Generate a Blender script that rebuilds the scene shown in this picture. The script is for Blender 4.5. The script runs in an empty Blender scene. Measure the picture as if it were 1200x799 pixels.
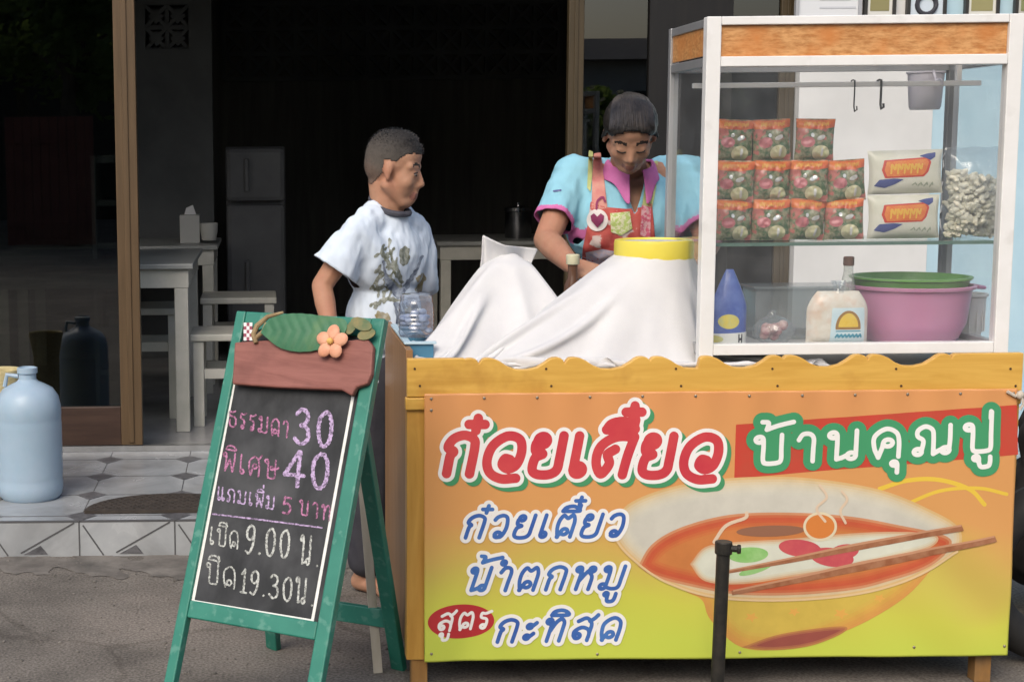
import bpy, bmesh, math, random
import numpy as np
from mathutils import Vector, Matrix, noise as mnoise
from mathutils.bvhtree import BVHTree

random.seed(7)
R = math.radians
scene = bpy.context.scene
col = scene.collection

# ------------------------------------------------------------------ camera
CAM_H = 1.254
PITCH, ROLL = R(7.0), R(0.56)
FPX, PCX, PCY, PW, PH = 1800.0, 308.0, 399.5, 1200.0, 799.0
cam_data = bpy.data.cameras.new("camera")
cam_data.sensor_fit = 'HORIZONTAL'
cam_data.sensor_width = 36.0
cam_data.lens = FPX / PW * 36.0
cam_data.shift_x = (PW / 2 - PCX) / PW
cam_data.clip_start = 0.05
cam_data.clip_end = 500.0
cam = bpy.data.objects.new("camera", cam_data)
col.objects.link(cam)
cam.matrix_world = (Matrix.Translation((0, 0, CAM_H)) @ Matrix.Rotation(R(90) - PITCH, 4, 'X')
                    @ Matrix.Rotation(-ROLL, 4, 'Z'))
scene.camera = cam

# ------------------------------------------------------------------ light
SUN_EL, SUN_AZ = R(42), R(205)      # azimuth: direction the light comes from, measured from +Y clockwise
world = bpy.data.worlds.new("World")
scene.world = world
world.use_nodes = True
wn = world.node_tree
bg = wn.nodes['Background']
sky = wn.nodes.new('ShaderNodeTexSky')
sky.sky_type = 'NISHITA'
sky.sun_disc = False
sky.sun_elevation = SUN_EL
sky.sun_rotation = SUN_AZ
sky.air_density = 1.0
sky.dust_density = 4.0
sky.ozone_density = 1.0
wn.links.new(sky.outputs[0], bg.inputs[0])
bg.inputs[1].default_value = 0.14
sun_data = bpy.data.lights.new("sun", 'SUN')
sun_data.energy = 1.15
sun_data.angle = R(35)
sun_data.color = (1.0, 0.94, 0.85)
sun = bpy.data.objects.new("sun", sun_data)
col.objects.link(sun)
sd = Vector((math.sin(SUN_AZ) * math.cos(SUN_EL), math.cos(SUN_AZ) * math.cos(SUN_EL), math.sin(SUN_EL)))
sun.rotation_euler = sd.to_track_quat('Z', 'Y').to_euler()

scene.view_settings.view_transform = 'Standard'
scene.view_settings.look = 'None'
scene.view_settings.exposure = 0.48
scene.view_settings.gamma = 1.0
scene.render.engine = 'CYCLES'
scene.cycles.use_denoising = True
scene.cycles.max_bounces = 8
scene.cycles.transparent_max_bounces = 16
scene.cycles.sample_clamp_indirect = 4.0
scene.cycles.caustics_reflective = False
scene.cycles.caustics_refractive = False

# ------------------------------------------------------------------ geometry of the view
CAM = Vector((0, 0, CAM_H))


def ray(px, py):
    xc = (px - PCX) / FPX
    yc = -(py - PCY) / FPX
    a = ROLL
    xr = xc * math.cos(a) + yc * math.sin(a)
    yr = -xc * math.sin(a) + yc * math.cos(a)
    return Vector((xr, math.cos(PITCH) + yr * math.sin(PITCH), -math.sin(PITCH) + yr * math.cos(PITCH)))


def at(px, py, Y):
    """the point of the photograph's pixel at the distance Y in front of the camera"""
    d = ray(px, py)
    return CAM + d * (Y / d.y)


def on_plane(px, py, p0, n):
    d = ray(px, py)
    return CAM + d * ((p0 - CAM).dot(n) / d.dot(n))


def on_floor(px, py, z=0.0):
    d = ray(px, py)
    return CAM + d * ((z - CAM_H) / d.z)


# ------------------------------------------------------------------ materials
_mats = {}


def mat(name, c1, c2=None, scale=8.0, stretch=(1, 1, 1), rough=0.6, bump=0.0, bscale=None, detail=5.0,
        spec=0.4, metal=0.0, trans=0.0, contrast=(0.35, 0.65), c3=None, scale3=2.0, mix3=(0.5, 0.7), sss=0.0, rvar=0.0, dist=0.0):
    if name in _mats:
        return _mats[name]
    m = bpy.data.materials.new(name)
    m.use_nodes = True
    nt = m.node_tree
    b = nt.nodes['Principled BSDF']
    b.inputs['Roughness'].default_value = rough
    b.inputs['Specular IOR Level'].default_value = spec
    b.inputs['Metallic'].default_value = metal
    b.inputs['Transmission Weight'].default_value = trans
    if sss:
        b.inputs['Subsurface Weight'].default_value = sss
        b.inputs['Subsurface Radius'].default_value = (0.01, 0.004, 0.002)
    b.inputs['Base Color'].default_value = (*c1, 1)
    if c2 is not None or bump:
        tc = nt.nodes.new('ShaderNodeTexCoord')
        mp = nt.nodes.new('ShaderNodeMapping')
        mp.inputs['Scale'].default_value = stretch
        nt.links.new(tc.outputs['Object'], mp.inputs[0])
        nz = nt.nodes.new('ShaderNodeTexNoise')
        nz.inputs['Scale'].default_value = scale
        nz.inputs['Detail'].default_value = detail
        nz.inputs['Roughness'].default_value = 0.6
        nz.inputs['Distortion'].default_value = dist
        nt.links.new(mp.outputs[0], nz.inputs['Vector'])
        if c2 is not None:
            cr = nt.nodes.new('ShaderNodeValToRGB')
            cr.color_ramp.elements[0].position = contrast[0]
            cr.color_ramp.elements[1].position = contrast[1]
            cr.color_ramp.elements[0].color = (*c1, 1)
            cr.color_ramp.elements[1].color = (*c2, 1)
            nt.links.new(nz.outputs['Fac'], cr.inputs[0])
            out = cr.outputs[0]
            if c3 is not None:
                n3 = nt.nodes.new('ShaderNodeTexNoise')
                n3.inputs['Scale'].default_value = scale3
                n3.inputs['Detail'].default_value = 6
                nt.links.new(tc.outputs['Object'], n3.inputs['Vector'])
                r3 = nt.nodes.new('ShaderNodeValToRGB')
                r3.color_ramp.elements[0].position = mix3[0]
                r3.color_ramp.elements[1].position = mix3[1]
                nt.links.new(n3.outputs['Fac'], r3.inputs[0])
                mx = nt.nodes.new('ShaderNodeMix')
                mx.data_type = 'RGBA'
                nt.links.new(r3.outputs[0], mx.inputs[0])
                nt.links.new(out, mx.inputs[6])
                mx.inputs[7].default_value = (*c3, 1)
                out = mx.outputs[2]
            nt.links.new(out, b.inputs['Base Color'])
        if rvar:
            mr = nt.nodes.new('ShaderNodeMapRange')
            mr.inputs[3].default_value = max(0.02, rough - rvar)
            mr.inputs[4].default_value = min(1.0, rough + rvar)
            nt.links.new(nz.outputs['Fac'], mr.inputs[0])
            nt.links.new(mr.outputs[0], b.inputs['Roughness'])
        if bump:
            n2 = nz
            if bscale:
                n2 = nt.nodes.new('ShaderNodeTexNoise')
                n2.inputs['Scale'].default_value = bscale
                n2.inputs['Detail'].default_value = 4
                nt.links.new(mp.outputs[0], n2.inputs['Vector'])
            bp = nt.nodes.new('ShaderNodeBump')
            bp.inputs['Strength'].default_value = bump
            bp.inputs['Distance'].default_value = 0.004
            nt.links.new(n2.outputs['Fac'], bp.inputs['Height'])
            nt.links.new(bp.outputs[0], b.inputs['Normal'])
    _mats[name] = m
    return m


def sheet_glass(name, tint=(0.95, 0.98, 0.97), ior=1.45, refl=1.0, haze=0.0, hazecol=(0.8, 0.85, 0.85), rough=0.02):
    """thin sheet of glass or clear plastic: clear with a mirror coat that grows at grazing angles, and a pale haze"""
    if name in _mats:
        return _mats[name]
    m = bpy.data.materials.new(name)
    m.use_nodes = True
    nt = m.node_tree
    nt.nodes.remove(nt.nodes['Principled BSDF'])
    out = nt.nodes['Material Output']
    tr = nt.nodes.new('ShaderNodeBsdfTransparent')
    tr.inputs[0].default_value = (*tint, 1)
    gl = nt.nodes.new('ShaderNodeBsdfGlossy')
    gl.inputs['Roughness'].default_value = rough
    lw = nt.nodes.new('ShaderNodeLayerWeight')
    lw.inputs[0].default_value = .5
    pw_ = nt.nodes.new('ShaderNodeMath')
    pw_.operation = 'POWER'
    pw_.inputs[1].default_value = 5.0
    nt.links.new(lw.outputs['Facing'], pw_.inputs[0])
    mu = nt.nodes.new('ShaderNodeMath')
    mu.operation = 'MULTIPLY_ADD'
    mu.inputs[1].default_value = .6 * refl
    mu.inputs[2].default_value = ((ior - 1) / (ior + 1)) ** 2 * refl
    nt.links.new(pw_.outputs[0], mu.inputs[0])
    mx = nt.nodes.new('ShaderNodeMixShader')
    nt.links.new(mu.outputs[0], mx.inputs[0])
    last = tr.outputs[0]
    if haze:
        df = nt.nodes.new('ShaderNodeBsdfDiffuse')
        df.inputs[0].default_value = (*hazecol, 1)
        tc = nt.nodes.new('ShaderNodeTexCoord')
        nz = nt.nodes.new('ShaderNodeTexNoise')
        nz.inputs['Scale'].default_value = 14
        nz.inputs['Detail'].default_value = 6
        nt.links.new(tc.outputs['Object'], nz.inputs['Vector'])
        ml = nt.nodes.new('ShaderNodeMath')
        ml.operation = 'MULTIPLY'
        ml.inputs[1].default_value = haze * 2
        nt.links.new(nz.outputs['Fac'], ml.inputs[0])
        m2 = nt.nodes.new('ShaderNodeMixShader')
        nt.links.new(ml.outputs[0], m2.inputs[0])
        nt.links.new(last, m2.inputs[1])
        nt.links.new(df.outputs[0], m2.inputs[2])
        last = m2.outputs[0]
    nt.links.new(last, mx.inputs[1])
    nt.links.new(gl.outputs[0], mx.inputs[2])
    nt.links.new(mx.outputs[0], out.inputs[0])
    _mats[name] = m
    return m


# ------------------------------------------------------------------ object helpers
def tag(o, label=None, cat=None, group=None, kind=None):
    if label:
        o['label'] = label
    if cat:
        o['category'] = cat
    if group:
        o['group'] = group
    if kind:
        o['kind'] = kind
    return o


def thing(name, loc, label, cat, group=None, rz=0.0):
    o = bpy.data.objects.new(name, None)
    o.empty_display_size = 0.1
    col.objects.link(o)
    o.location = loc
    o.rotation_euler = (0, 0, rz)
    return tag(o, label, cat, group)


def world_origin(o):
    v = Vector((0, 0, 0))
    while o is not None:
        v += o.location
        o = o.parent
    return v


def link_mesh(name, me, m, parent=None, loc=None, smooth=False):
    """links a mesh whose vertices are in world space; shifts it to its parent's (or its own) origin"""
    o = bpy.data.objects.new(name, me)
    col.objects.link(o)
    if parent is not None:
        o.parent = parent
        off = world_origin(parent)
    else:
        off = Vector(loc) if loc is not None else Vector((0, 0, 0))
        o.location = off
    me.transform(Matrix.Translation(-off))
    if m is not None:
        for k in (m if isinstance(m, (list, tuple)) else [m]):
            me.materials.append(k)
    if smooth:
        me.polygons.foreach_set('use_smooth', [True] * len(me.polygons))
    return o


class MB:
    """collects shapes (world space) into one mesh"""

    def __init__(self):
        self.bm = bmesh.new()
        self.mi = 0

    def _set(self, faces):
        for f in faces:
            f.material_index = self.mi

    def box(self, c, s, rot=None):
        before = set(self.bm.faces)
        r = bmesh.ops.create_cube(self.bm, size=1.0)
        M = Matrix.Translation(c) @ (rot.to_4x4() if rot else Matrix.Identity(4)) @ Matrix.Diagonal((*s, 1))
        bmesh.ops.transform(self.bm, matrix=M, verts=r['verts'])
        self._set(f for f in self.bm.faces if f not in before)
        return r['verts']

    def box2(self, a, b):
        a, b = Vector(a), Vector(b)
        return self.box((a + b) / 2, [max(abs(b[i] - a[i]), 1e-4) for i in range(3)])

    def bar(self, p, q, w, t, up=(0, 0, 1)):
        """square bar from p to q: w across, t along 'up'"""
        p, q = Vector(p), Vector(q)
        d = q - p
        z = d.normalized()
        u = Vector(up)
        y = (u - z * u.dot(z))
        y = y.normalized() if y.length > 1e-6 else z.orthogonal().normalized()
        x = y.cross(z)
        M = Matrix((x, y, z)).transposed()
        return self.box((p + q) / 2, (w, t, d.length), M)

    def cyl(self, p, q, r, r2=None, n=16, cap=True):
        p, q = Vector(p), Vector(q)
        d = q - p
        before = set(self.bm.faces)
        res = bmesh.ops.create_cone(self.bm, cap_ends=cap, segments=n, radius1=r, radius2=r if r2 is None else r2, depth=d.length)
        M = Matrix.Translation((p + q) / 2) @ d.to_track_quat('Z', 'Y').to_matrix().to_4x4()
        bmesh.ops.transform(self.bm, matrix=M, verts=res['verts'])
        self._set(f for f in self.bm.faces if f not in before)

    def ell(self, c, r, rot=None, u=16, v=10):
        before = set(self.bm.faces)
        res = bmesh.ops.create_uvsphere(self.bm, u_segments=u, v_segments=v, radius=1.0)
        if not hasattr(r, '__len__'):
            r = (r, r, r)
        M = Matrix.Translation(c) @ (rot.to_4x4() if rot else Matrix.Identity(4)) @ Matrix.Diagonal((*r, 1))
        bmesh.ops.transform(self.bm, matrix=M, verts=res['verts'])
        self._set(f for f in self.bm.faces if f not in before)

    def lathe(self, prof, c=(0, 0, 0), n=32, sx=1.0, sy=1.0, a0=0.0, a1=2 * math.pi, jit=None):
        c = Vector(c)
        full = abs(a1 - a0 - 2 * math.pi) < 1e-6
        rings = []
        cnt = n if full else n + 1
        for (r, z) in prof:
            ring = []
            for i in range(cnt):
                a = a0 + (a1 - a0) * i / n
                k = 1.0 if jit is None else jit(a, z)
                ring.append(self.bm.verts.new(c + Vector((math.cos(a) * r * sx * k, math.sin(a) * r * sy * k, z))))
            rings.append(ring)
        fs = []
        for a, b in zip(rings, rings[1:]):
            for i in range(n):
                j = (i + 1) % cnt
                try:
                    fs.append(self.bm.faces.new((a[i], a[j], b[j], b[i])))
                except ValueError:
                    pass
        self._set(fs)
        return rings

    def tube(self, pts, r, n=8, closed=False):
        pts = [Vector(p) for p in pts]
        rr = r if hasattr(r, '__len__') else [r] * len(pts)
        rings = []
        prevx = None
        for i, p in enumerate(pts):
            a = pts[max(0, i - 1)] if not closed else pts[i - 1]
            b = pts[min(len(pts) - 1, i + 1)] if not closed else pts[(i + 1) % len(pts)]
            z = (b - a).normalized()
            x = z.orthogonal().normalized() if prevx is None else (prevx - z * prevx.dot(z)).normalized()
            prevx = x
            y = z.cross(x)
            rings.append([self.bm.verts.new(p + (x * math.cos(2 * math.pi * k / n) + y * math.sin(2 * math.pi * k / n)) * rr[i]) for k in range(n)])
        fs = []
        prs = list(zip(rings, rings[1:])) + ([(rings[-1], rings[0])] if closed else [])
        for a, b in prs:
            for k in range(n):
                fs.append(self.bm.faces.new((a[k], a[(k + 1) % n], b[(k + 1) % n], b[k])))
        if not closed:
            fs.append(self.bm.faces.new(rings[0][::-1]))
            fs.append(self.bm.faces.new(rings[-1]))
        self._set(fs)

    def prism(self, outline, vec):
        """closed outline of world points pushed along vec"""
        a = [self.bm.verts.new(Vector(p)) for p in outline]
        b = [self.bm.verts.new(Vector(p) + Vector(vec)) for p in outline]
        n = len(a)
        fs = [self.bm.faces.new(a), self.bm.faces.new(b[::-1])]
        for i in range(n):
            fs.append(self.bm.faces.new((a[i], b[i], b[(i + 1) % n], a[(i + 1) % n])))
        self._set(fs)

    def quad(self, pts):
        f = self.bm.faces.new([self.bm.verts.new(Vector(p)) for p in pts])
        self._set([f])

    def mesh(self, name):
        bmesh.ops.recalc_face_normals(self.bm, faces=self.bm.faces[:])
        me = bpy.data.meshes.new(name)
        self.bm.to_mesh(me)
        self.bm.free()
        return me

    def build(self, name, m, parent=None, loc=None, smooth=False, bevel=0.0, angle=None):
        o = link_mesh(name, self.mesh(name), m, parent, loc, smooth)
        if smooth:
            autosmooth(o, angle or 40)
        if bevel:
            md = o.modifiers.new('edge', 'BEVEL')
            md.width = bevel
            md.segments = 2
            md.limit_method = 'ANGLE'
            md.angle_limit = R(40)
        return o


def autosmooth(o, deg):
    me = o.data
    bm = bmesh.new()
    bm.from_mesh(me)
    lim = R(deg)
    for e in bm.edges:
        if len(e.link_faces) == 2 and e.calc_face_angle(0) > lim:
            e.smooth = False
    bm.to_mesh(me)
    bm.free()


# ------------------------------------------------------------------ flat shapes: strokes and outlines as fine meshes
def spline(pts, k=6):
    """Catmull-Rom through the points"""
    if len(pts) < 3:
        return [tuple(p) for p in pts]
    P = [np.array(p, float) for p in pts]
    P = [2 * P[0] - P[1]] + P + [2 * P[-1] - P[-2]]
    out = []
    for i in range(1, len(P) - 2):
        for s in range(k):
            t = s / k
            a, b, c, d = P[i - 1:i + 3]
            out.append(tuple(0.5 * (2 * b + (c - a) * t + (2 * a - 5 * b + 4 * c - d) * t * t + (3 * b - a - 3 * c + d) * t ** 3)))
    out.append(tuple(P[-2]))
    return out


class Field:
    """signed distance on a 2D grid (negative inside)"""

    def __init__(self, x0, y0, x1, y1, h):
        self.h = h
        self.x = np.arange(x0, x1 + h, h)
        self.y = np.arange(y0, y1 + h, h)
        self.X, self.Y = np.meshgrid(self.x, self.y)
        self.F = np.full(self.X.shape, 1e3)

    def stroke(self, pts, w, reach=None):
        r = w / 2 + (reach or w) + 4 * self.h
        w = w / 2
        for (ax, ay), (bx, by) in zip(pts, pts[1:]):
            i0, i1 = np.searchsorted(self.x, (min(ax, bx) - r, max(ax, bx) + r))
            j0, j1 = np.searchsorted(self.y, (min(ay, by) - r, max(ay, by) + r))
            if i0 >= i1 or j0 >= j1:
                continue
            X, Y = self.X[j0:j1, i0:i1], self.Y[j0:j1, i0:i1]
            dx, dy = bx - ax, by - ay
            L = dx * dx + dy * dy
            t = np.clip(((X - ax) * dx + (Y - ay) * dy) / (L if L > 0 else 1), 0, 1)
            d = np.hypot(X - ax - t * dx, Y - ay - t * dy) - w
            np.minimum(self.F[j0:j1, i0:i1], d, out=self.F[j0:j1, i0:i1])
        return self

    def poly(self, pts):
        X, Y = self.X, self.Y
        D = np.full(X.shape, 1e3)
        ins = np.zeros(X.shape, bool)
        n = len(pts)
        for i in range(n):
            ax, ay = pts[i]
            bx, by = pts[(i + 1) % n]
            dx, dy = bx - ax, by - ay
            L = dx * dx + dy * dy
            if L == 0:
                continue
            t = np.clip(((X - ax) * dx + (Y - ay) * dy) / L, 0, 1)
            np.minimum(D, np.hypot(X - ax - t * dx, Y - ay - t * dy), out=D)
            if dy != 0:
                c = ((ay > Y) != (by > Y)) & (X < dx * (Y - ay) / dy + ax)
                ins ^= c
        self.F = np.minimum(self.F, np.where(ins, -D, D))
        return self

    def cut(self, pts):
        f = Field(self.x[0], self.y[0], self.x[-1], self.y[-1], self.h)
        f.x, f.y, f.X, f.Y = self.x, self.y, self.X, self.Y
        f.F = np.full(self.X.shape, 1e3)
        f.poly(pts)
        self.F = np.maximum(self.F, f.F)
        return self

    def rough(self, amp, scale, seed=0):
        rs = np.random.RandomState(seed)
        g = np.zeros(self.X.shape)
        for k in range(6):
            a = rs.rand() * 6.28
            s = scale * (0.6 + rs.rand() * 1.4)
            g += np.sin((self.X * math.cos(a) + self.Y * math.sin(a)) / s * 6.28 + rs.rand() * 6.28)
        self.F = self.F + g * amp / 3
        return self

    def mesh(self, name, fn, grow=0.0, run=5, dx=0.0, dy=0.0):
        """fn(x, y) -> world point; returns a flat mesh of the area where F < grow"""
        F = self.F - grow
        ins = F < 0
        ny, nx = F.shape
        s = ins[:-1, :-1].astype(int) + ins[:-1, 1:] + ins[1:, 1:] + ins[1:, :-1]
        verts, faces, cache = [], [], {}

        def vid(x, y):
            k = (round(x * 2048), round(y * 2048))
            if k not in cache:
                cache[k] = len(verts)
                verts.append(fn(x + dx, y + dy))
            return cache[k]
        xs, ys = self.x, self.y
        for j in range(ny - 1):
            row = s[j]
            nz = np.nonzero(row)[0]
            p = 0
            while p < len(nz):
                i = int(nz[p])
                if row[i] == 4:
                    k = 1
                    while k < run and p + k < len(nz) and nz[p + k] == i + k and row[i + k] == 4:
                        k += 1
                    faces.append([vid(xs[i], ys[j]), vid(xs[i + k], ys[j]), vid(xs[i + k], ys[j + 1]), vid(xs[i], ys[j + 1])])
                    p += k
                    continue
                cs = [(i, j), (i + 1, j), (i + 1, j + 1), (i, j + 1)]
                poly = []
                for q in range(4):
                    a, b = cs[q], cs[(q + 1) % 4]
                    fa, fb = F[a[1], a[0]], F[b[1], b[0]]
                    if fa < 0:
                        poly.append(vid(xs[a[0]], ys[a[1]]))
                    if (fa < 0) != (fb < 0):
                        t = fa / (fa - fb)
                        poly.append(vid(xs[a[0]] + t * (xs[b[0]] - xs[a[0]]), ys[a[1]] + t * (ys[b[1]] - ys[a[1]])))
                pl = []
                for v in poly:
                    if v not in pl:
                        pl.append(v)
                if len(pl) >= 3:
                    faces.append(pl)
                p += 1
        me = bpy.data.meshes.new(name)
        me.from_pydata([tuple(v) for v in verts], [], faces)
        me.update()
        return me


# ------------------------------------------------------------------ Thai hand lettering (x right, y up, consonant height 1)
def _o(cx, cy, r, a0=90, sweep=-360, k=9):
    return [(cx + r * math.cos(R(a0 + sweep * i / k)), cy + r * math.sin(R(a0 + sweep * i / k))) for i in range(k + 1)]


GL = {
    'ก': (.82, [[(.14, 0), (.14, .45), (.2, .58), (.05, .68), (.14, .9), (.38, 1.0), (.62, .9), (.68, .68), (.68, 0)]]),
    'ว': (.72, [_o(.34, .13, .12, 180, -360)[:-1] + [(.24, .2), (.42, .27), (.54, .2)][:0] + [(.46, .03), (.56, .2), (.6, .5), (.52, .88), (.34, 1.0), (.14, .93), (.06, .8)]]),
    'ฦ': (.98, [[(.84, -.10), (.5, -.12), (.2, .04), (.08, .36), (.16, .74), (.46, .98), (.76, .9), (.86, .6), (.8, .26), (.62, .14), (.46, .24), (.5, .4), (.62, .38)]]),
    'ฏ': (.98, [[(.46, .66), (.30, .52), (.38, .28), (.22, .02), (.06, .32), (.10, .72), (.42, .97), (.86, .98)], [(.86, .98), (.78, .5), (.74, 0)]]),
    'ย': (.82, [_o(.2, .87, .11, -90, 360) + [(.07, .8), (.08, .6), (.26, .53), (.1, .42), (.08, .12), (.22, 0), (.5, 0), (.66, .12), (.68, .4), (.68, 1.0)]]),
    'เ': (.42, [[(.1, 1.0), (.1, .6), (.1, .15)] + _o(.21, .12, .11, 180, 360)]),
    'แ': (.78, [[(.1, 1.0), (.1, .6), (.1, .15)] + _o(.21, .12, .11, 180, 360), [(.48, 1.0), (.48, .6), (.48, .15)] + _o(.59, .12, .11, 180, 360)]),
    'ต': (.84, [_o(.40, .24, .13, 180, -360) + [(.22, .12), (.17, .0)], [(.19, 0), (.08, .4), (.08, .75), (.2, .97), (.38, .84), (.56, .98), (.68, .75), (.7, .4), (.7, 0)]]),
    'ด': (.84, [_o(.40, .24, .13, 180, -360) + [(.22, .12), (.17, .0)], [(.19, 0), (.08, .35), (.08, .75), (.36, 1.0), (.62, .86), (.7, .55), (.7, 0)]]),
    'ค': (.84, [_o(.42, .5, .12, 180, 360) + [(.28, .35), (.19, .0)], [(.19, 0), (.08, .35), (.08, .75), (.36, 1.0), (.62, .86), (.7, .55), (.7, 0)]]),
    'บ': (.86, [_o(.13, .88, .1, 0, 360) + [(.24, .6), (.24, .14), (.32, .02), (.6, .02), (.7, .12), (.7, .5), (.7, 1.0)]]),
    'ป': (.86, [_o(.13, .88, .1, 0, 360) + [(.24, .6), (.24, .14), (.32, .02), (.6, .02), (.7, .12), (.7, .6), (.7, 1.38)]]),
    'ษ': (.94, [_o(.13, .88, .1, 0, 360) + [(.24, .6), (.24, .14), (.32, .02), (.6, .02), (.7, .12), (.7, .5), (.7, 1.0)], _o(.48, .55, .09, 0, 360) + [(.7, .5), (.9, .62)]]),
    'น': (.88, [_o(.13, .88, .1, 0, 360) + [(.24, .6), (.24, .02)], [(.24, .02), (.38, .07), (.52, .16)], [(.72, 1.0), (.72, .5), (.72, .14)] + _o(.61, .12, .11, 0, -360)]),
    'ม': (.9, [_o(.13, .88, .1, 0, 360) + [(.25, .6), (.25, .18)] + _o(.14, .12, .11, 30, 360), [(.25, .1), (.5, .02), (.72, .1), (.74, .5), (.74, 1.0)]]),
    'ห': (.86, [_o(.13, .88, .1, 0, 360) + [(.24, .6), (.24, 0)], [(.24, .35), (.4, .68), (.52, .85)] + _o(.62, .87, .1, 200, -360), [(.56, .72), (.68, .55), (.7, .3), (.7, 0)]]),
    'ณ': (1.06, [_o(.13, .12, .1, 20, 360) + [(.26, .5), (.12, .66), (.12, .86), (.3, 1.0), (.48, .88), (.52, .6), (.52, .02)], [(.52, .02), (.68, .14), (.8, .2)], [(.94, 1.0), (.94, .5), (.92, .14)] + _o(.83, .13, .1, 0, -360)]),
    'ส': (.86, [_o(.26, .2, .11, 180, -360) + [(.12, .22), (.12, .42), (.34, .58), (.58, .5), (.68, .3), (.68, 0)], [(.68, .35), (.66, .75), (.42, 1.0), (.14, .86)], [(.56, .86), (.7, .98), (.8, 1.14)]]),
    'ร': (.66, [_o(.28, .12, .11, 0, 360) + [(.42, .36), (.36, .56), (.1, .66), (.1, .9), (.28, .88), (.54, 1.0)]]),
    'ะ': (.5, [_o(.14, .68, .09, 0, 360) + [(.36, .84)], _o(.14, .2, .09, 0, 360) + [(.36, .36)]]),
    'ท': (.86, [_o(.13, .88, .1, 0, 360) + [(.24, .6), (.24, 0)], [(.24, .4), (.38, .82), (.54, .98), (.68, .84), (.7, .5), (.7, 0)]]),
    'ธ': (.8, [[(.56, 1.0), (.3, .88), (.1, .92), (.1, .68), (.5, .62), (.66, .42), (.62, .12), (.44, 0), (.22, .04), (.13, .2), (.13, .42)]]),
    'พ': (.9, [_o(.13, .88, .1, 0, 360) + [(.22, .6), (.2, .02)], [(.2, .02), (.44, .66)], [(.44, .66), (.66, .02)], [(.66, .02), (.74, .5), (.76, 1.0)]]),
    'ศ': (.86, [_o(.42, .5, .12, 180, 360) + [(.28, .35), (.19, .0)], [(.19, 0), (.08, .35), (.08, .75), (.36, 1.0), (.62, .86), (.7, .55), (.7, 0)], [(.6, .88), (.74, 1.0), (.82, 1.14)]]),
    'ถ': (.84, [_o(.15, .12, .11, 0, 360) + [(.27, .45), (.1, .62), (.12, .86), (.38, 1.0), (.62, .88), (.7, .6), (.7, 0)]]),
    'า': (.58, [[(.06, .78), (.16, .97), (.34, .97), (.44, .8), (.44, .4), (.44, 0)]]),
    '0': (.7, [[(.32, 1.0), (.12, .8), (.1, .4), (.22, .05), (.4, .02), (.54, .25), (.55, .7), (.44, .96), (.32, 1.0)]]),
    '1': (.4, [[(.06, .78), (.22, 1.0)], [(.22, 1.0), (.22, 0)], [(.06, 0), (.38, 0)]]),
    '3': (.66, [[(.08, .86), (.24, 1.0), (.46, .92), (.46, .66), (.26, .54)], [(.26, .54), (.5, .46), (.54, .16), (.3, 0), (.06, .14)]]),
    '4': (.74, [[(.46, 1.0), (.04, .32)], [(.04, .32), (.66, .32)], [(.5, 1.0), (.48, .5), (.48, 0)]]),
    '5': (.64, [[(.5, 1.0), (.14, 1.0)], [(.14, 1.0), (.1, .58)], [(.1, .58), (.34, .64), (.52, .4), (.4, .06), (.06, .06)]]),
    '9': (.64, [[(.5, .72), (.36, .5), (.14, .56), (.1, .82), (.28, 1.0), (.46, .94), (.5, .7), (.46, .3), (.28, 0), (.1, .06)]]),
    '.': (.26, [[(.1, .02), (.12, .04)]]),
    ' ': (.4, []),
}
# marks sit above or below the consonant before them: x measured from that consonant's right stem
MK = {
    'ิ': [[(-.58, 1.16), (-.5, 1.32), (-.26, 1.38), (-.04, 1.3), (.02, 1.16), (-.58, 1.16)]],
    'ี': [[(-.62, 1.16), (-.52, 1.32), (-.26, 1.38), (-.04, 1.28), (.02, 1.16), (-.62, 1.16)], [(.02, 1.16), (.03, 1.42)]],
    '๋': [[(-.24, 1.28), (.14, 1.28)], [(-.05, 1.12), (-.05, 1.44)]],
    '้': [[(-.52, 1.50), (-.36, 1.46), (-.40, 1.22)], [(-.40, 1.22), (-.1, 1.34), (.28, 1.44)]],
    '่': [[(-.02, 1.16), (-.02, 1.4)]],
    'ุ': [_o(-.1, -.24, .07, 0, 360) + [(-.02, -.34), (-.02, -.56)]],
    'ู': [_o(-.36, -.22, .07, 0, 360) + [(-.28, -.4), (-.22, -.54), (-.04, -.52), (.0, -.38), (.0, -.2)]],
    'ํ': [_o(.02, 1.2, .08, 0, 360)],
}
RSTEM = {'ฏ': .78, 'ฦ': .72, 'ก': .68, 'ว': .6, 'ต': .7, 'ด': .7, 'ค': .7, 'บ': .7, 'ป': .7, 'น': .72, 'ม': .74, 'ส': .68, 'ท': .7, 'พ': .76, 'ธ': .62, 'ร': .5}


def lettering(text, gap=0.08):
    """list of strokes for a word, baseline at y = 0; returns strokes and width"""
    out, x, stem, lift = [], 0.0, .6, 0.0
    for ch in text:
        if ch == 'ำ':
            out += [[(px + x + .02, py) for px, py in s] for s in MK['ํ']]
            ch = 'า'
        if ch in MK:
            up = 0.0
            if ch in '๋้่' and lift:
                up = lift
            out += [[(px + stem, py + up) for px, py in s] for s in MK[ch]]
            if ch in 'ิี':
                lift = .34
            continue
        w, st = GL[ch]
        out += [[(px + x, py) for px, py in s] for s in st]
        stem = x + RSTEM.get(ch, .65)
        lift = .25 if ch == 'ป' and False else 0.0
        x += w + gap
    return out, x - gap


def place_text(text, x0, y0, x1, y1, hgt, slant=0.0, gap=0.08, k=5):
    """fits the word between the baseline ends (picture coordinates, y down)"""
    st, w = lettering(text, gap)
    res = []
    ex, ey = (x1 - x0) / w, (y1 - y0) / w
    for s in st:
        p = [(x0 + px * ex + slant * py * hgt, y0 + px * ey - py * hgt) for px, py in s]
        res.append(spline(p, k) if len(p) > 2 else p)
    return res


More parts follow.
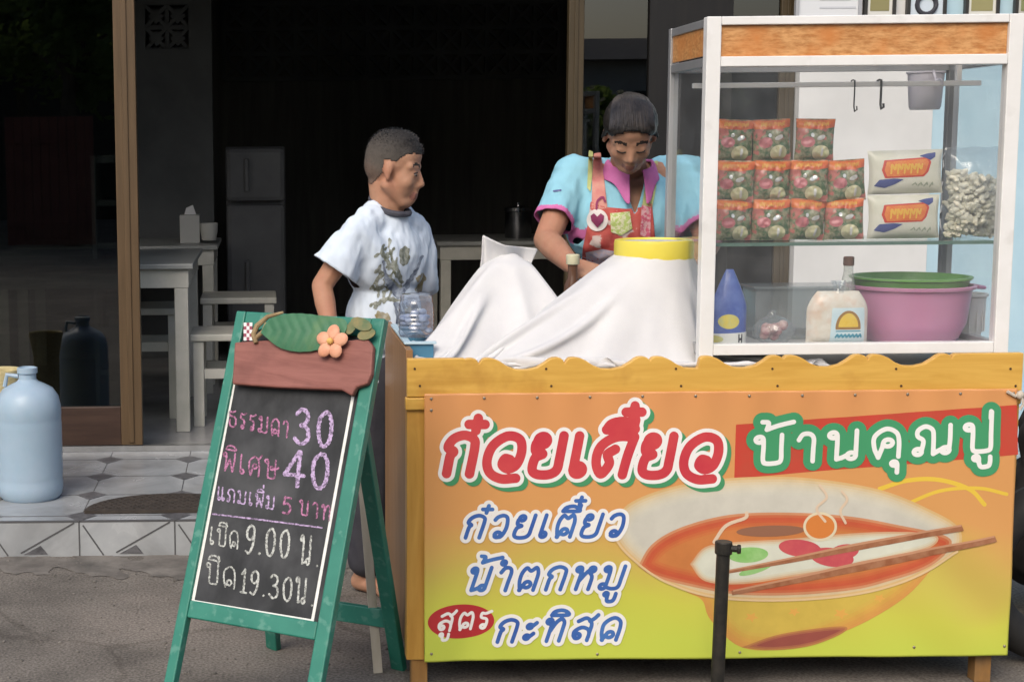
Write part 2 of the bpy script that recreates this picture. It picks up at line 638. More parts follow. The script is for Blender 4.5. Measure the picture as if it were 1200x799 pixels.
# ------------------------------------------------------------------ soft bodies built from overlapping tapered volumes
def hull_capsule(bm, p, q, r1, r2, n=10):
    p, q = Vector(p), Vector(q)
    vs = []
    for c, r in ((p, r1), (q, r2)):
        t = bmesh.new()
        bmesh.ops.create_icosphere(t, subdivisions=2, radius=r)
        vs += [bm.verts.new(v.co + c) for v in t.verts]
        t.free()
    res = bmesh.ops.convex_hull(bm, input=vs)
    bad = [v for v in res['geom_interior'] if isinstance(v, bmesh.types.BMVert)]
    bad = list(set(bad) | {v for v in res['geom_unused'] if isinstance(v, bmesh.types.BMVert)})
    bmesh.ops.delete(bm, geom=bad, context='VERTS')


def sculpt(prims, voxel, iters, factor=0.5):
    """prims: ('cap', p, q, r1, r2) | ('ell', c, (rx, ry, rz), rot3x3) -> one continuous mesh in world space"""
    bm = bmesh.new()
    for pr in prims:
        if pr[0] == 'cap':
            hull_capsule(bm, *pr[1:])
        else:
            _, c, r, rot = pr
            res = bmesh.ops.create_icosphere(bm, subdivisions=3, radius=1.0)
            M = Matrix.Translation(c) @ (rot.to_4x4() if rot else Matrix.Identity(4)) @ Matrix.Diagonal((*r, 1))
            bmesh.ops.transform(bm, matrix=M, verts=res['verts'])
    bmesh.ops.recalc_face_normals(bm, faces=bm.faces[:])
    me = bpy.data.meshes.new('volume')
    bm.to_mesh(me)
    bm.free()
    o = bpy.data.objects.new('volume', me)
    col.objects.link(o)
    md = o.modifiers.new('r', 'REMESH')
    md.mode = 'VOXEL'
    md.voxel_size = voxel
    ms = o.modifiers.new('s', 'SMOOTH')
    ms.factor = factor
    ms.iterations = iters
    dg = bpy.context.evaluated_depsgraph_get()
    dg.update()
    res = bpy.data.meshes.new_from_object(o.evaluated_get(dg))
    bpy.data.objects.remove(o)
    bpy.data.meshes.remove(me)
    return res


def fold(me, amp, scale, seed=0.0, stretch=(1, 1, 1), keep=None):
    """cloth folds: pushes vertices along their normals by layered noise"""
    bm = bmesh.new()
    bm.from_mesh(me)
    bm.normal_update()
    for v in bm.verts:
        c = Vector((v.co.x * stretch[0], v.co.y * stretch[1], v.co.z * stretch[2])) * scale + Vector((seed, seed * 1.7, seed * .3))
        n = mnoise.noise(c) + 0.5 * mnoise.noise(c * 2.1)
        k = 1.0 if keep is None else keep(v.co)
        v.co += v.normal * (n * amp * k)
    bm.to_mesh(me)
    bm.free()
    return me


def bvh_of(me_list):
    V, F = [], []
    for me in me_list:
        b = len(V)
        V += [v.co.copy() for v in me.vertices]
        F += [tuple(b + i for i in p.vertices) for p in me.polygons]
    return BVHTree.FromPolygons(V, F)


def basis(fwd, up=(0, 0, 1)):
    """columns: forward, left, up"""
    f = Vector(fwd).normalized()
    u = Vector(up)
    l = u.cross(f).normalized()
    u = f.cross(l).normalized()
    return Matrix((f, l, u)).transposed()
# ------------------------------------------------------------------ palette
M_asphalt = mat('worn_concrete_ground', (.098, .090, .081), (.185, .171, .153), scale=5.5, detail=14, contrast=(.3, .72), rough=.85, bump=.7, bscale=110, c3=(.21, .19, .17), scale3=1.7, mix3=(.48, .68), rvar=.12)
M_tile = mat('pale_marble_tile', (.27, .29, .305), (.39, .41, .425), scale=5, rough=.25, detail=8, contrast=(.3, .7), c3=(.15, .145, .135), scale3=3.2, mix3=(.45, .8), dist=1.2, rvar=.1)
M_grout = mat('dark_tile_line', (.075, .076, .08), rough=.7)
M_tiledark = mat('charcoal_tile_inset', (.055, .057, .062), (.13, .13, .14), scale=40, rough=.35)
M_doorwood = mat('brown_door_wood', (.070, .044, .021), (.108, .068, .034), scale=5, stretch=(9, 9, .6), rough=.45, bump=.1, contrast=(.3, .7))
M_plaster_dark = mat('dim_grey_plaster', (.085, .09, .09), (.13, .135, .135), scale=2.5, rough=.8)  # plaster kept low too, the room's gloom is in its colour
M_room = mat('gloom_toned_room_wall', (.085, .08, .074), (.13, .122, .112), scale=3, stretch=(6, 6, .5), rough=.6)  # wall colour darkened in place of daylight falling off indoors
M_ceiling = mat('gloom_toned_ceiling', (.05, .05, .047), rough=.8)  # ceiling colour carries the room's shade as well
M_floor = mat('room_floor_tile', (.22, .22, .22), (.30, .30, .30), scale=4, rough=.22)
M_white_wall = mat('white_painted_wall', (.60, .60, .585), (.68, .68, .67), scale=3, rough=.6, c3=(.5, .5, .49), scale3=2, mix3=(.5, .8))
M_blue_wall = mat('pale_blue_painted_wall', (.36, .53, .62), (.43, .60, .68), scale=3, rough=.6)
M_facade = mat('cream_facade_paint', (.42, .40, .36), (.5, .48, .44), scale=2, rough=.8)
M_alu = mat('dull_aluminium', (.5, .5, .5), (.6, .6, .6), scale=20, rough=.35, metal=.9)
M_doorglass = sheet_glass('door_glass', tint=(.22, .24, .23), refl=2.6, ior=1.5, rough=.01)
M_bark = mat('tree_bark', (.06, .045, .03), (.12, .09, .06), scale=14, stretch=(1, 1, .3), rough=.9, bump=.5)
M_leaf_a = mat('leaf_green', (.045, .085, .025), (.085, .13, .04), scale=3, rough=.5)
M_leaf_b = mat('leaf_dark_green', (.03, .06, .02), (.06, .09, .03), scale=3, rough=.5)
M_rust = mat('rust_red_metal', (.14, .035, .025), (.20, .06, .04), scale=3, rough=.6)

for lm_ in (M_leaf_a, M_leaf_b):
    nt = lm_.node_tree
    tl_ = nt.nodes.new('ShaderNodeBsdfTranslucent')
    tl_.inputs[0].default_value = (.30, .42, .10, 1)
    ms_ = nt.nodes.new('ShaderNodeMixShader')
    ms_.inputs[0].default_value = .5
    nt.links.new(nt.nodes['Principled BSDF'].outputs[0], ms_.inputs[1])
    nt.links.new(tl_.outputs[0], ms_.inputs[2])
    nt.links.new(ms_.outputs[0], nt.nodes['Material Output'].inputs[0])

# ------------------------------------------------------------------ ground and porch
Y_STEP, Y_DOOR, Z_P = 4.71, 5.84, .113
b = MB()
N = 40
xs = [-60 + 120 * i / N for i in range(N + 1)]
for i in range(N):
    for j in range(N):
        b.quad([(xs[i], xs[j], 0), (xs[i + 1], xs[j], 0), (xs[i + 1], xs[j + 1], 0), (xs[i], xs[j + 1], 0)])
bmesh.ops.remove_doubles(b.bm, verts=b.bm.verts[:], dist=.001)
nt = M_asphalt.node_tree
bs_ = nt.nodes['Principled BSDF']
src_ = bs_.inputs['Base Color'].links[0].from_socket
tc_ = nt.nodes.new('ShaderNodeTexCoord')
wz_ = nt.nodes.new('ShaderNodeTexNoise'); wz_.inputs['Scale'].default_value = 3.0; wz_.inputs['Detail'].default_value = 6
nt.links.new(tc_.outputs['Object'], wz_.inputs['Vector'])
mv_ = nt.nodes.new('ShaderNodeMix'); mv_.data_type = 'VECTOR'; mv_.inputs[0].default_value = .22
nt.links.new(tc_.outputs['Object'], mv_.inputs[4]); nt.links.new(wz_.outputs['Color'], mv_.inputs[5])
vo_ = nt.nodes.new('ShaderNodeTexVoronoi'); vo_.feature = 'DISTANCE_TO_EDGE'; vo_.inputs['Scale'].default_value = 1.5
nt.links.new(mv_.outputs[1], vo_.inputs['Vector'])
cr_ = nt.nodes.new('ShaderNodeValToRGB')
cr_.color_ramp.elements[0].position = .004; cr_.color_ramp.elements[0].color = (.78, .77, .76, 1)
cr_.color_ramp.elements[1].position = .016; cr_.color_ramp.elements[1].color = (1, 1, 1, 1)
nt.links.new(vo_.outputs['Distance'], cr_.inputs[0])
sp_ = nt.nodes.new('ShaderNodeTexNoise'); sp_.inputs['Scale'].default_value = 140; sp_.inputs['Detail'].default_value = 3
nt.links.new(tc_.outputs['Object'], sp_.inputs['Vector'])
cs_ = nt.nodes.new('ShaderNodeValToRGB')
cs_.color_ramp.elements[0].position = .35; cs_.color_ramp.elements[0].color = (.62, .60, .58, 1)
cs_.color_ramp.elements[1].position = .66; cs_.color_ramp.elements[1].color = (1.35, 1.33, 1.3, 1)
nt.links.new(sp_.outputs['Fac'], cs_.inputs[0])
m1_ = nt.nodes.new('ShaderNodeMix'); m1_.data_type = 'RGBA'; m1_.blend_type = 'MULTIPLY'; m1_.inputs[0].default_value = 1
nt.links.new(src_, m1_.inputs[6]); nt.links.new(cr_.outputs[0], m1_.inputs[7])
m2_ = nt.nodes.new('ShaderNodeMix'); m2_.data_type = 'RGBA'; m2_.blend_type = 'MULTIPLY'; m2_.inputs[0].default_value = 1
nt.links.new(m1_.outputs[2], m2_.inputs[6]); nt.links.new(cs_.outputs[0], m2_.inputs[7])
nt.links.new(m2_.outputs[2], bs_.inputs['Base Color'])
ground = b.build('ground', M_asphalt)
ground['kind'] = 'structure'
# broken edge of old screed along the step
F = Field(-1.3, 4.38, 2.6, 4.72, .012)
F.poly([(-1.3, 4.56), (-.7, 4.53), (-.3, 4.46), (.1, 4.5), (.6, 4.47), (1.4, 4.52), (2.6, 4.5), (2.6, 4.712), (-1.3, 4.712)]).rough(.05, .13, 3).rough(.02, .04, 5)
sc_ = link_mesh('pavement', F.mesh('pavement', lambda x, y: (x, y, .002)), mat('pale_screed', (.11, .10, .09), (.20, .185, .165), scale=9, rough=.9, bump=.5, bscale=70, c3=(.08, .075, .068), scale3=6, mix3=(.5, .7)))
sc_['kind'] = 'structure'

b = MB()
b.box2((-4, Y_STEP, -.1), (5, Y_DOOR + .02, Z_P))
T = .30
x0 = -.562 - .02                      # a tile joint
b.mi = 1
k = -12
while x0 + k * T < 5:
    x = x0 + k * T
    b.box2((x - .002, Y_STEP - .0015, 0), (x + .002, Y_STEP + .01, Z_P - .002))
    # slanting dark lines of the pattern on the riser
    for (xa, za, xb, zb) in ((.012, .100, .075, .004), (.285, .108, .115, .012)):
        b.bar((x + xa, Y_STEP - .0005, za), (x + xb, Y_STEP - .0005, zb), .0045, .002, up=(0, 1, 0))
    x0k = x
    b.box2((x - .0015, Y_STEP + .012, Z_P), (x + .0015, Y_DOOR, Z_P + .0008))
    k += 1
for j in range(0, 4):
    y = Y_STEP + .07 + j * T
    b.box2((-4, y - .0018, Z_P), (5, y + .0018, Z_P + .001))
b.box2((-4, Y_STEP - .0012, Z_P - .0035), (5, Y_STEP + .012, Z_P + .0006))
b.mi = 2
k = -12
while x0 + k * T < 5:
    x = x0 + k * T
    b.prism([(x + .125, Y_STEP - .002, .008), (x + .20, Y_STEP - .002, .008), (x + .178, Y_STEP - .002, .036)], (0, .003, 0))
    for j in range(0, 4):
        y = Y_STEP + .07 + j * T
        b.prism([(x, y - .075, Z_P + .0004), (x + .05, y, Z_P + .0004), (x, y + .05, Z_P + .0004), (x - .05, y, Z_P + .0004)], (0, 0, .0012))
    k += 1
porch = b.build('porch', [M_tile, M_grout, M_tiledark], bevel=0)
porch['kind'] = 'structure'
b = MB()
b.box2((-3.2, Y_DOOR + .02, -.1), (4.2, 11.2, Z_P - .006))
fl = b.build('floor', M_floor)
fl['kind'] = 'structure'

# ------------------------------------------------------------------ the shop house
XW = at(932, 250, Y_DOOR).x           # where the opening ends and the white wall begins
house = thing('shop_house', (.4, Y_DOOR, 0), 'shop house with a dark open doorway and a white and pale blue front wall', 'building')
b = MB()
XB = at(1088, 250, Y_DOOR).x
b.box2((XW, Y_DOOR, Z_P), (XB, Y_DOOR + .14, 3.3))
b.build('white_wall', M_white_wall, house)
b = MB()
b.box2((XB + .002, Y_DOOR + .004, Z_P), (6, Y_DOOR + .14, 3.3))
b.build('blue_wall', M_blue_wall, house)
b = MB()
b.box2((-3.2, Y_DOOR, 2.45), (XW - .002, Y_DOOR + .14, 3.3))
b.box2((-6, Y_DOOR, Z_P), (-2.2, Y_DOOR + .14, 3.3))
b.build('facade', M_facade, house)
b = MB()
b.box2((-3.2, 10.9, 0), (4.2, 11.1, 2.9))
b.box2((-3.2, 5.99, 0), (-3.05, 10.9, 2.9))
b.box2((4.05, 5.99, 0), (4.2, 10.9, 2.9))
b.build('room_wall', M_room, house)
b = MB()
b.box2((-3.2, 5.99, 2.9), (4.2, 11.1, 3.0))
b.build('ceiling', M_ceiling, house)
# partition with ventilation blocks
pa, pb = at(150, 200, 8.6), at(250, 200, 8.6)
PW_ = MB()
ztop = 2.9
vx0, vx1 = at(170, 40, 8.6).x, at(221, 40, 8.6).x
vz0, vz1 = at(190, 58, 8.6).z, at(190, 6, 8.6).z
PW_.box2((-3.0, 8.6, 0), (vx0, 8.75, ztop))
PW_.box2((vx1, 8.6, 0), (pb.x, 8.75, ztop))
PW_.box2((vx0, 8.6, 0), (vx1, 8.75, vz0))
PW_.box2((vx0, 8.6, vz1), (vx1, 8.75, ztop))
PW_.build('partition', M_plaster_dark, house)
V_ = MB()
for r_ in range(2):
    for c_ in range(2):
        xa, xb = vx0 + (vx1 - vx0) * c_ / 2, vx0 + (vx1 - vx0) * (c_ + 1) / 2
        za, zb = vz0 + (vz1 - vz0) * r_ / 2, vz0 + (vz1 - vz0) * (r_ + 1) / 2
        V_.bar((xa, 8.66, za), (xb, 8.66, zb), .02, .08, up=(0, 1, 0))
        V_.bar((xa, 8.661, zb), (xb, 8.661, za), .02, .08, up=(0, 1, 0))
        V_.box(((xa + xb) / 2, 8.664, (za + zb) / 2), (.06, .08, .06), Matrix.Rotation(R(45), 3, 'Y'))
    V_.box2((vx0, 8.632, vz0 + (vz1 - vz0) * r_ / 2 - .012), (vx1, 8.70, vz0 + (vz1 - vz0) * r_ / 2 + .012))
V_.box2(((vx0 + vx1) / 2 - .012, 8.634, vz0), ((vx0 + vx1) / 2 + .012, 8.70, vz1))
V_.build('ventilation_block', M_plaster_dark, house)
# a band of ventilation blocks high on the back wall
b = MB()
bx0, bx1 = at(262, 40, 10.85).x, at(655, 40, 10.85).x
bz0, bz1 = at(400, 92, 10.85).z, at(400, 4, 10.85).z
nbx = 14
for r_ in range(3):
    for c_ in range(nbx):
        xa, xb = bx0 + (bx1 - bx0) * c_ / nbx, bx0 + (bx1 - bx0) * (c_ + 1) / nbx
        za, zb = bz0 + (bz1 - bz0) * r_ / 3, bz0 + (bz1 - bz0) * (r_ + 1) / 3
        b.bar((xa, 10.87, za), (xb, 10.87, zb), .022, .05, up=(0, 1, 0))
        b.bar((xa, 10.872, zb), (xb, 10.872, za), .022, .05, up=(0, 1, 0))
for r_ in range(4):
    z_ = bz0 + (bz1 - bz0) * r_ / 3
    b.box2((bx0, 10.84, z_ - .016), (bx1, 10.899, z_ + .016))
for c_ in range(nbx + 1):
    x_ = bx0 + (bx1 - bx0) * c_ / nbx
    b.box2((x_ - .013, 10.842, bz0), (x_ + .013, 10.898, bz1))
b.build('ventilation_band', M_plaster_dark, house)
# sill track of the sliding doors
b = MB()
b.box2((-2.2, Y_DOOR - .006, Z_P + .001), (XW, Y_DOOR + .012, Z_P + .022))
b.box2((-2.2, Y_DOOR + .03, Z_P + .001), (XW, Y_DOOR + .045, Z_P + .018))
b.build('door_track', M_alu, house)


def glass_door(x0, x1, y, label, stile, mids=(), wood=None):
    """framed glass leaf; x0..x1 outer edges"""
    t = thing('glass_door', ((x0 + x1) / 2, y, Z_P), label, 'door')
    z0, z1 = Z_P + .024, 2.44
    b = MB()
    for xx in (x0, x1 - stile):
        b.box2((xx, y - .02, z0), (xx + stile, y + .02, z1))
        b.box2((xx + stile * .36, y - .026, z0 + .01), (xx + stile * .62, y - .0195, z1))
    b.box2((x0 + stile, y - .018, z1 - .1), (x1 - stile, y + .018, z1))
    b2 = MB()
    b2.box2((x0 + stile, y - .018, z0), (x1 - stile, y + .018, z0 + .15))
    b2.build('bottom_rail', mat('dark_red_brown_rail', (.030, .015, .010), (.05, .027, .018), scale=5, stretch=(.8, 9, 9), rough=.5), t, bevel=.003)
    if mids:
        b2 = MB()
        for (ma, mb_) in mids:
            b2.box2((ma, y - .022, z0), (mb_, y + .022, z1))
        b2.build('dark_panel', mat('near_black_panel', (.0035, .003, .003), (.007, .006, .005), scale=5, stretch=(8, 8, .6), rough=.5), t)  # near-black upright sheet across part of the leaf
    b.build('frame', wood or M_doorwood, t, bevel=.003)
    b = MB()
    b.box2((x0 + stile - .005, y - .003, z0 + .145), (x1 - stile + .005, y + .003, z1 - .095))
    b.build('pane', M_doorglass, t)
    return t


gx = at(163, 300, Y_DOOR).x
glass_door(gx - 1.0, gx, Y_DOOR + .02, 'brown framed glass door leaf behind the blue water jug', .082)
gx2 = at(669, 60, Y_DOOR).x
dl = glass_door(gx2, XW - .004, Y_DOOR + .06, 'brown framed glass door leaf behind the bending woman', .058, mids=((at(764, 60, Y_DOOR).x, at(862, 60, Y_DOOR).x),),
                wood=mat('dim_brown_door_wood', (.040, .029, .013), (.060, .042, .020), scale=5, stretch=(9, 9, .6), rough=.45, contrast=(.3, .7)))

# ------------------------------------------------------------------ across the street (seen only as reflections in the glass)


def leafy_tree(x, y, h, rad, label, leafm, seed, n=5200):
    rs = random.Random(seed)
    t = thing('tree', (x, y, 0), label, 'tree', 'trees across the street')
    b = MB()
    top = Vector((x, y, h * .5))
    b.tube([(x, y, -.05), (x + .05, y, h * .2), (x - .03, y, h * .4), top], [.16, .13, .11, .08], 8)
    cl = []
    for i in range(26):
        a, e = rs.random() * 6.283, rs.uniform(-.55, 1)
        q = Vector((math.cos(a) * rad * rs.uniform(.3, 1) * math.sqrt(1 - abs(e) * .7), math.sin(a) * rad * rs.uniform(.3, 1) * math.sqrt(1 - abs(e) * .7), e * h * .32))
        c = Vector((x, y, h * .66)) + q
        cl.append((c, rs.uniform(.22, .42) * rad))
        b.tube([top - Vector((0, 0, .3 * rs.random())), (top + c) / 2 + Vector((0, 0, .1)), c], [.04, .025, .01], 5)
    b.build('trunk', M_bark, t, smooth=True)
    b = MB()
    for i in range(n):
        c, r = cl[rs.randrange(len(cl))]
        d = Vector((rs.gauss(0, 1), rs.gauss(0, 1), rs.gauss(0, .8))).normalized() * r * rs.random() ** .4
        p = c + d
        s = rs.uniform(.06, .12)
        u = Vector((rs.gauss(0, 1), rs.gauss(0, 1), rs.gauss(0, .5))).normalized()
        v = u.orthogonal().normalized()
        b.quad([p - u * s, p + v * s * .5, p + u * s, p - v * s * .5])
    b.build('crown', leafm, t)


leafy_tree(-2.6, -9.5, 4.6, 1.5, 'leafy tree across the street, straight opposite the glass door', M_leaf_a, 1)
leafy_tree(-4.8, -11.5, 5.4, 1.9, 'darker taller tree across the street beyond the gate', M_leaf_b, 2)
for i_, (tx, ty, th, tr) in enumerate(((-7.6, -12, 5.6, 2.2), (-3.9, -14, 5.6, 2.4), (1.2, -12.5, 4.6, 1.8))):  # extra trees added to block the sky's reflection in the left glass
    leafy_tree(tx, ty, th, tr, ('added dark tree at the far left end of the row across the street', 'tallest added dark tree across the street behind the gate end', 'added dark tree between the gate and the pale house across the street')[i_], M_leaf_b, 20 + i_, 4200)
leafy_tree(4.4, -9.0, 1.9, .8, 'low leafy tree across the street in front of the pale house', M_leaf_b, 3)
b = MB()
for i in range(10):
    b.box2((-3.4 + i * .118, -8.9, .05), (-3.4 + i * .118 + .112, -8.87, 1.75))
b.box2((-3.4, -8.87, .3), (-2.22, -8.83, .36))
b.box2((-3.4, -8.87, 1.4), (-2.22, -8.83, 1.46))
tag(b.build('gate', M_rust, loc=(-2.8, -8.88, 0)), 'rust red sheet gate across the street under the trees', 'gate')
hs = thing('house', (8, -15, 0), 'pale house across the street with a grey roof and two windows', 'building')
b = MB()
b.box2((5.2, -18, 0), (11, -14, 2.7))
b.build('wall', M_facade, hs)
b = MB()
b.prism([(4.9, -13.6, 2.7), (4.9, -18.4, 2.7), (4.9, -16, 3.2)], (6.4, 0, 0))
b.build('roof', mat('grey_roof_tile', (.12, .11, .10), (.18, .17, .16), scale=8, rough=.8), hs)
hb_ = thing('house', (-7, -18, 0), 'added tall dark building blocking the reflected sky, across the street behind the trees', 'building')  # unseen building, added to keep reflected sky out of the left glass
b = MB()
b.box2((-16, -22, 0), (3.2, -18, 8.5))
b.build('wall', mat('sky_blocking_brown', (.035, .028, .022), (.06, .05, .04), scale=1.5, rough=.9), hb_)
b = MB()
b.box2((-16.4, -22.4, 8.501), (3.6, -17.5, 8.8))
b.build('roof', mat('grey_roof_tile', (.12, .11, .10)), hb_)
for wx in (6.2, 9.0):
    b = MB()
    b.box2((wx, -13.99, 1.2), (wx + 1.1, -13.96, 2.2))
    b.build('window', mat('dark_window', (.02, .025, .03), rough=.1), hs)
# loose grit on the ground
b = MB()
rs = random.Random(8)
for k in range(700):
    y = rs.uniform(3.0, 4.7)
    x = rs.uniform(-.9, .45) if rs.random() < .85 else rs.uniform(.4, 2.2)
    s_ = rs.choice((.0018, .0025, .003, .005)) * rs.uniform(.7, 1.3)
    b.ell((x, y, s_ * .3), (s_, s_ * rs.uniform(.6, 1), s_ * .6), Matrix.Rotation(rs.random() * 3, 3, 'Z'), u=6, v=4)
o = b.build('gravel', mat('grey_grit', (.07, .065, .058), (.20, .185, .165), scale=30, rough=.9), loc=(0, 4, 0))
tag(o, 'loose grey grit scattered on the ground before the step', 'gravel', kind='stuff')
# ------------------------------------------------------------------ inside the room
M_table = mat('cream_painted_wood', (.40, .40, .35), (.50, .49, .44), scale=8, rough=.5)
M_tabletop = mat('grey_table_laminate', (.24, .25, .24), (.30, .31, .30), scale=6, rough=.35)


def make_table(label, x0, x1, y0, y1, ztop, group='dining tables in the room'):
    t = thing('dining_table', ((x0 + x1) / 2, (y0 + y1) / 2, Z_P - .006), label, 'table', group)
    z0 = Z_P - .006
    b = MB()
    b.box2((x0 - .02, y0 - .02, ztop - .022), (x1 + .02, y1 + .02, ztop))
    b.build('tabletop', M_tabletop, t, bevel=.004)
    b = MB()
    for (a, c) in (((x0, y0 + .002), (x1, y0 + .03)), ((x0, y1 - .03), (x1, y1 - .002))):
        b.box2((*a, ztop - .10), (*c, ztop - .0225))
    b.box2((x0 + .002, y0 + .03, ztop - .10), (x0 + .03, y1 - .03, ztop - .0225))
    b.box2((x1 - .03, y0 + .03, ztop - .10), (x1 - .002, y1 - .03, ztop - .0225))
    b.build('apron', M_table, t, bevel=.002)
    for xx in (x0, x1 - .062):
        for yy in (y0, y1 - .062):
            b = MB()
            b.box2((xx + .003, yy + .003, z0), (xx + .059, yy + .059, ztop - .101))
            b.build('leg', M_table, t, bevel=.003)
    return t


xr = at(222, 400, 6.27).x
make_table('cream table with a grey top just inside the glass door', xr - .95, xr, 6.27, 7.25, at(200, 309, 6.27).z)
xr2 = at(252, 300, 7.9).x
make_table('cream table at the back by the grey partition, a box and cup on it', xr2 - 1.0, xr2, 7.72, 8.4, at(200, 287, 7.8).z)
xl3 = at(516, 300, 8.3).x
make_table('cream table behind the boy with a steel pot on it', xl3, xl3 + .95, 8.3, 9.0, at(540, 283, 8.3).z)


def make_stool(label, cx, cy, zt, s=.30):
    t = thing('stool', (cx, cy, Z_P - .006), label, 'stool', 'cream stools in the room')
    z0, h = Z_P - .006, s / 2
    b = MB()
    b.box2((cx - h - .012, cy - h - .012, zt - .03), (cx + h + .012, cy + h + .012, zt))
    b.build('seat', M_table, t, bevel=.006)
    for sx in (-1, 1):
        for sy in (-1, 1):
            b = MB()
            b.box2((cx + sx * h - (.045 if sx > 0 else 0), cy + sy * h - (.045 if sy > 0 else 0), z0),
                   (cx + sx * h + (.045 if sx < 0 else 0), cy + sy * h + (.045 if sy < 0 else 0), zt - .031))
            b.build('leg', M_table, t, bevel=.002)
    for sy in (-1, 1):
        b = MB()
        b.box2((cx - h + .046, cy + sy * (h - .022) - .012, zt - .19), (cx + h - .046, cy + sy * (h - .022) + .012, zt - .15))
        b.build('stretcher', M_table, t)
    return t


p = at(180, 352, 6.95)
make_stool('cream stool pushed under the table by the glass door', p.x - .02, 6.75, p.z)
p = at(275, 345, 7.45)
make_stool('cream stool in front of the fridge', p.x + .02, 7.45, p.z, .34)
p = at(258, 385, 6.6)
make_stool('low cream stool right behind the chalkboard sign', p.x + .04, 6.55, p.z, .30)

# fridge
fx0, fx1 = at(272, 300, 8.55).x, at(335, 300, 8.55).x
fz0, fzs, fz1 = Z_P - .006, at(300, 238, 8.5).z, at(300, 172, 8.5).z
M_fridge = mat('grey_fridge_enamel', (.10, .105, .112), (.14, .145, .152), scale=3, rough=.3)
t = thing('fridge', ((fx0 + fx1) / 2, 8.8, fz0), 'grey two door fridge at the back of the dark room', 'fridge')
b = MB()
b.box2((fx0 - .03, 8.56, fz0 + .03), (fx1, 9.2, fz1))
b.box2((fx0, 8.57, fz0), (fx1 - .03, 9.1, fz0 + .031))
b.build('body', M_fridge, t, bevel=.01)
for (za, zb) in ((fz0 + .06, fzs - .006), (fzs + .006, fz1 - .004)):
    b = MB()
    b.box2((fx0 - .03, 8.50, za), (fx1, 8.556, zb))
    d = b.build('door', M_fridge, t, bevel=.03)
    b = MB()
    b.box2((fx0 + .075, 8.465, za + .5 * (zb - za) - .09), (fx0 + .10, 8.499, za + .5 * (zb - za) + .09))
    b.build('handle', M_fridge, d, bevel=.006)

# things on the tables
p0, p1 = at(211, 280, 7.95), at(234, 252, 7.95)
t = thing('tissue_box', ((p0.x + p1.x) / 2, 8.0, p0.z), 'small pale tissue box on the table at the back', 'box')
b = MB()
b.box2((p0.x, 7.94, at(200, 286, 7.9).z + .0), (p1.x, 8.08, p1.z))
b.build('box', mat('pale_card', (.42, .42, .40), rough=.7), t, bevel=.004)
b = MB()
b.prism([((p0.x + p1.x) / 2 - .03, 8.0, p1.z), ((p0.x + p1.x) / 2 + .03, 8.01, p1.z), ((p0.x + p1.x) / 2 + .015, 8.0, p1.z + .05), ((p0.x + p1.x) / 2 - .02, 8.0, p1.z + .035)], (0, .012, 0))
b.build('tissue', mat('white_tissue', (.7, .7, .7), rough=.9), t)
p = at(245, 282, 7.95)
t = thing('tumbler', (p.x, 7.95, p.z), 'pale round cup beside the tissue box', 'cup')
b = MB()
b.lathe([(.0, p.z + .002), (.036, p.z + .002), (.045, p.z + .05), (.047, p.z + .09), (.043, p.z + .09), (.04, p.z + .05), (.03, p.z + .012), (0, p.z + .012)], (p.x, 7.95, 0), 20)
b.build('cup', mat('cream_plastic', (.45, .45, .42), rough=.4), t, smooth=True)
p = at(607, 282, 8.6)
t = thing('steel_pot', (p.x, 8.6, p.z), 'shiny steel pot with a lid on the table behind the boy', 'pot')
M_steel = mat('polished_steel', (.62, .62, .62), rough=.16, metal=1.0)
b = MB()
zt = at(607, 248, 8.6).z
b.lathe([(0, p.z), (.068, p.z), (.074, p.z + .01), (.074, zt), (.078, zt + .004), (.072, zt + .004), (.07, p.z + .01), (0, p.z + .01)], (p.x, 8.6, 0), 28)
b.build('pot', mat('dark_steel', (.25, .25, .26), rough=.25, metal=1.0), t, smooth=True)
b = MB()
b.lathe([(.079, zt + .005), (.079, zt + .022), (.05, zt + .032), (.012, zt + .036), (.012, zt + .05), (0, zt + .052)], (p.x, 8.6, 0), 28)
b.build('lid', M_steel, t, smooth=True)

# narrow shelf behind the left glass leaf
p0, p1 = at(118, 470, 6.6), at(136, 182, 6.6)
t = thing('shelf_unit', ((p0.x + p1.x) / 2, 6.75, Z_P - .006), 'narrow pale shelf unit seen through the left glass door', 'shelf')
zz = Z_P - .006
for k in range(7):
    b = MB()
    z = zz + .02 + (p1.z - zz - .04) * k / 6
    b.box2((p0.x, 6.62, z - .012), (p1.x, 6.9, z + .012))
    b.build('shelf', M_table, t)
b = MB()
b.box2((p0.x - .02, 6.6, zz), (p0.x - .001, 6.9, p1.z))
b.box2((p1.x + .001, 6.6, zz), (p1.x + .02, 6.9, p1.z))
b.box2((p0.x, 6.901, zz), (p1.x, 6.91, p1.z))
b.build('side_panel', M_table, t)
for k in range(9):
    z = at(0, 232 + (k % 3) * 47, 6.6).z
    xx = p0.x + .012 + .02 * (k // 3)
    b = MB()
    zsh = zz + .02 + (p1.z - zz - .04) * (4 - (k % 3)) / 6 + .0125
    b.box2((xx, 6.64, zsh), (xx + .016, 6.8, zsh + .10 + .03 * ((k * 7) % 3)))
    tag(b.build('book', mat(f'book_cover_{k % 3}', ((.05, .04, .04), (.12, .03, .03), (.03, .05, .08))[k % 3], rough=.6), loc=(xx, 6.7, zsh)),
        'thin dark book standing on the narrow pale shelf unit', 'book', 'books on the narrow shelf')

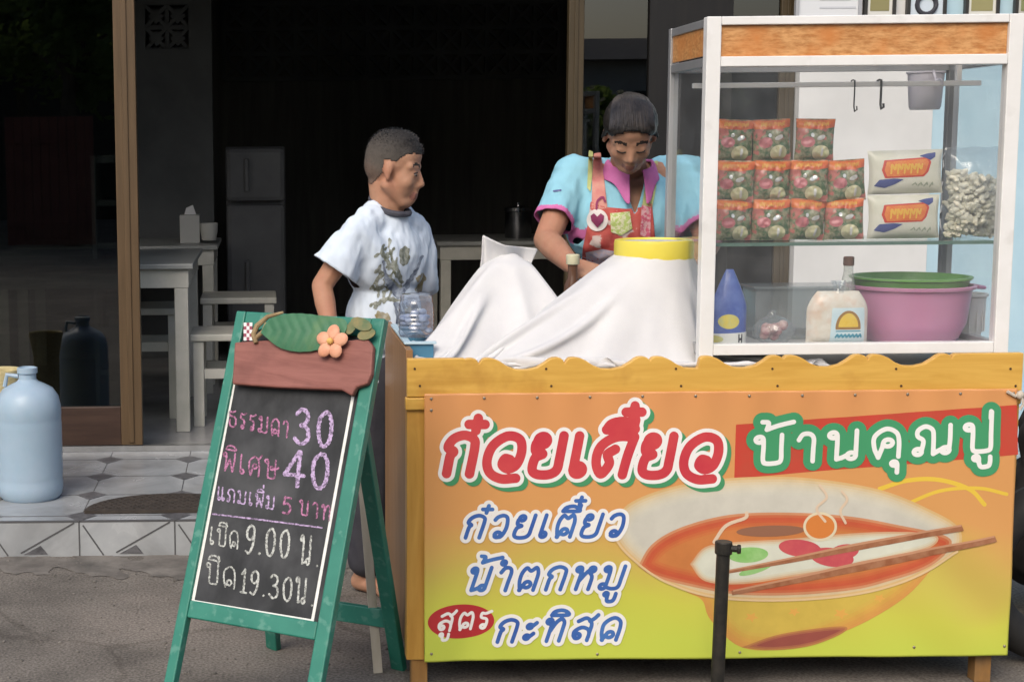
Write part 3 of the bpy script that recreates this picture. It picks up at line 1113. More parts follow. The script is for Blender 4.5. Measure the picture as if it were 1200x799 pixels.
# ------------------------------------------------------------------ on the porch
M_jug = mat('milky_blue_plastic', (.29, .40, .50), (.34, .44, .54), scale=5, rough=.35, sss=.15, spec=.4)
pj = on_floor(36, 577, Z_P)
pj = Vector((at(36, 577, 5.06).x, 5.06, Z_P))
r = (76 - -2) / 2 / 1800 * 5.05 * 1.0
t = thing('water_jug', pj, 'big milky blue water jug standing on the tiled porch', 'jug')
b = MB()
prof = [(0, .004), (r * .86, .0), (r * .96, .012), (r, .035)]
for i in range(6):
    z = .05 + i * .04
    prof += [(r, z), (r * .988, z + .012), (r * .988, z + .022), (r, z + .034)] if i in (0, 5) else [(r, z), (r, z + .034)]
prof += [(r * .985, .31), (r * .92, .342), (r * .76, .368), (r * .5, .384), (r * .34, .392), (r * .27, .40), (r * .26, .418), (r * .31, .421), (r * .31, .438), (r * .26, .44), (r * .24, .425), (0, .42)]
b.lathe([(a, z + Z_P) for a, z in prof], (pj.x, pj.y, 0), 48)
b.build('bottle', M_jug, t, smooth=True)
b = MB()
b.tube([(pj.x - .045, pj.y - .05, Z_P + .40), (pj.x - .06, pj.y - .06, Z_P + .425), (pj.x - .02, pj.y - .075, Z_P + .43), (pj.x + .0, pj.y - .06, Z_P + .395)][:0] or
       [(pj.x - r * .28, pj.y, Z_P + .41), (pj.x - r * .62, pj.y, Z_P + .415), (pj.x - r * .70, pj.y, Z_P + .375)], .008, 8)
b.build('handle', M_jug, t, smooth=True)

# straw basket behind the jug
pk = at(4, 448, 5.25)
t = thing('straw_basket', (pk.x, 5.3, Z_P), 'straw coloured basket peeking out behind the water jug', 'basket')
b = MB()
rb = .06
b.lathe([(0, Z_P + .002), (.05, Z_P + .0), (.055, pk.z - .06), (.072, pk.z + .03), (.070, pk.z + .04), (.062, pk.z + .036), (.05, pk.z - .04), (0, pk.z - .05)], (pk.x - .015, 5.3, 0), 28)
b.build('body', mat('woven_straw', (.40, .34, .17), (.52, .45, .25), scale=60, stretch=(1, 1, 3), rough=.8, bump=.5), t, smooth=True)

# door mat with holes
pm0, pm1 = on_floor(122, 590, Z_P), on_floor(236, 590, Z_P)
F = Field(-.80, 4.76, -.15, 5.12, .006)
cxm = (pm0.x + pm1.x) / 2 + .06
F.poly([(cxm + .27 * math.cos(R(a)), 4.80 + .24 * math.sin(R(a))) for a in range(0, 181, 10)])
# hole pattern
HX, HY = F.X / .026, F.Y / .022
g = np.hypot(((HX + .5 * (np.floor(HY) % 2)) % 1) - .5, (HY % 1) - .5) * .024 - .0066
F.F = np.maximum(F.F, np.where(F.F < -.012, -g, -1))
me = F.mesh('mat', lambda x, y: (x, y, Z_P + .0125), run=1)
o = link_mesh('doormat', me, mat('brown_rubber', (.032, .026, .022), (.05, .04, .033), scale=30, rough=.85, bump=.4), loc=(cxm, 4.9, Z_P))
md = o.modifiers.new('thick', 'SOLIDIFY')
md.thickness = .0105
md.offset = -1
tag(o, 'dark brown half round rubber doormat with holes on the porch tiles', 'doormat')

# ------------------------------------------------------------------ pictures on the white wall
YWL = Y_DOOR - .001
pf = [(930, 1007, (.62, .64, .66), (.50, .52, .55), 'pale notice in a thin frame on the white wall, wide, leftmost', 'line'),
      (1010, 1047, (.62, .62, .58), (.24, .22, .10), 'small white framed picture with an olive field on the white wall', 'block'),
      (1060, 1106, (.55, .63, .70), (.04, .04, .05), 'pale blue framed picture with a black ring on the white wall', 'ring'),
      (1128, 1168, (.64, .64, .58), (.28, .26, .12), 'larger white framed picture with an olive field right of the black ring', 'block'),
      (1186, 1222, (.5, .5, .45), (.2, .22, .1), 'green tinted framed picture at the right edge', 'block')]
for i, (xa, xb, c_, k_, lab, kind) in enumerate(pf):
    a0, a1 = at(xa, 24, YWL), at(xb, 24, YWL)
    z0, z1 = a0.z, a0.z + .34
    t = thing('framed_picture', ((a0.x + a1.x) / 2, YWL, z0), lab, 'picture', 'pictures on the white wall')
    b = MB()
    w_ = .012
    for (p, q) in (((a0.x, z0), (a0.x + w_, z1)), ((a1.x - w_, z0), (a1.x, z1)), ((a0.x + w_, z0), (a1.x - w_, z0 + w_)), ((a0.x + w_, z1 - w_), (a1.x - w_, z1))):
        b.box2((p[0], YWL - .022, p[1]), (q[0], YWL - .002, q[1]))
    b.build('frame', mat('dark_picture_frame', (.03, .028, .025), rough=.4) if i else mat('grey_picture_frame', (.35, .36, .38), rough=.4), t)
    b = MB()
    b.box2((a0.x + w_, YWL - .014, z0 + w_), (a1.x - w_, YWL - .004, z1 - w_))
    pr = b.build('print', mat(f'print_paper_{i}', c_, rough=.5), t)
    b = MB()
    xm = (a0.x + a1.x) / 2
    if kind == 'ring':
        b.tube([(xm + .035 * math.cos(R(a)), YWL - .016, z0 + .055 + .035 * math.sin(R(a))) for a in range(0, 360, 20)], .009, 6, closed=True)
    elif kind == 'block':
        b.box2((a0.x + .024, YWL - .0155, z0 + .032), (a1.x - .024, YWL - .0135, z0 + .10))
        b.box2((a0.x + .03, YWL - .0155, z0 + .14), (a1.x - .03, YWL - .0135, z0 + .25))
    else:
        for q in range(8):
            b.box2((a0.x + .09, YWL - .0155, z0 + .04 + q * .03), (a1.x - .02 - .02 * (q % 3), YWL - .0135, z0 + .047 + q * .03))
    b.build('image', mat(f'print_ink_{i}', k_, rough=.5), pr)
# ------------------------------------------------------------------ the food cart
YC = 3.5                                   # plane of the cart's front
M_pine = mat('golden_varnished_pine', (.56, .31, .055), (.68, .41, .09), scale=3, stretch=(1.2, 8, 14), rough=.38, bump=.12, contrast=(.3, .7), c3=(.40, .19, .035), scale3=7, mix3=(.6, .8), dist=.8)
M_pine_v = mat('golden_varnished_pine_upright', (.48, .245, .045), (.60, .34, .075), scale=3, stretch=(14, 8, 1.2), rough=.38, bump=.12, contrast=(.3, .7), c3=(.38, .18, .035), scale3=7, mix3=(.6, .8), dist=.8)
M_ply = mat('brown_varnished_plywood', (.23, .12, .05), (.33, .18, .08), scale=2.5, stretch=(6, 6, 1), rough=.45, bump=.08, contrast=(.3, .7), dist=1.0)
M_steeltop = mat('brushed_steel_top', (.42, .42, .42), (.5, .5, .5), scale=20, stretch=(1, 12, 1), rough=.35, metal=.9)
xL, xR = at(476, 470, YC).x, at(1193, 440, YC).x
zT = at(480, 427, YC).z                    # table top
YB = 4.13
cart = thing('food_cart', ((xL + xR) / 2, (YC + YB) / 2, 0), 'golden wooden food cart with a scalloped front rail', 'cart')
# scalloped rail
out = []
zc = at(800, 418, YC).z + .004
zb = at(800, 462, YC - .02).z
n = 360
W = xR - xL
SC = .1955 / 98.0
prof_ = [(0, 7), (2.5, 2), (6, .3), (11, 0), (17, 1), (24, 4), (32, 9.5), (42, 13.5), (54, 14), (66, 11.5), (75, 6), (80, 2.2), (84, .3), (90, 0), (94, 1.2), (96, 3), (98, 7)]
notches = [560, 660, 758, 815, 913, 1012, 1109]
nx_ = [at(q, 430, YC).x for q in notches]
pu = [q[0] for q in prof_]
pd = [q[1] for q in prof_]
for i in range(n + 1):
    x = xL + W * i / n
    d = 0.0
    if x < nx_[0]:
        k = (nx_[0] - x) / SC
        d = np.interp(98 - k, pu, pd) if k < 16 else 0
    elif x > nx_[-1]:
        k = (x - nx_[-1]) / SC
        d = np.interp(k, pu, pd) if k < 11 else 0
    else:
        for a_ in range(len(nx_) - 1):
            if nx_[a_] <= x <= nx_[a_ + 1]:
                d = np.interp((x - nx_[a_]) / SC if a_ != 3 else (x - nx_[a_]) / SC, pu, pd)
    out.append((x, YC - .022, zc - float(d) * SC))
b = MB()
b.prism(out + [(xR, YC - .022, zb), (xL, YC - .022, zb)], (0, .02, 0))
b.build('front_rail', M_pine, cart, bevel=.002)
b = MB()
b.box2((xL - .004, YC - .026, zb - .03), (xR - .002, YC - .001, zb - .0015))
b.build('ledge', M_pine, cart, bevel=.003)
for q_ in (486, 640, 792, 905, 1050, 1184):
    for zz_ in (432, 452):
        b = MB()
        p_ = at(q_ + (zz_ - 432) * .3, zz_, YC - .022)
        b.cyl((p_.x, YC - .0225, p_.z), (p_.x, YC - .0235, p_.z), .0028, n=8)
        b.build('nail', mat('rusty_nail', (.09, .05, .03), rough=.6, metal=.4), cart)
z_pb = at(480, 770, YC).z
for (xa, xb, lab) in ((xL, xL + .042, 'f'), (xR - .044, xR - .002, 'f')):
    b = MB()
    b.box2((xa, YC - .018, z_pb), (xb, YC + .026, zb - .031))
    b.build('post', M_pine_v, cart, bevel=.002)
M_legwood = mat('scuffed_leg_wood', (.24, .12, .035), (.36, .19, .055), scale=6, stretch=(6, 6, 1), rough=.6, c3=(.12, .08, .05), scale3=8, mix3=(.5, .8))
xl2 = at(1140, 785, YC).x
for (xa, ya) in ((xL + .012, YC - .012), (xl2, YC - .01), (xL + .012, YB - .06), (xl2 + .05, YB - .06)):
    b = MB()
    b.box2((xa, ya, 0), (xa + .038, ya + .038, z_pb - .001 if ya < YC else zT - .045))
    b.build('leg', M_legwood, cart, bevel=.002)
b = MB()
b.box2((xL + .002, YC + .027, z_pb + .015), (xL + .018, YB, zT + .03))
b.build('side_panel', M_ply, cart, bevel=.001)
b = MB()
b.box2((xR - .02, YC + .027, z_pb + .015), (xR - .004, YB, zT - .021))
b.build('side_panel', M_ply, cart, bevel=.001)
b = MB()
b.box2((xL + .019, YC + .001, zT - .04), (xR - .003, YB, zT - .022))
b.build('deck', M_ply, cart)
b = MB()
b.box2((xL + .019, YC + .001, zT - .0215), (xR - .003, YB, zT - .02))
b.build('counter_top', M_steeltop, cart)
ZD = zT - .0195                            # what stands on the cart stands here
b = MB()
b.box2((xL + .019, YC + .008, z_pb + .015), (xR - .021, YC + .02, zb - .032))
b.build('front_panel', M_ply, cart)
b = MB()
b.box2((xL + .019, YC + .03, z_pb + .02), (xR - .021, YB - .07, z_pb + .035))
b.build('under_shelf', M_ply, cart)

# ------------------------------------------------------------------ the banner
YN = YC - .031
random.seed(3)


def wrinkle(x, z):
    a = mnoise.noise(Vector((x * 2.2, z * 2.2, 4.0))) * .009 + mnoise.noise(Vector((x * 5 + z * 4, z * 3 - x * 2, 9.0))) * .0045
    # a soft diagonal pull at the right and sagging between the pins along the top
    d = (x - 1.55) * .8 + (z - .25) * .6
    a += .0055 * math.sin(d * 34) * math.exp(-((x - 1.6) ** 2 + (z - .22) ** 2) / .02)
    a += .0016 * math.sin(x * 60) * max(0, (z - .55) / .13) ** 2
    d2 = (x - .45) - (z - .15) * .35
    a += .003 * math.sin(d2 * 40) * math.exp(-((x - .42) ** 2 + (z - .12) ** 2) / .012)
    return a


def on_banner(layer):
    def fn(px, py):
        p = at(px, py, YN)
        return Vector((p.x, YN - .004 + wrinkle(p.x, p.z) - layer * .0002, p.z))
    return fn


banner = thing('banner', (at(840, 770, YN).x, YN, at(840, 770, YN).z), 'orange and lime vinyl banner with Thai lettering and a noodle bowl on the cart', 'banner')
m = bpy.data.materials.new('vinyl_print')
m.use_nodes = True
nt = m.node_tree
pb_s = nt.nodes['Principled BSDF']
pb_s.inputs['Roughness'].default_value = .42
tc = nt.nodes.new('ShaderNodeTexCoord')
sx = nt.nodes.new('ShaderNodeSeparateXYZ')
nt.links.new(tc.outputs['Object'], sx.inputs[0])
nz = nt.nodes.new('ShaderNodeTexNoise')
nz.inputs['Scale'].default_value = 2.6
nz.inputs['Detail'].default_value = 2
nt.links.new(tc.outputs['Object'], nz.inputs['Vector'])
a1 = nt.nodes.new('ShaderNodeMath'); a1.operation = 'MULTIPLY_ADD'
a1.inputs[1].default_value = .26; a1.inputs[2].default_value = -.13
nt.links.new(nz.outputs['Fac'], a1.inputs[0])
a2 = nt.nodes.new('ShaderNodeMath'); a2.operation = 'ADD'
nt.links.new(sx.outputs['Z'], a2.inputs[0]); nt.links.new(a1.outputs[0], a2.inputs[1])
cr = nt.nodes.new('ShaderNodeValToRGB')
e = cr.color_ramp.elements
e[0].position, e[0].color = 0.02, (.50, .57, .075, 1)
e[1].position, e[1].color = 0.60, (.62, .28, .10, 1)
for pos, c in ((.12, (.54, .54, .075, 1)), (.21, (.55, .42, .09, 1)), (.32, (.62, .31, .10, 1))):
    q = e.new(pos); q.color = c
nt.links.new(a2.outputs[0], cr.inputs[0])
nt.links.new(cr.outputs[0], pb_s.inputs['Base Color'])
M_vinyl = m


def ink(name, c, c2=None, scale=14):
    return mat('ink_' + name, c, c2, scale=scale, rough=.42)


nx, nz_ = 300, 130
vs, fs = [], []
cor = [(497, 461), (1192, 455), (1180, 767), (497, 774)]
fnb = on_banner(0)
for j in range(nz_ + 1):
    for i in range(nx + 1):
        u, v = i / nx, j / nz_
        x = (cor[0][0] * (1 - u) + cor[1][0] * u) * (1 - v) + (cor[3][0] * (1 - u) + cor[2][0] * u) * v
        y = (cor[0][1] * (1 - u) + cor[1][1] * u) * (1 - v) + (cor[3][1] * (1 - u) + cor[2][1] * u) * v
        vs.append(fnb(x, y))
for j in range(nz_):
    for i in range(nx):
        a = j * (nx + 1) + i
        fs.append((a, a + 1, a + nx + 2, a + nx + 1))
me = bpy.data.meshes.new('sheet')
me.from_pydata(vs, [], fs)
sheet = link_mesh('sheet', me, M_vinyl, banner, smooth=True)
md = sheet.modifiers.new('thick', 'SOLIDIFY'); md.thickness = .0005; md.offset = -1
if sheet.data.polygons[0].normal.y > 0:
    sheet.data.flip_normals()


def printed(name, field, layer, m, grow=0.0, dx=0, dy=0, parent=banner):
    me_ = field.mesh(name, on_banner(layer), grow=grow, dx=dx, dy=dy)
    o = link_mesh(name, me_, m, parent)
    return o


def blob(pts, h=1.0, k=6):
    xs_ = [p[0] for p in pts]; ys_ = [p[1] for p in pts]
    f = Field(min(xs_) - 12, min(ys_) - 12, max(xs_) + 12, max(ys_) + 12, h)
    q = spline(list(pts) + [pts[0]], k)[:-1] if k else pts
    return f.poly(q)


def ellipse(cx, cy, rx, ry, rot=0.0, n=30):
    c, s = math.cos(R(rot)), math.sin(R(rot))
    return [(cx + rx * math.cos(2 * math.pi * i / n) * c - ry * math.sin(2 * math.pi * i / n) * s,
             cy + rx * math.cos(2 * math.pi * i / n) * s + ry * math.sin(2 * math.pi * i / n) * c) for i in range(n)]


# red strip behind the name
f = blob([(862, 497), (1191, 474), (1191.5, 532), (860, 560)], 1.2, 0)
printed('red_strip', f, 1, ink('red', (.52, .055, .035), (.46, .07, .04)))
# yellow swirls
f = Field(960, 540, 1196, 700, 1.0)
f.stroke(spline([(1030, 572), (1062, 562), (1098, 561), (1134, 572), (1152, 590)]), 5)
f.stroke(spline([(1060, 590), (1100, 574), (1145, 571), (1178, 578)]), 4)
printed('swirl', f, 1, ink('yellow', (.72, .50, .06)))
def soft(name, f, layer, cols, step):
    """the printed picture's own tones, from the edge inward"""
    for q, c_ in enumerate(cols):
        printed(name, f, layer + q * .3, mat(f'ink_{name}_{q}', c_, tuple(v * .9 for v in c_), scale=18, rough=.42), grow=-step * q)


# the bowl
body_pts = [(752, 655), (800, 690), (822, 702), (832, 725), (868, 757), (925, 759), (985, 741), (1050, 706), (1095, 662), (1112, 645), (1000, 640), (860, 640)]
soft('bowl_base', blob([(868, 757), (915, 742), (985, 733), (987, 741), (950, 756), (905, 761)]), 3.9, [(.46, .20, .07), (.38, .13, .07), (.30, .08, .06)], 2)
soft('bowl_body', blob(body_pts), 2, [(.62, .30, .075), (.62, .32, .075), (.62, .35, .075), (.61, .38, .075), (.60, .41, .08), (.59, .43, .08)], 4)
rim = [(719, 612), (735, 590), (775, 573), (830, 562), (890, 558), (950, 560), (1030, 573), (1090, 597), (1122, 618), (1120, 645), (1085, 668), (1020, 692), (930, 702), (840, 699), (780, 681), (742, 655), (722, 632)]
soft('bowl_rim', blob(rim), 4, [(.64, .44, .20), (.64, .50, .30), (.63, .54, .37), (.62, .56, .42), (.61, .57, .45), (.60, .57, .47), (.58, .56, .47), (.57, .55, .47)], 3)
soup = [(747, 662), (762, 638), (790, 620), (835, 606), (880, 600), (940, 600), (1000, 605), (1050, 614), (1105, 626), (1112, 640), (1090, 662), (1040, 680), (1000, 690), (930, 696), (860, 695), (800, 684), (765, 674)]
soft('soup', blob(soup), 6.6, [(.58, .26, .13), (.54, .14, .06), (.53, .10, .045), (.54, .11, .045), (.55, .14, .05), (.56, .17, .055), (.56, .20, .06)], 3)
wh = [(808, 660), (826, 640), (862, 634), (925, 630), (985, 625), (1050, 622), (1095, 626), (1090, 640), (1050, 652), (1000, 664), (930, 674), (870, 683), (826, 680)]
soft('noodles', blob(wh), 9, [(.60, .38, .22), (.62, .52, .36), (.62, .60, .46), (.63, .64, .53)], 2.2)
f = blob(ellipse(876, 649, 23, 9, -4))
f.poly(ellipse(872, 672, 16, 5, -14)) if False else None
printed('herbs', f, 11, ink('herb', (.20, .44, .12), (.30, .52, .2), 30))
printed('herbs', blob(ellipse(884, 666, 20, 4.5, -18)), 11, ink('herb', (.20, .44, .12)))
f = Field(890, 610, 1030, 680, 1.0)
f.poly(ellipse(936, 641, 25, 10, 6)); 
f.poly(ellipse(974, 652, 26, 11, 8)); f.poly(ellipse(988, 646, 18, 9, -10))
printed('meat', f, 11.4, ink('meat', (.54, .10, .10), (.48, .07, .09), 30))
printed('meat', blob(ellipse(902, 621, 40, 6.5, -2)), 11, ink('brown_meat', (.26, .12, .07)))
f = blob(ellipse(960, 616, 20, 17))
printed('crouton', f, 11.8, ink('cream', (.66, .58, .40)))
printed('crouton', f, 12.2, ink('bowl', (.6, .2, .045)), grow=-3)
f = Field(800, 550, 1000, 660, .8)
for pts_, w_ in (([(966, 610), (956, 595), (968, 582), (960, 568)], 3), ([(990, 612), (984, 598), (992, 585), (986, 575)], 3), ([(836, 634), (850, 615), (872, 606), (874, 600)], 4)):
    f = Field(800, 550, 1000, 660, .8)
    f.stroke(spline(pts_), w_)
    printed('steam', f, 12.5, ink('steam', (.64, .50, .36)))
f = Field(840, 610, 1180, 705, .8)
f.poly([(850, 667), (1000, 636), (1124, 613), (1127, 620), (1000, 645), (851, 671)])
f.poly([(856, 691), (1010, 657), (1163, 626), (1166, 633), (1010, 668), (857, 696)])
printed('chopstick', f, 13, ink('chopstick', (.27, .10, .045), (.36, .17, .09), 40))
f = Field(840, 610, 1180, 705, .8)
f.poly([(858, 690), (1010, 656.5), (1163, 626), (1163, 628), (1010, 660), (858, 692)])
f.poly([(850, 667), (1000, 636), (1124, 613), (1124, 615), (1000, 639), (850, 668.5)])
printed('chopstick_highlight', f, 13.5, ink('highlight', (.50, .26, .15)))
f = Field(700, 560, 1140, 720, 1.0)
f.stroke(spline(rim[9:] + rim[:1]), 2.5)
printed('rim_line', f, 10.5, ink('rim_line', (.66, .48, .26)))
# stars on the bowl
f = Field(850, 690, 1060, 745, .8)
for (sx_, sy_, sr) in ((880, 722, 9), (930, 716, 8), (985, 718, 10), (1030, 700, 8)):
    f.poly([(sx_ + sr * (1 if k % 2 == 0 else .45) * math.cos(R(36 * k + 10)), sy_ + .7 * sr * (1 if k % 2 == 0 else .45) * math.sin(R(36 * k + 10))) for k in range(10)])
printed('star', f, 3.8, ink('dull_yellow', (.66, .36, .08)))

# lettering
f = Field(490, 452, 885, 590, .8)
for s in place_text('ก๋ฦยเฏี๋ยฦ', 516, 554, 842, 556, 45, slant=.20, gap=.13, k=7):
    f.stroke(s, 11.2, reach=14)
printed('headline_shadow', f, 6.8, ink('green', (.06, .27, .12)), grow=4.5, dx=4.5, dy=4.5)
printed('headline_outline', f, 7.4, ink('white', (.78, .77, .74)), grow=4.3)
printed('headline', f, 8, ink('headline_red', (.50, .035, .055), (.58, .07, .07), 6))
f = Field(860, 455, 1190, 580, .8)
for s in place_text('บ้านคุณปู่', 882, 544, 1166, 527, 33, slant=.05, gap=.22, k=7):
    f.stroke(s, 5.4, reach=16)
printed('name_outline', f, 7, ink('leaf_green', (.055, .29, .13)), grow=8.5)
printed('name', f, 8, ink('white', (.78, .77, .74)))
M_blue = ink('blue', (.035, .10, .36), (.06, .17, .45), 10)
for i, (w, x0_, y0_, x1_, y1_, hh) in enumerate((('ก๋วยเตี๋ยว', 541, 629, 728, 627, 26), ('น้ำตกหมู', 544, 691, 728, 689, 27), ('กะทิสด', 578, 751, 726, 749, 26))):
    f = Field(x0_ - 16, y0_ - 72, x1_ + 32, y0_ + 34, .6)
    for s in place_text(w, x0_, y0_, x1_, y1_, hh, slant=.34, gap=.2, k=6):
        f.stroke(s, 4.6, reach=8)
    printed('line_outline', f, 10.8, ink('white', (.78, .77, .74)), grow=4.2)
    printed('line', f, 11.4, M_blue)
f = blob(ellipse(540, 727, 39, 20, -2), .8)
printed('red_oval', f, 2, ink('oval_red', (.42, .03, .035)))
f = Field(495, 690, 590, 765, .5)
for s in place_text('สูตร', 510, 738, 574, 735, 20, slant=.25, gap=.16, k=6):
    f.stroke(s, 3.4, reach=6)
printed('line', f, 3, ink('white', (.78, .77, .74)))
# pins and the knotted string at the right edge
b = MB()
for k in range(12):
    p = on_banner(0)(505 + k * 62, 466.5 - k * .55)
    b.ell(p + Vector((0, -.001, 0)), (.0035, .002, .0035), u=8, v=6)
for q in ((505, 764), (505, 480), (1176, 756), (1070, 757), (866, 763), (700, 766)):
    p = on_banner(0)(*q)
    b.ell(p + Vector((0, -.001, 0)), (.0035, .002, .0035), u=8, v=6)
b.build('pin', mat('dull_pin', (.30, .26, .2), rough=.4, metal=.6), banner)
kn = at(1193, 462, YN)
b = MB()
b.tube([kn + Vector((-.028, -.006, .008)), kn + Vector((-.01, -.008, -.003)), kn + Vector((.0, -.01, .008)), kn + Vector((.01, -.008, -.006)), kn + Vector((.03, .0, .004)), kn + Vector((.05, .03, -.02))], .004, 6)
b.ell(kn + Vector((.0, -.01, .0)), (.009, .008, .01), u=10, v=8)
b.tube([kn + Vector((.002, -.012, 0)), kn + Vector((.006, -.015, -.02)), kn + Vector((.0, -.012, -.034))], .003, 6)
b.build('string', mat('pale_string', (.5, .45, .38), rough=.9), banner, smooth=True)

# ------------------------------------------------------------------ black pole on its base in front of the banner
pp = at(842, 800, 3.25)
M_iron = mat('black_iron_pipe', (.018, .018, .016), (.04, .036, .03), scale=30, rough=.45, metal=.3, c3=(.07, .045, .03), scale3=18, mix3=(.6, .8), bump=.2)
yb_ = 3.28
px_ = at(842, 780, yb_).x
zt_ = at(845, 634, yb_).z
t = thing('pole_stand', (px_, yb_, 0), 'black iron pole standing on a grey block in front of the banner', 'pole')
b = MB()
b.cyl((px_ - .002, yb_, .05), (px_ + .004, yb_, zt_ - .01), .0145, n=20)
b.build('pole', M_iron, t, smooth=True)
b = MB()
tp = Vector((px_ + .004, yb_, zt_))
b.cyl(tp + Vector((0, 0, -.028)), tp, .0185, n=20)
b.cyl(tp + Vector((.012, -.006, -.014)), tp + Vector((.03, -.012, -.015)), .0075, n=12)
b.cyl(tp + Vector((.026, -.011, -.015)), tp + Vector((.034, -.013, -.015)), .011, n=6)
b.build('collar', M_iron, t, bevel=.002)
b = MB()
b.box((px_ + .0, yb_, .026), (.40, .17, .05))
b.build('base', mat('grey_cement_block', (.12, .11, .105), (.20, .19, .18), scale=12, rough=.9, bump=.5), t, bevel=.008)

# tyre leaning by the right end of the cart
ct = at(1245, 668, 3.62)
t = thing('tyre', (ct.x, 3.62, 0), 'black worn tyre leaning beside the right end of the cart', 'tyre')
b = MB()
rr = ct.z - .002
M_rub = mat('black_rubber', (.014, .014, .014), (.024, .023, .022), scale=25, rough=.75, bump=.2)
ring = []
for i in range(48):
    a = 2 * math.pi * i / 48
    pts = []
for ry, wz in ((0, 0),):
    prof = []
    for k in range(13):
        a = 2 * math.pi * k / 12
        prof.append((rr - .045 + .045 * math.cos(a), .05 * math.sin(a)))
    b.lathe(prof, (0, 0, 0), 48)
bmesh.ops.transform(b.bm, matrix=Matrix.Translation((ct.x, 3.62, rr)) @ Matrix.Rotation(R(90), 4, 'X'), verts=b.bm.verts[:])
b.build('tread', M_rub, t, smooth=True)

# dark bundle on the ground beyond the right end of the cart
q0 = at(1204, 520, 4.0)
me_ = sculpt([('ell', Vector((q0.x + .16, 4.05, .24)), (.20, .18, .24), None), ('ell', Vector((q0.x + .15, 4.05, .50)), (.15, .14, .16), None), ('cap', Vector((q0.x + .14, 4.05, .62)), Vector((q0.x + .12, 4.04, .72)), .06, .03)], .012, 4)
fold(me_, .03, 9, 1.0)
for v in me_.vertices:
    v.co.z = max(v.co.z, .001)
t = thing('cloth_bundle', (q0.x + .15, 4.05, 0), 'dark tied cloth bundle standing beyond the right end of the cart', 'bundle')
link_mesh('sack', me_, mat('charcoal_cloth', (.022, .021, .022), (.05, .047, .045), scale=8, rough=.9, bump=.3), t, smooth=True)

# pale stick leaning behind the chalkboard
p0, p1 = at(448, 742, 3.47), at(424, 500, 3.60)
b = MB()
b.bar((p0.x, 3.60, 0), (p1.x - .01, 3.62, p1.z + .02), .022, .012, up=(0, 1, 0))
tag(b.build('wooden_stick', mat('bare_pale_wood', (.42, .38, .30), (.5, .46, .38), scale=8, stretch=(6, 6, 1), rough=.7), loc=(p0.x, 3.6, 0), bevel=.001),
    'bare pale wooden stick leaning behind the chalkboard sign', 'stick')
# ------------------------------------------------------------------ the chalkboard sign
M_green = mat('dark_green_paint', (.018, .16, .115), (.03, .20, .145), scale=9, rough=.42, bump=.08, c3=(.075, .24, .185), scale3=38, mix3=(.57, .66), rvar=.15)
M_board = mat('dusty_blackboard', (.016, .018, .020), (.042, .044, .048), scale=16, rough=.75, stretch=(1, 1, .35), c3=(.085, .088, .092), scale3=7, mix3=(.48, .80))
TL, TR, BR, BL = (Vector(v) for v in ((-.057, 3.333, .912), (.2515, 3.145, .912), (.1225, 2.932, .295), (-.186, 3.12, .295)))
SX = (TR - TL).normalized()                 # across
SD = (BL - TL).normalized()                 # down the board
SN = SX.cross(SD).normalized()
if SN.y > 0:
    SN = -SN
SW, SH = (TR - TL).length, (BL - TL).length
k_leg = TL.z / (TL.z - BL.z)
SG = TL + SD * SH * k_leg                   # left foot
sign = thing('chalkboard_sign', (SG + (TR - TL) / 2) * 1.0, 'green framed chalkboard A-frame sign with Thai prices in front of the cart', 'sign')
sign.location = ((SG + TR + SD * SH * k_leg) / 2)


def sp(u, v, n=0.0):
    return TL + SX * u + SD * v + SN * n


def sbar(name, u0, v0, u1, v1, n0, n1, m=None, bevel=.003, parent=None):
    b = MB()
    vs_ = [sp(u0, v0, n0), sp(u1, v0, n0), sp(u1, v1, n0), sp(u0, v1, n0)]
    b.prism(vs_, SN * (n1 - n0))
    return b.build(name, m or M_green, parent or sign, bevel=bevel)


st, st_r, rb_ = .024, .031, .036
Lg = SH * k_leg
sbar('stile', 0, 0, st, Lg, -.022, 0)
sbar('stile', SW - st_r, 0, SW, Lg, -.022, 0)
sbar('rail', st + .0005, .0, SW - st_r - .0005, .04, -.021, -.001)
sbar('rail', st + .0005, SH - rb_, SW - st_r - .0005, SH, -.021, -.001)
board = sbar('chalkboard', st + .0005, .0405, SW - st_r - .0005, SH - rb_ - .0005, -.016, -.008, M_board, bevel=0)
# hinged back legs
top_back = [sp(.02, .03, -.028), sp(.262, .03, -.028)]
feet = [Vector((.02, 3.79, 0)), Vector((.325, 3.625, 0))]
for q, foot in zip(top_back, feet):
    b = MB()
    b.bar(q, foot + Vector((0, 0, .001)), .036, .02, up=SN)
    b.build('back_leg', M_green, sign, bevel=.003)
q0, q1 = top_back
f0, f1 = feet
b = MB()
bk = (f0 - Vector((q0.x, q0.y, 0))).normalized() * .021
b.bar(f0.lerp(q0, .16) + bk, f1.lerp(q1, .16) + bk, .018, .045, up=(0, 0, 1))
b.build('cross_bar', M_green, sign, bevel=.002)


def on_sign(n):
    def fn(px, py):
        return on_plane(px, py, TL + SN * n, SN)
    return fn


def chalked(name, f, m, grow=0.0, n=-.0074):
    return link_mesh(name, f.mesh(name, on_sign(n), grow=grow), m, sign)


def chalk(name, c):
    m = mat('chalk_' + name, tuple(x * .22 for x in c), c, scale=170, rough=.95, contrast=(.36, .58), detail=3)
    return m


C_white, C_pink, C_violet = chalk('white', (.50, .52, .49)), chalk('pink', (.45, .19, .33)), chalk('violet', (.49, .37, .58))
# white ruled line round the board
f = Field(215, 440, 425, 740, .5)
e_ = lambda u, v: None
rl = [(274, 450), (226, 704), (366, 727), (414, 462)]
f.stroke(rl, 3.4)
chalked('ruled_border', f, mat('border_white', (.72, .73, .70), (.62, .63, .60), scale=60, rough=.6))


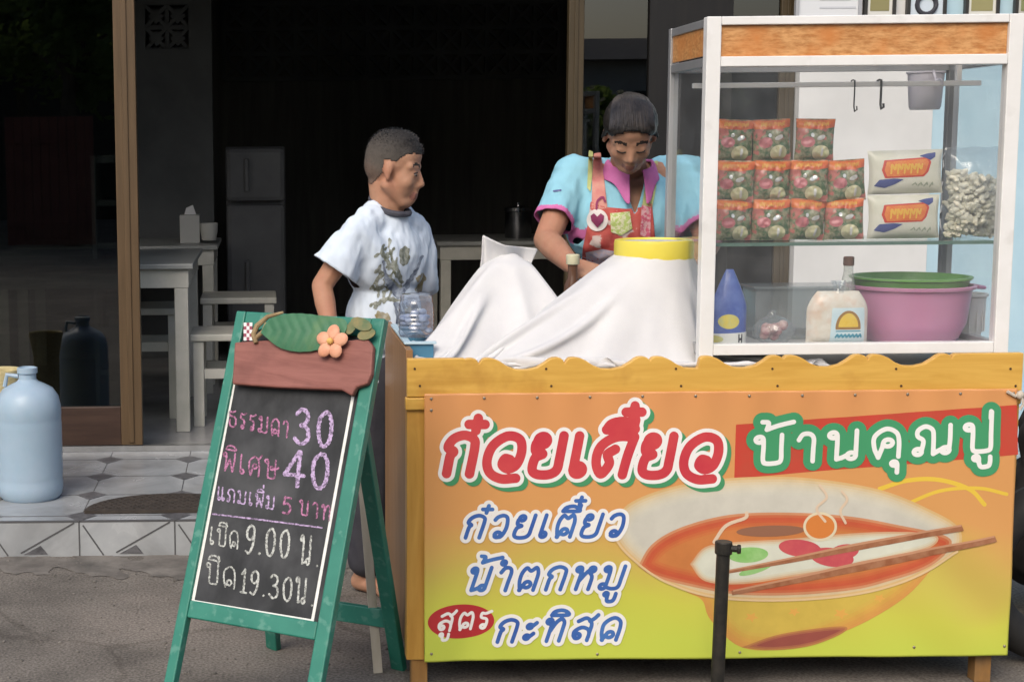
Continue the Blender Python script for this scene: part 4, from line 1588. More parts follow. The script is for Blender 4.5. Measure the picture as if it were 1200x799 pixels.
def chalk_word(text, x0, y0, x1, y1, hgt, w, m, slant=.08, gap=.1, rough=.25, seed=0):
    f = Field(min(x0, x1) - 12, min(y0, y1) - hgt * 1.9 - 6, max(x0, x1) + 14, max(y0, y1) + hgt * .7 + 6, .42)
    for s in place_text(text, x0, y0, x1, y1, hgt, slant=slant, gap=gap, k=6):
        f.stroke(s, w, reach=3)
    f.rough(rough, 3.2, seed)
    chalked('chalk_lettering', f, m)


chalk_word('ธรรมดา', 267, 499, 338, 513, 19, 2.0, C_pink, gap=.16, seed=1)
chalk_word('30', 343, 519, 391, 524, 40, 4.6, C_violet, slant=.08, gap=.16, rough=.4, seed=2)
chalk_word('พิเศษ', 260, 551, 326, 562, 22, 2.0, C_pink, gap=.16, seed=3)
chalk_word('40', 331, 568, 387, 573, 40, 4.6, C_violet, slant=.08, gap=.12, rough=.4, seed=4)
chalk_word('แถมเพิ่ม', 254, 585, 322, 597, 15, 1.7, C_violet, gap=.18, seed=5)
chalk_word('5', 330, 601, 342, 603, 19, 2.4, C_pink, seed=6)
chalk_word('บาท', 350, 602, 388, 610, 17, 1.9, C_pink, gap=.2, seed=7)
f = Field(245, 595, 395, 622, .42)
f.stroke([(249, 602), (300, 608), (377, 618)], 1.8)
f.rough(.2, 4, 1)
chalked('ruled_line', f, C_violet)
chalk_word('เปิด', 245, 637, 280, 643, 20, 1.8, C_white, gap=.14, seed=8)
chalk_word('9.00', 286, 647, 340, 654, 32, 2.6, C_white, gap=.12, seed=9)
chalk_word('น.', 350, 660, 374, 664, 34, 2.3, C_white, gap=.3, seed=10)
chalk_word('ปิด', 240, 682, 277, 690, 24, 2.0, C_white, gap=.14, seed=11)
chalk_word('19.30', 281, 693, 343, 705, 27, 2.4, C_white, gap=.14, seed=12)
chalk_word('น.', 345, 705, 368, 710, 30, 2.3, C_white, gap=.3, seed=13)

# the red brown plank across the top
M_plank = mat('red_brown_plank', (.19, .066, .052), (.27, .105, .085), scale=3.2, stretch=(2, 2, 16), rough=.6, bump=.35, contrast=(.3, .7), c3=(.13, .045, .035), scale3=9, mix3=(.55, .8), dist=1.0)
on0 = on_sign(.001)
pl = [(279, 403), (330, 400), (400, 402), (434, 399), (441, 408), (439, 440), (434, 452), (421, 456), (416, 466), (404, 459), (330, 456), (276, 452)]
b = MB()
b.prism([on0(*q) for q in pl], SN * .016)
plank = b.build('header_plank', M_plank, sign, bevel=.004)
M_leafc = mat('leaf_craft_green', (.03, .125, .06), (.055, .17, .085), scale=18, rough=.55, c3=(.10, .19, .075), scale3=14, mix3=(.6, .8))
# big leaf: a cupped oval with a midrib
on_leaf = on_sign(.020)
f = blob([(306, 390), (318, 374), (345, 368), (380, 371), (405, 376), (404, 392), (392, 404), (360, 412), (330, 408)], .8)


def leaf_pt(px, py):
    k = 1 - ((px - 352) / 62) ** 2 - ((py - 391) / 30) ** 2
    vein = .0007 * math.sin((px - 300) * .55 + abs(py - 388) * .25)
    return on_plane(px, py, TL + SN * (.018 + .010 * max(0, k) + vein), SN)


lf = link_mesh('leaf', f.mesh('leaf', leaf_pt, run=1), M_leafc, sign)
md = lf.modifiers.new('thick', 'SOLIDIFY'); md.thickness = .003; md.offset = -1
f = Field(318, 370, 402, 402, .5)
f.stroke(spline([(322, 384), (345, 391), (370, 391.5), (398, 385)]), 2.0)
link_mesh('midrib', f.mesh('midrib', lambda x, y: leaf_pt(x, y) + SN * .0012), mat('pale_leaf_rib', (.30, .42, .20), rough=.6), lf)
f = Field(300, 365, 408, 415, .5)
for k in range(11):
    x = 322 + k * 7.2
    f.stroke([(x, 389.5), (x + 5, 374 + .0 * k)], .7)
    f.stroke([(x, 389.5), (x + 3, 406)], .7)
f.F = np.maximum(f.F, blob([(306, 390), (318, 374), (345, 368), (380, 371), (405, 376), (404, 392), (392, 404), (360, 412), (330, 408)], .5).F[:1, :1] * 0 - 1)
f2 = Field(300, 365, 408, 415, .5).poly(spline([(310, 390), (320, 377), (345, 371), (380, 374), (402, 378), (401, 392), (390, 402), (360, 408), (332, 405), (310, 390)]))
f.F = np.maximum(f.F, f2.F)
link_mesh('vein', f.mesh('vein', lambda x, y: leaf_pt(x, y) + SN * .0010), mat('leaf_vein', (.13, .30, .15), rough=.6), lf)
# twig round the leaf's left end
b = MB()
b.tube([on_sign(.022)(*q) for q in ((300, 402), (297, 392), (301, 382), (314, 371), (332, 366))], [.005, .006, .006, .005, .003], 8)
b.tube([on_sign(.020)(*q) for q in ((300, 396), (309, 388), (312, 378))], [.005, .005, .003], 8)
b.build('twig', mat('dry_twig', (.22, .15, .075), (.32, .24, .13), scale=30, rough=.8), sign, smooth=True)
# small dull leaves at the right end
b = MB()
for (cx_, cy_, a_, L_) in ((424, 380, 20, 26), (430, 392, -20, 22), (412, 384, -60, 18)):
    pts_ = []
    for k in range(12):
        t_ = 2 * math.pi * k / 12
        x_, y_ = L_ / 2 * math.cos(t_), L_ * .28 * math.sin(t_)
        pts_.append(on_sign(.018 + .003 * (a_ > 0))(cx_ + x_ * math.cos(R(a_)) - y_ * math.sin(R(a_)), cy_ + x_ * math.sin(R(a_)) + y_ * math.cos(R(a_))))
    b.prism(pts_, SN * .003)
b.build('small_leaf', mat('dull_leaf', (.07, .13, .06), (.26, .20, .08), scale=22, rough=.6), sign)
# five petalled flower
M_petal = mat('peach_petal', (.60, .27, .16), (.68, .38, .25), scale=30, rough=.6)
c0 = on_sign(.030)(389, 401)
flw = thing_child = bpy.data.objects.new('flower', None)
bpy.data.objects.remove(flw)
b = MB()
PX = (on_sign(.03)(399, 401) - c0).length / 10
for k in range(5):
    a = R(90 + 72 * k)
    d = SX * math.cos(a) - SD * math.sin(a)
    b.ell(c0 + d * PX * 10.5 + SN * .002, (PX * 8.6, PX * 7.4, .006), Matrix((d, SN.cross(d), SN)).transposed(), u=16, v=8)
fl_o = b.build('flower', M_petal, sign, smooth=True)
b = MB()
b.ell(c0 + SN * .009, (PX * 3.6,) * 3, u=12, v=8)
b.build('flower_centre', mat('flower_core', (.70, .42, .12), rough=.7), fl_o, smooth=True)
# chequered sticker
b = MB()
for r_ in range(5):
    for c_ in range(3):
        b.mi = (r_ + c_) % 2
        x_, y_ = 285.5 + c_ * 3.4, 378 + r_ * 4.2
        b.quad([on_sign(.0022)(x_, y_), on_sign(.0022)(x_ + 3.4, y_), on_sign(.0022)(x_ + 3.4, y_ + 4.2), on_sign(.0022)(x_, y_ + 4.2)])
b.build('sticker', [mat('sticker_white', (.72, .70, .68), rough=.5), mat('sticker_wine', (.25, .06, .09), rough=.5)], sign)
# ------------------------------------------------------------------ the glass display cabinet
YF, YR = 3.535, 3.875
M_whitealu = mat('white_coated_aluminium', (.72, .72, .70), (.78, .78, .77), scale=9, rough=.3, c3=(.58, .57, .54), scale3=14, mix3=(.6, .85))
M_greyalu = mat('plain_aluminium_tube', (.40, .41, .42), (.5, .51, .52), scale=9, stretch=(1, 1, .1), rough=.35, metal=.6)
M_laminate = mat('orange_wood_laminate', (.40, .17, .05), (.62, .33, .13), scale=60, stretch=(.7, 1, 2.2), rough=.45, contrast=(.36, .64), detail=4, c3=(.55, .20, .05), scale3=14, mix3=(.45, .75))
M_clear = sheet_glass('cabinet_glass', tint=(.985, .99, .99), refl=.9, haze=.03, hazecol=(.78, .82, .84))  # diffuse haze mixed in, a painted veil of light reflected by the glass
M_shelfglass = sheet_glass('shelf_glass', tint=(.93, .97, .955), refl=.8, haze=.008)
cx0, cx1 = at(829, 24, YF).x, at(1201, 24, YF).x
cz1 = at(1000, 18, YF).z
cz0 = at(1000, 415, YF).z
pw = .033
cab = thing('display_cabinet', ((cx0 + cx1) / 2, (YF + YR) / 2, ZD), 'glass display cabinet with a white frame and orange wood band on top of the cart', 'cabinet')
b = MB()
for xx in (cx0, cx1 - pw):
    b.box2((xx, YF, ZD), (xx + pw, YF + .03, cz1))
zb1, zb0 = at(1000, 28, YF).z, at(1000, 65, YF).z
zb_ = at(1000, 77, YF).z
zf1 = at(1000, 402, YF).z
x_in0, x_in1 = cx0 + pw + .0005, cx1 - pw - .0005
b.box2((x_in0, YF + .001, zb1), (x_in1, YF + .03, cz1))
b.box2((x_in0, YF + .001, zb_), (x_in1, YF + .03, zb0))
b.box2((x_in0, YF + .001, cz0), (x_in1, YF + .03, zf1))
b.build('front_frame', M_whitealu, cab, bevel=.002)
b = MB()
for xx in (cx0 + .002, cx1 - .024):
    b.box2((xx, YR - .022, ZD), (xx + .022, YR, cz1 - .002))
for xx in (cx0 + .003, cx1 - .023):
    b.box2((xx, YF + .031, cz1 - .022), (xx + .02, YR - .023, cz1 - .003))
    b.box2((xx, YF + .031, zb_ + .002), (xx + .02, YR - .023, zb_ + .022))
    b.box2((xx, YF + .031, cz0), (xx + .02, YR - .023, cz0 + .024))
b.box2((cx0 + .025, YR - .021, cz1 - .022), (cx1 - .025, YR - .001, cz1 - .003))
b.box2((cx0 + .025, YR - .021, zb_ + .002), (cx1 - .025, YR - .001, zb_ + .022))
b.box2((cx0 + .025, YR - .021, cz0), (cx1 - .025, YR - .001, cz0 + .024))
b.build('rear_frame', M_greyalu, cab, bevel=.0015)
b = MB()
b.box2((x_in0, YF + .010, zb0 + .0005), (x_in1, YF + .018, zb1 - .0005))
b.box2((cx0 + .007, YF + .032, zb0 + .004), (cx0 + .013, YR - .024, cz1 - .0225))
b.box2((cx1 - .013, YF + .032, zb0 + .004), (cx1 - .007, YR - .024, cz1 - .0225))
b.build('wood_band', M_laminate, cab)
b = MB()
b.box2((cx0 + .024, YF + .0305, cz1 - .009), (cx1 - .024, YR - .0225, cz1 - .006))
b.build('roof_glass', M_clear, cab)
b = MB()
b.box2((cx0 + .024, YF + .0305, cz0 + .004), (cx1 - .024, YR - .0225, cz0 + .010))
b.build('bottom_board', mat('grey_white_board', (.45, .45, .45), (.55, .55, .55), scale=5, rough=.4), cab)
ZCF = cz0 + .0105
for (nm, a_, c_) in (('front_glass', (x_in0, YF + .012, zf1 + .0005), (x_in1, YF + .016, zb_ - .0005)),
                     ('side_glass', (cx0 + .012, YF + .0305, cz0 + .0245), (cx0 + .016, YR - .0225, zb_ + .0015)),
                     ('side_glass', (cx1 - .016, YF + .0305, cz0 + .0245), (cx1 - .012, YR - .0225, zb_ + .0015))):
    b = MB()
    b.box2(a_, c_)
    b.build(nm, M_clear, cab)
zs = at(1000, 284, YF + .03).z
b = MB()
b.box2((cx0 + .018, YF + .032, zs - .0055), (cx1 - .018, YR - .03, zs - .0005))
b.build('glass_shelf', M_shelfglass, cab)
b = MB()
b.box2((cx0 + .018, YF + .0305, zs - .007), (cx1 - .018, YF + .0318, zs + .001))
b.build('shelf_edge', mat('green_glass_edge', (.10, .17, .14), rough=.2), cab)
# hanging rail near the top
zr = at(900, 100, 3.70).z
b = MB()
b.box2((cx0 + .017, 3.695, zr - .006), (cx1 - .017, 3.710, zr + .006))
for xx in (cx0 + .05, cx1 - .075):
    b.box2((xx, 3.698, zr + .0065), (xx + .012, 3.708, cz1 - .0105))
b.build('hanging_rail', M_whitealu, cab, bevel=.001)
# spare upright leaning inside at the back right
b = MB()
xx = at(1117, 200, YR - .03).x
b.box2((xx - .016, YR - .05, ZCF), (xx - .002, YR - .0235, cz1 - .03))
b.build('upright', M_greyalu, cab, bevel=.001)

# hooks and a dipper on the rail
M_hook = mat('dark_wire', (.02, .02, .02), rough=.4, metal=.5)
for (hx, y1_, lab) in ((1000, 131, 'thin dark wire hook hanging from the cabinet rail, the left and longer one'), (1031, 128, 'thick dark wire hook hanging from the cabinet rail beside the purple dipper')):
    p0 = at(hx, 97, 3.70)
    p1 = at(hx, y1_, 3.70)
    w_ = .0017 if hx == 1000 else .0028
    b = MB()
    b.tube([(p0.x, 3.7135, zr - .004), (p0.x, 3.713, zr + .0085), (p0.x, 3.702, zr + .010), (p0.x, 3.691, zr + .0085), (p0.x, 3.690, zr - .01), (p0.x, 3.691, p1.z + .012), (p0.x, 3.686, p1.z), (p0.x + .002, 3.676, p1.z + .004), (p0.x, 3.674, p1.z + .012)], w_, 8)
    tag(b.build('hook', M_hook, loc=(p0.x, 3.70, p1.z), smooth=True), lab, 'hook', 'hooks on the cabinet rail')
p0, p1 = at(1063, 129, 3.78), at(1106, 84, 3.78)
t = thing('dipper', ((p0.x + p1.x) / 2, 3.78, p0.z), 'greyish purple plastic dipper hanging in the top right of the cabinet', 'dipper')
M_purple = mat('grey_purple_plastic', (.52, .50, .56), (.58, .56, .61), scale=6, rough=.4)
b = MB()
xm, rr_ = (p0.x + p1.x) / 2, (p1.x - p0.x) / 2
b.lathe([(0, p0.z), (rr_ * .78, p0.z), (rr_ * .86, p0.z + .008), (rr_ * .98, p1.z - .006), (rr_ * 1.05, p1.z - .004), (rr_ * 1.05, p1.z), (rr_ * .92, p1.z), (rr_ * .8, p0.z + .01), (0, p0.z + .006)], (xm, 3.78, 0), 28)
b.build('cup', M_purple, t, smooth=True)
b = MB()
b.tube([(xm, 3.78 - rr_ * .95, p1.z - .008), (xm, 3.74, p1.z + .0), (xm, 3.716, zr - .002), (xm, 3.7135, zr + .007), (xm, 3.702, zr + .0095), (xm, 3.690, zr + .007), (xm, 3.69, zr - .004)], .0035, 8)
b.build('handle', M_purple, t, smooth=True)


# ------------------------------------------------------------------ pouches
def pillow_fn(w, h, t, crimp=.07, ex=.55, crum=0.0, seed=0.0):
    def fn(u, v, side, lift=0.0):
        e = max(0.0, 1 - abs(v) ** 3 / (1 - crimp) ** 3)
        k = max(0.0, (1 - u * u)) ** ex * e ** .6
        sag = .06 * math.sin(3.1 * u + 1) * math.sin(2.3 * v)
        y = -(t / 2) * k * (1 + sag) if side < 0 else (t / 2) * k
        if crum:
            q_ = mnoise.noise(Vector((u * 2.2 + seed, v * 2.2, side + seed * 3))) + .6 * mnoise.noise(Vector((u * 5 + seed, v * 5 - seed, side)))
            y += crum * q_ * (.35 + .65 * k)
        xx = u * w / 2 * (1 - .05 * (1 - v * v))
        return Vector((xx, y - lift if side < 0 else y, h / 2 + v * h / 2))
    return fn


def pillow_mesh(name, fn, nu=22, nv=26):
    vs_, fs_ = [], []
    for side in (-1, 1):
        base = len(vs_)
        for j in range(nv + 1):
            for i in range(nu + 1):
                p = fn(-1 + 2 * i / nu, -1 + 2 * j / nv, side)
                if side > 0:
                    p.y += .0004
                vs_.append(p)
        for j in range(nv):
            for i in range(nu):
                a = base + j * (nu + 1) + i
                q = (a, a + 1, a + nu + 2, a + nu + 1)
                fs_.append(q if side < 0 else q[::-1])
    me = bpy.data.meshes.new(name)
    me.from_pydata(vs_, [], fs_)
    return me


M_foil = mat('dark_green_foil', (.07, .13, .065), (.30, .27, .18), scale=70, rough=.24, contrast=(.40, .62), c3=(.44, .15, .13), scale3=44, mix3=(.53, .60), bump=.9, bscale=34, detail=3)
M_foilred = mat('red_orange_foil', (.42, .045, .02), (.58, .16, .04), scale=22, rough=.28, contrast=(.42, .58), bump=.4, bscale=28)
M_foilorg = mat('yellow_print', (.62, .36, .06), (.50, .16, .04), scale=60, rough=.35)
M_cream = mat('cream_print', (.55, .50, .34), (.40, .42, .22), scale=40, rough=.35)
M_glint = mat('foil_glint_print', (.72, .72, .70), rough=.22, metal=.3)
M_pinkp = mat('pink_print', (.50, .20, .22), (.40, .12, .13), scale=50, rough=.35)


def decal(name, field, fn, m, parent, grow=0.0, lift=.0007):
    me_ = field.mesh(name, lambda u, v: fn(u, v, -1, lift), grow=grow, run=1)
    return link_mesh(name, me_, m, parent, smooth=True)


def make_packet(seed):
    fn = pillow_fn(.0915, .098, .036, crum=.0055, seed=seed)
    t = thing('snack_packet', (0, 0, 0), 'x', 'packet', 'snack packets stacked in the display cabinet')
    link_mesh('pouch', pillow_mesh('pouch', fn), M_foil, t, smooth=True)
    f = Field(-1, -1, 1, 1, .05).poly([(-.99, .56), (-.3, .50), (.3, .50), (.99, .60), (.99, .985), (-.99, .985)])
    hd = decal('header', f, fn, M_foilred, t, lift=.0006)
    f = Field(-1, .4, 1, 1, .035)
    for k in range(6):                               # loose yellow squiggles
        x_ = -.62 + k * .22
        f.stroke(spline([(x_, .66), (x_ + .05, .82), (x_ + .12, .70), (x_ + .15, .84)]), .075)
    decal('squiggle', f, fn, M_foilorg, hd, lift=.0012)
    f = Field(-1, -1, 1, 1, .05).poly([(.28 + .46 * math.cos(R(a)), -.62 + .36 * math.sin(R(a))) for a in range(0, 360, 20)])
    decal('bowl_print', f, fn, M_cream, t, lift=.0006)
    f = Field(-1, -1, 1, 1, .05).poly([(-.42 + .36 * math.cos(R(a)), -.12 + .26 * math.sin(R(a))) for a in range(0, 360, 20)])
    decal('pink_patch', f, fn, M_pinkp, t, lift=.0006)
    f = Field(-1, -1, 1, 1, .035).poly([(.26 + .2 * math.cos(R(a)) + .1 * math.sin(R(a)), .10 + .13 * math.sin(R(a))) for a in range(0, 360, 20)])
    f.poly([(-.20 + .10 * math.cos(R(a)), .22 + .1 * math.sin(R(a))) for a in range(0, 360, 30)])
    f.poly([(.34 + .07 * math.cos(R(a)), -.60 + .22 * math.sin(R(a))) for a in range(0, 360, 30)])
    decal('window', f, fn, M_glint, t, lift=.0012)  # glints of the foil painted on as bright patches
    return t


def copy_tree(o, parent=None):
    c = o.copy()
    col.objects.link(c)
    if parent is not None:
        c.parent = parent
    for ch in list(o.children):
        copy_tree(ch, c)
    return c


protos = [make_packet(1.3), make_packet(5.1), make_packet(9.7)]
fresh = list(protos)
names = {0: ('top', 3), 1: ('middle', 4), 2: ('bottom', 4)}
where = {3: ('leftmost of three in', 'middle of three in', 'rightmost of three in'),
         4: ('leftmost of four in', 'second from left in', 'third from left in', 'rightmost of four in')}
YP = 3.665
rs = random.Random(11)
rowz = [at(900, 189, YP).z, at(900, 237, YP).z, zs]
xsr = [[859, 905, 954], [860, 904, 947, 993], [860, 904, 946, 990]]
for r_ in range(3):
    rn, cnt_ = names[r_]
    for c_ in range(cnt_):
        k_ = (r_ * 4 + c_ * 2 + r_) % 3
        if protos[k_] in fresh:
            o = protos[k_]
            fresh.remove(o)
        else:
            o = copy_tree(protos[k_])
        p = at(xsr[r_][c_], 230, YP)
        o.location = (p.x + (0, .0, 0)[r_], YP + .006 * (2 - r_) + rs.uniform(-.004, .004), rowz[r_] + .0008)
        o.rotation_euler = (R(rs.uniform(-4, 2)), R(rs.uniform(-3.5, 3.5) + (4 if (r_, c_) == (0, 2) else 0)), R(rs.uniform(-16, 16)))
        o['label'] = f'foil snack packet, {where[cnt_][c_]} the {rn} row in the cabinet'
        if (r_, c_) == (0, 2):
            o['label'] = 'tilted foil snack packet at the right end of the top row in the cabinet'

# two white packs with an orange label
M_whitebag = mat('white_printed_plastic', (.62, .61, .54), (.54, .54, .44), scale=14, rough=.3, bump=.3, bscale=20)
M_orlab = mat('orange_label', (.62, .13, .03), (.66, .26, .05), scale=30, rough=.35)
M_redlab = mat('red_label', (.50, .05, .03), rough=.35)
M_navy = mat('navy_swoosh', (.045, .06, .20), (.08, .10, .26), scale=20, rough=.35)
M_goldtxt = mat('gold_label_mark', (.66, .38, .05), rough=.35)


def make_white_pack():
    fn = pillow_fn(.178, .104, .045, crimp=.04, ex=.4)
    t = thing('noodle_pack', (0, 0, 0), 'x', 'pack', 'white packs with an orange label in the cabinet')
    link_mesh('pouch', pillow_mesh('pouch', fn, 26, 20), M_whitebag, t, smooth=True)
    q = lambda x, y: (x, y)
    f = Field(-1, -1, 1, 1, .03).poly([(-.62, .52), (.55, .62), (.62, .40), (.54, -.02), (.42, -.22), (-.62, -.26), (-.70, .1)])
    decal('label_edge', f, fn, M_redlab, t, grow=.02, lift=.0006)
    lb = decal('label', f, fn, M_orlab, t, grow=-.05, lift=.0012)
    f = Field(-1, -1, 1, 1, .02)
    for k in range(5):
        x_ = -.48 + k * .18
        f.stroke(spline([(x_, -.08), (x_ + .03, .34), (x_ + .10, .1), (x_ + .14, .34)]), .05)
    decal('label_mark', f, fn, M_goldtxt, lb, lift=.0018)
    f = Field(-1, -1, 1, 1, .03).poly([(.30, .70), (.52, .80), (.78, .86), (.76, .64), (.62, .50), (.46, .62)])
    f.poly([(-.90, -.62), (-.78, -.34), (-.40, -.30), (-.12, -.34), (-.36, -.56), (-.62, -.72)])
    decal('swoosh', f, fn, M_navy, t, lift=.0009)
    f = Field(-1, -1, 1, 1, .02)
    for k in range(4):
        f.stroke([(.12 + k * .16, -.62 - .03 * k), (.2 + k * .16, -.50), (.24 + k * .15, -.62)], .035)
    decal('small_marks', f, fn, mat('grey_green_print', (.30, .34, .26), rough=.4), t)
    return t


w0 = make_white_pack()
w1 = copy_tree(w0)
pA, pB = at(1058, 280, 3.68), at(1061, 229, 3.685)
w0.location = (pA.x, 3.68, zs + .001); w0.rotation_euler = (R(-3), R(0), R(3))
w1.location = (pB.x, 3.688, zs + .107); w1.rotation_euler = (R(-3), R(-1), R(-2))
w0['label'] = 'white pack with an orange label, the lower of two stacked on the glass shelf'
w1['label'] = 'white pack with an orange label, the upper of two stacked on the glass shelf'

# big clear bag of pale dried pieces
pc0, pc1 = at(1102, 282, 3.70), at(1176, 172, 3.70)
xm, wz_, hz_ = (pc0.x + pc1.x) / 2, (pc1.x - pc0.x), pc1.z - zs
M_film = sheet_glass('clear_film', tint=(.93, .95, .96), refl=1.6, haze=.07, hazecol=(.75, .8, .84), rough=.08)
t = thing('clear_bag', (xm, 3.70, zs), 'big clear bag half full of pale curled pieces at the right of the glass shelf', 'bag')
fnb_ = pillow_fn(wz_, hz_, .11, crimp=.05, ex=.4)
me_ = pillow_mesh('bag', fnb_, 30, 34)
me_.transform(Matrix.Translation((xm, 3.70, zs)))
fold(me_, .004, 30)
link_mesh('bag', me_, M_film, t, smooth=True)
b = MB()
rs = random.Random(5)
for k in range(520):
    u = rs.uniform(-.86, .86)
    v = rs.uniform(-.93, .38 - .12 * u)
    q = fnb_(u, v, -1)
    d = abs(q.y) * .88
    y = rs.uniform(-d, d * .4)
    s = rs.uniform(.009, .0125)
    rot = Matrix.Rotation(rs.uniform(0, 6.28), 3, 'Y') @ Matrix.Rotation(rs.uniform(-.7, .7), 3, 'X') @ Matrix.Rotation(rs.uniform(0, 6.28), 3, 'Z')
    c = Vector((xm + q.x * .96, 3.70 + y, zs + max(q.z, .008)))
    b.tube([c + rot @ Vector((-s, 0, s * .35)), c + rot @ Vector((-s * .4, 0, -.1 * s)), c + rot @ Vector((s * .4, 0, -.1 * s)), c + rot @ Vector((s, 0, s * .35))], [.0040, .0062, .0062, .0038], 8)
o = b.build('dried_pieces', mat('pale_puffed_pieces', (.64, .60, .47), (.72, .69, .58), scale=60, rough=.7), t, smooth=True)
o['kind'] = 'stuff'

# ------------------------------------------------------------------ on the cabinet floor
# pink basin with a green colander in it
Yb = 3.705
pbs, pbe = at(996, 360, Yb), at(1139, 360, Yb)
xm = (pbs.x + pbe.x) / 2
rb = (pbe.x - pbs.x) / 2 * .98
zt_ = at(1067, 342, Yb - rb).z + .003
z0 = ZCF
YB2 = 3.715
sy = .95 if rb > .14 else 1.0
M_pinkb = mat('pink_plastic', (.50, .22, .36), (.54, .25, .40), scale=4, rough=.33, sss=.1)
basin = thing('basin', (xm, YB2, z0), 'pink plastic basin on the floor of the display cabinet', 'basin')
b = MB()
b.lathe([(0, z0 + .006), (rb * .72, z0 + .001), (rb * .78, z0 + .008), (rb * .9, z0 + .045), (rb * .965, zt_ - .012), (rb * .975, zt_ - .008), (rb * 1.03, zt_ - .006), (rb * 1.04, zt_), (rb * .99, zt_ + .002), (rb * .95, zt_ - .008), (rb * .85, z0 + .04), (rb * .7, z0 + .010), (0, z0 + .010)], (xm, YB2, 0), 56, sy=.93)
for a in range(-50, 231, 56):
    pass
b.build('bowl', M_pinkb, basin, smooth=True)
b = MB()
b.tube([(xm + rb * 1.0, YB2 - .04, zt_ - .004), (xm + rb * 1.15, YB2 - .03, zt_ - .006), (xm + rb * 1.18, YB2, zt_ - .007), (xm + rb * 1.15, YB2 + .03, zt_ - .006), (xm + rb * 1.0, YB2 + .04, zt_ - .004)], .0045, 8)
b.build('handle', M_pinkb, basin, smooth=True)
M_gr = mat('green_plastic', (.10, .26, .06), (.14, .32, .08), scale=6, rough=.35)
zg = at(1067, 324, YB2).z
co = thing('colander', (xm, YB2, zt_ - .03), 'green plastic colander sitting inside the pink basin', 'colander')
b = MB()
rg = rb * .945
b.lathe([(0, zt_ - .075), (rg * .6, zt_ - .07), (rg * .9, zt_ - .02), (rg * .965, zt_ + .006), (rg * .985, zg - .006), (rg * 1.03, zg - .003), (rg * 1.03, zg + .002), (rg * .96, zg + .002), (rg * .93, zt_ + .004), (rg * .86, zt_ - .02), (rg * .55, zt_ - .064), (0, zt_ - .068)], (xm, YB2, 0), 56, sy=.93)
b.build('bowl', M_gr, co, smooth=True)
# white basket behind
p0 = at(1131, 365, 3.83)
t = thing('white_basket', (p0.x, 3.835, ZCF), 'small white plastic basket half hidden behind the pink basin', 'basket')
b = MB()
hb = at(1131, 342, 3.83).z
M_wp = mat('white_plastic', (.62, .63, .60), (.68, .69, .66), scale=6, rough=.4)
b.lathe([(0, ZCF + .002), (.036, ZCF), (.046, hb - .008), (.050, hb - .006), (.050, hb), (.043, hb), (.034, ZCF + .006), (0, ZCF + .006)], (p0.x - .012, 3.80, 0), 28)
b.build('body', M_wp, t, smooth=True)
b = MB()
for k in range(14):
    a = 2 * math.pi * k / 14
    b.box((p0.x - .012 + .0425 * math.cos(a), 3.80 + .0425 * math.sin(a), (ZCF + hb) / 2), (.003, .003, (hb - ZCF) * .8))
b.build('rib', M_wp, t)

# clear storage box at the back
p0, p1 = at(876, 395, 3.80), at(1000, 336, 3.80)
t = thing('storage_box', ((p0.x + p1.x) / 2, 3.8, ZCF), 'cloudy clear plastic box at the back left of the cabinet floor', 'box')
M_cloud = sheet_glass('cloudy_plastic', tint=(.80, .83, .84), refl=1.2, haze=.22, hazecol=(.55, .58, .6), rough=.15)
b = MB()
z1 = p1.z
b.box2((p0.x, 3.745, ZCF + .001), (p1.x, 3.748, z1))
b.box2((p0.x, 3.845, ZCF + .001), (p1.x, 3.848, z1))
b.box2((p0.x, 3.7485, ZCF + .001), (p0.x + .003, 3.8445, z1))
b.box2((p1.x - .003, 3.7485, ZCF + .001), (p1.x, 3.8445, z1))
b.box2((p0.x + .0035, 3.7485, ZCF + .001), (p1.x - .0035, 3.8445, ZCF + .004))
b.build('box', M_cloud, t)
b = MB()
b.box2((p0.x - .006, 3.738, z1 + .0005), (p1.x + .006, 3.855, z1 + .007))
b.build('lid', M_cloud, t, bevel=.002)

# blue pouch
p0, p1 = at(833, 398, 3.62), at(877, 316, 3.62)
xm, wz_, hz_ = (p0.x + p1.x) / 2, p1.x - p0.x, p1.z - ZCF
M_bluep = mat('blue_printed_pouch', (.045, .085, .32), (.10, .16, .42), scale=30, rough=.3, bump=.4, bscale=30)


def pouch_fn(u, v, side, lift=0.0):
    k = max(0.0, 1 - u * u) ** .5 * max(0.0, 1 - ((v + 1) / 2) ** 2.2) ** .7
    wv = 1.0 if v < 0 else 1 - .80 * v ** 1.3
    y = -.028 * k - lift if side < 0 else .028 * k
    return Vector((xm + u * wz_ / 2 * wv + .006 * max(0, v) * (1 - abs(u)), 3.625 + y, ZCF + .001 + (v + 1) / 2 * hz_))


t = thing('blue_pouch', (xm, 3.625, ZCF), 'blue pointed pouch with a yellow oval at the left of the cabinet floor', 'pouch')
link_mesh('pouch', pillow_mesh('pouch', pouch_fn, 20, 26), M_bluep, t, smooth=True)
f = Field(-1, -1, 1, 1, .03).poly([(-.97, -.97), (.97, -.97), (.97, -.62), (-.97, -.66)])
decal('white_band', f, pouch_fn, M_wp, t)
f = Field(-1, -1, 1, 1, .03).poly([(-.15 + .58 * math.cos(R(a)), -.34 + .19 * math.sin(R(a))) for a in range(0, 360, 15)])
decal('oval', f, pouch_fn, mat('lemon_print', (.62, .50, .07), (.5, .5, .2), scale=60, rough=.4), t)
f = Field(-1, -1, 1, 1, .02).poly([(-.85 + .4 * math.cos(R(a)) + .0, -.80 + .09 * math.sin(R(a))) for a in range(0, 360, 15)])
decal('band_print', f, pouch_fn, mat('lemon_print', (.6, .5, .07)), t, lift=.0012)
f = Field(-1, -1, 1, 1, .02).stroke([(.42, -.9), (.42, -.70)], .08).stroke([(.60, -.9), (.60, -.70)], .08).stroke([(.42, -.80), (.6, -.80)], .06)
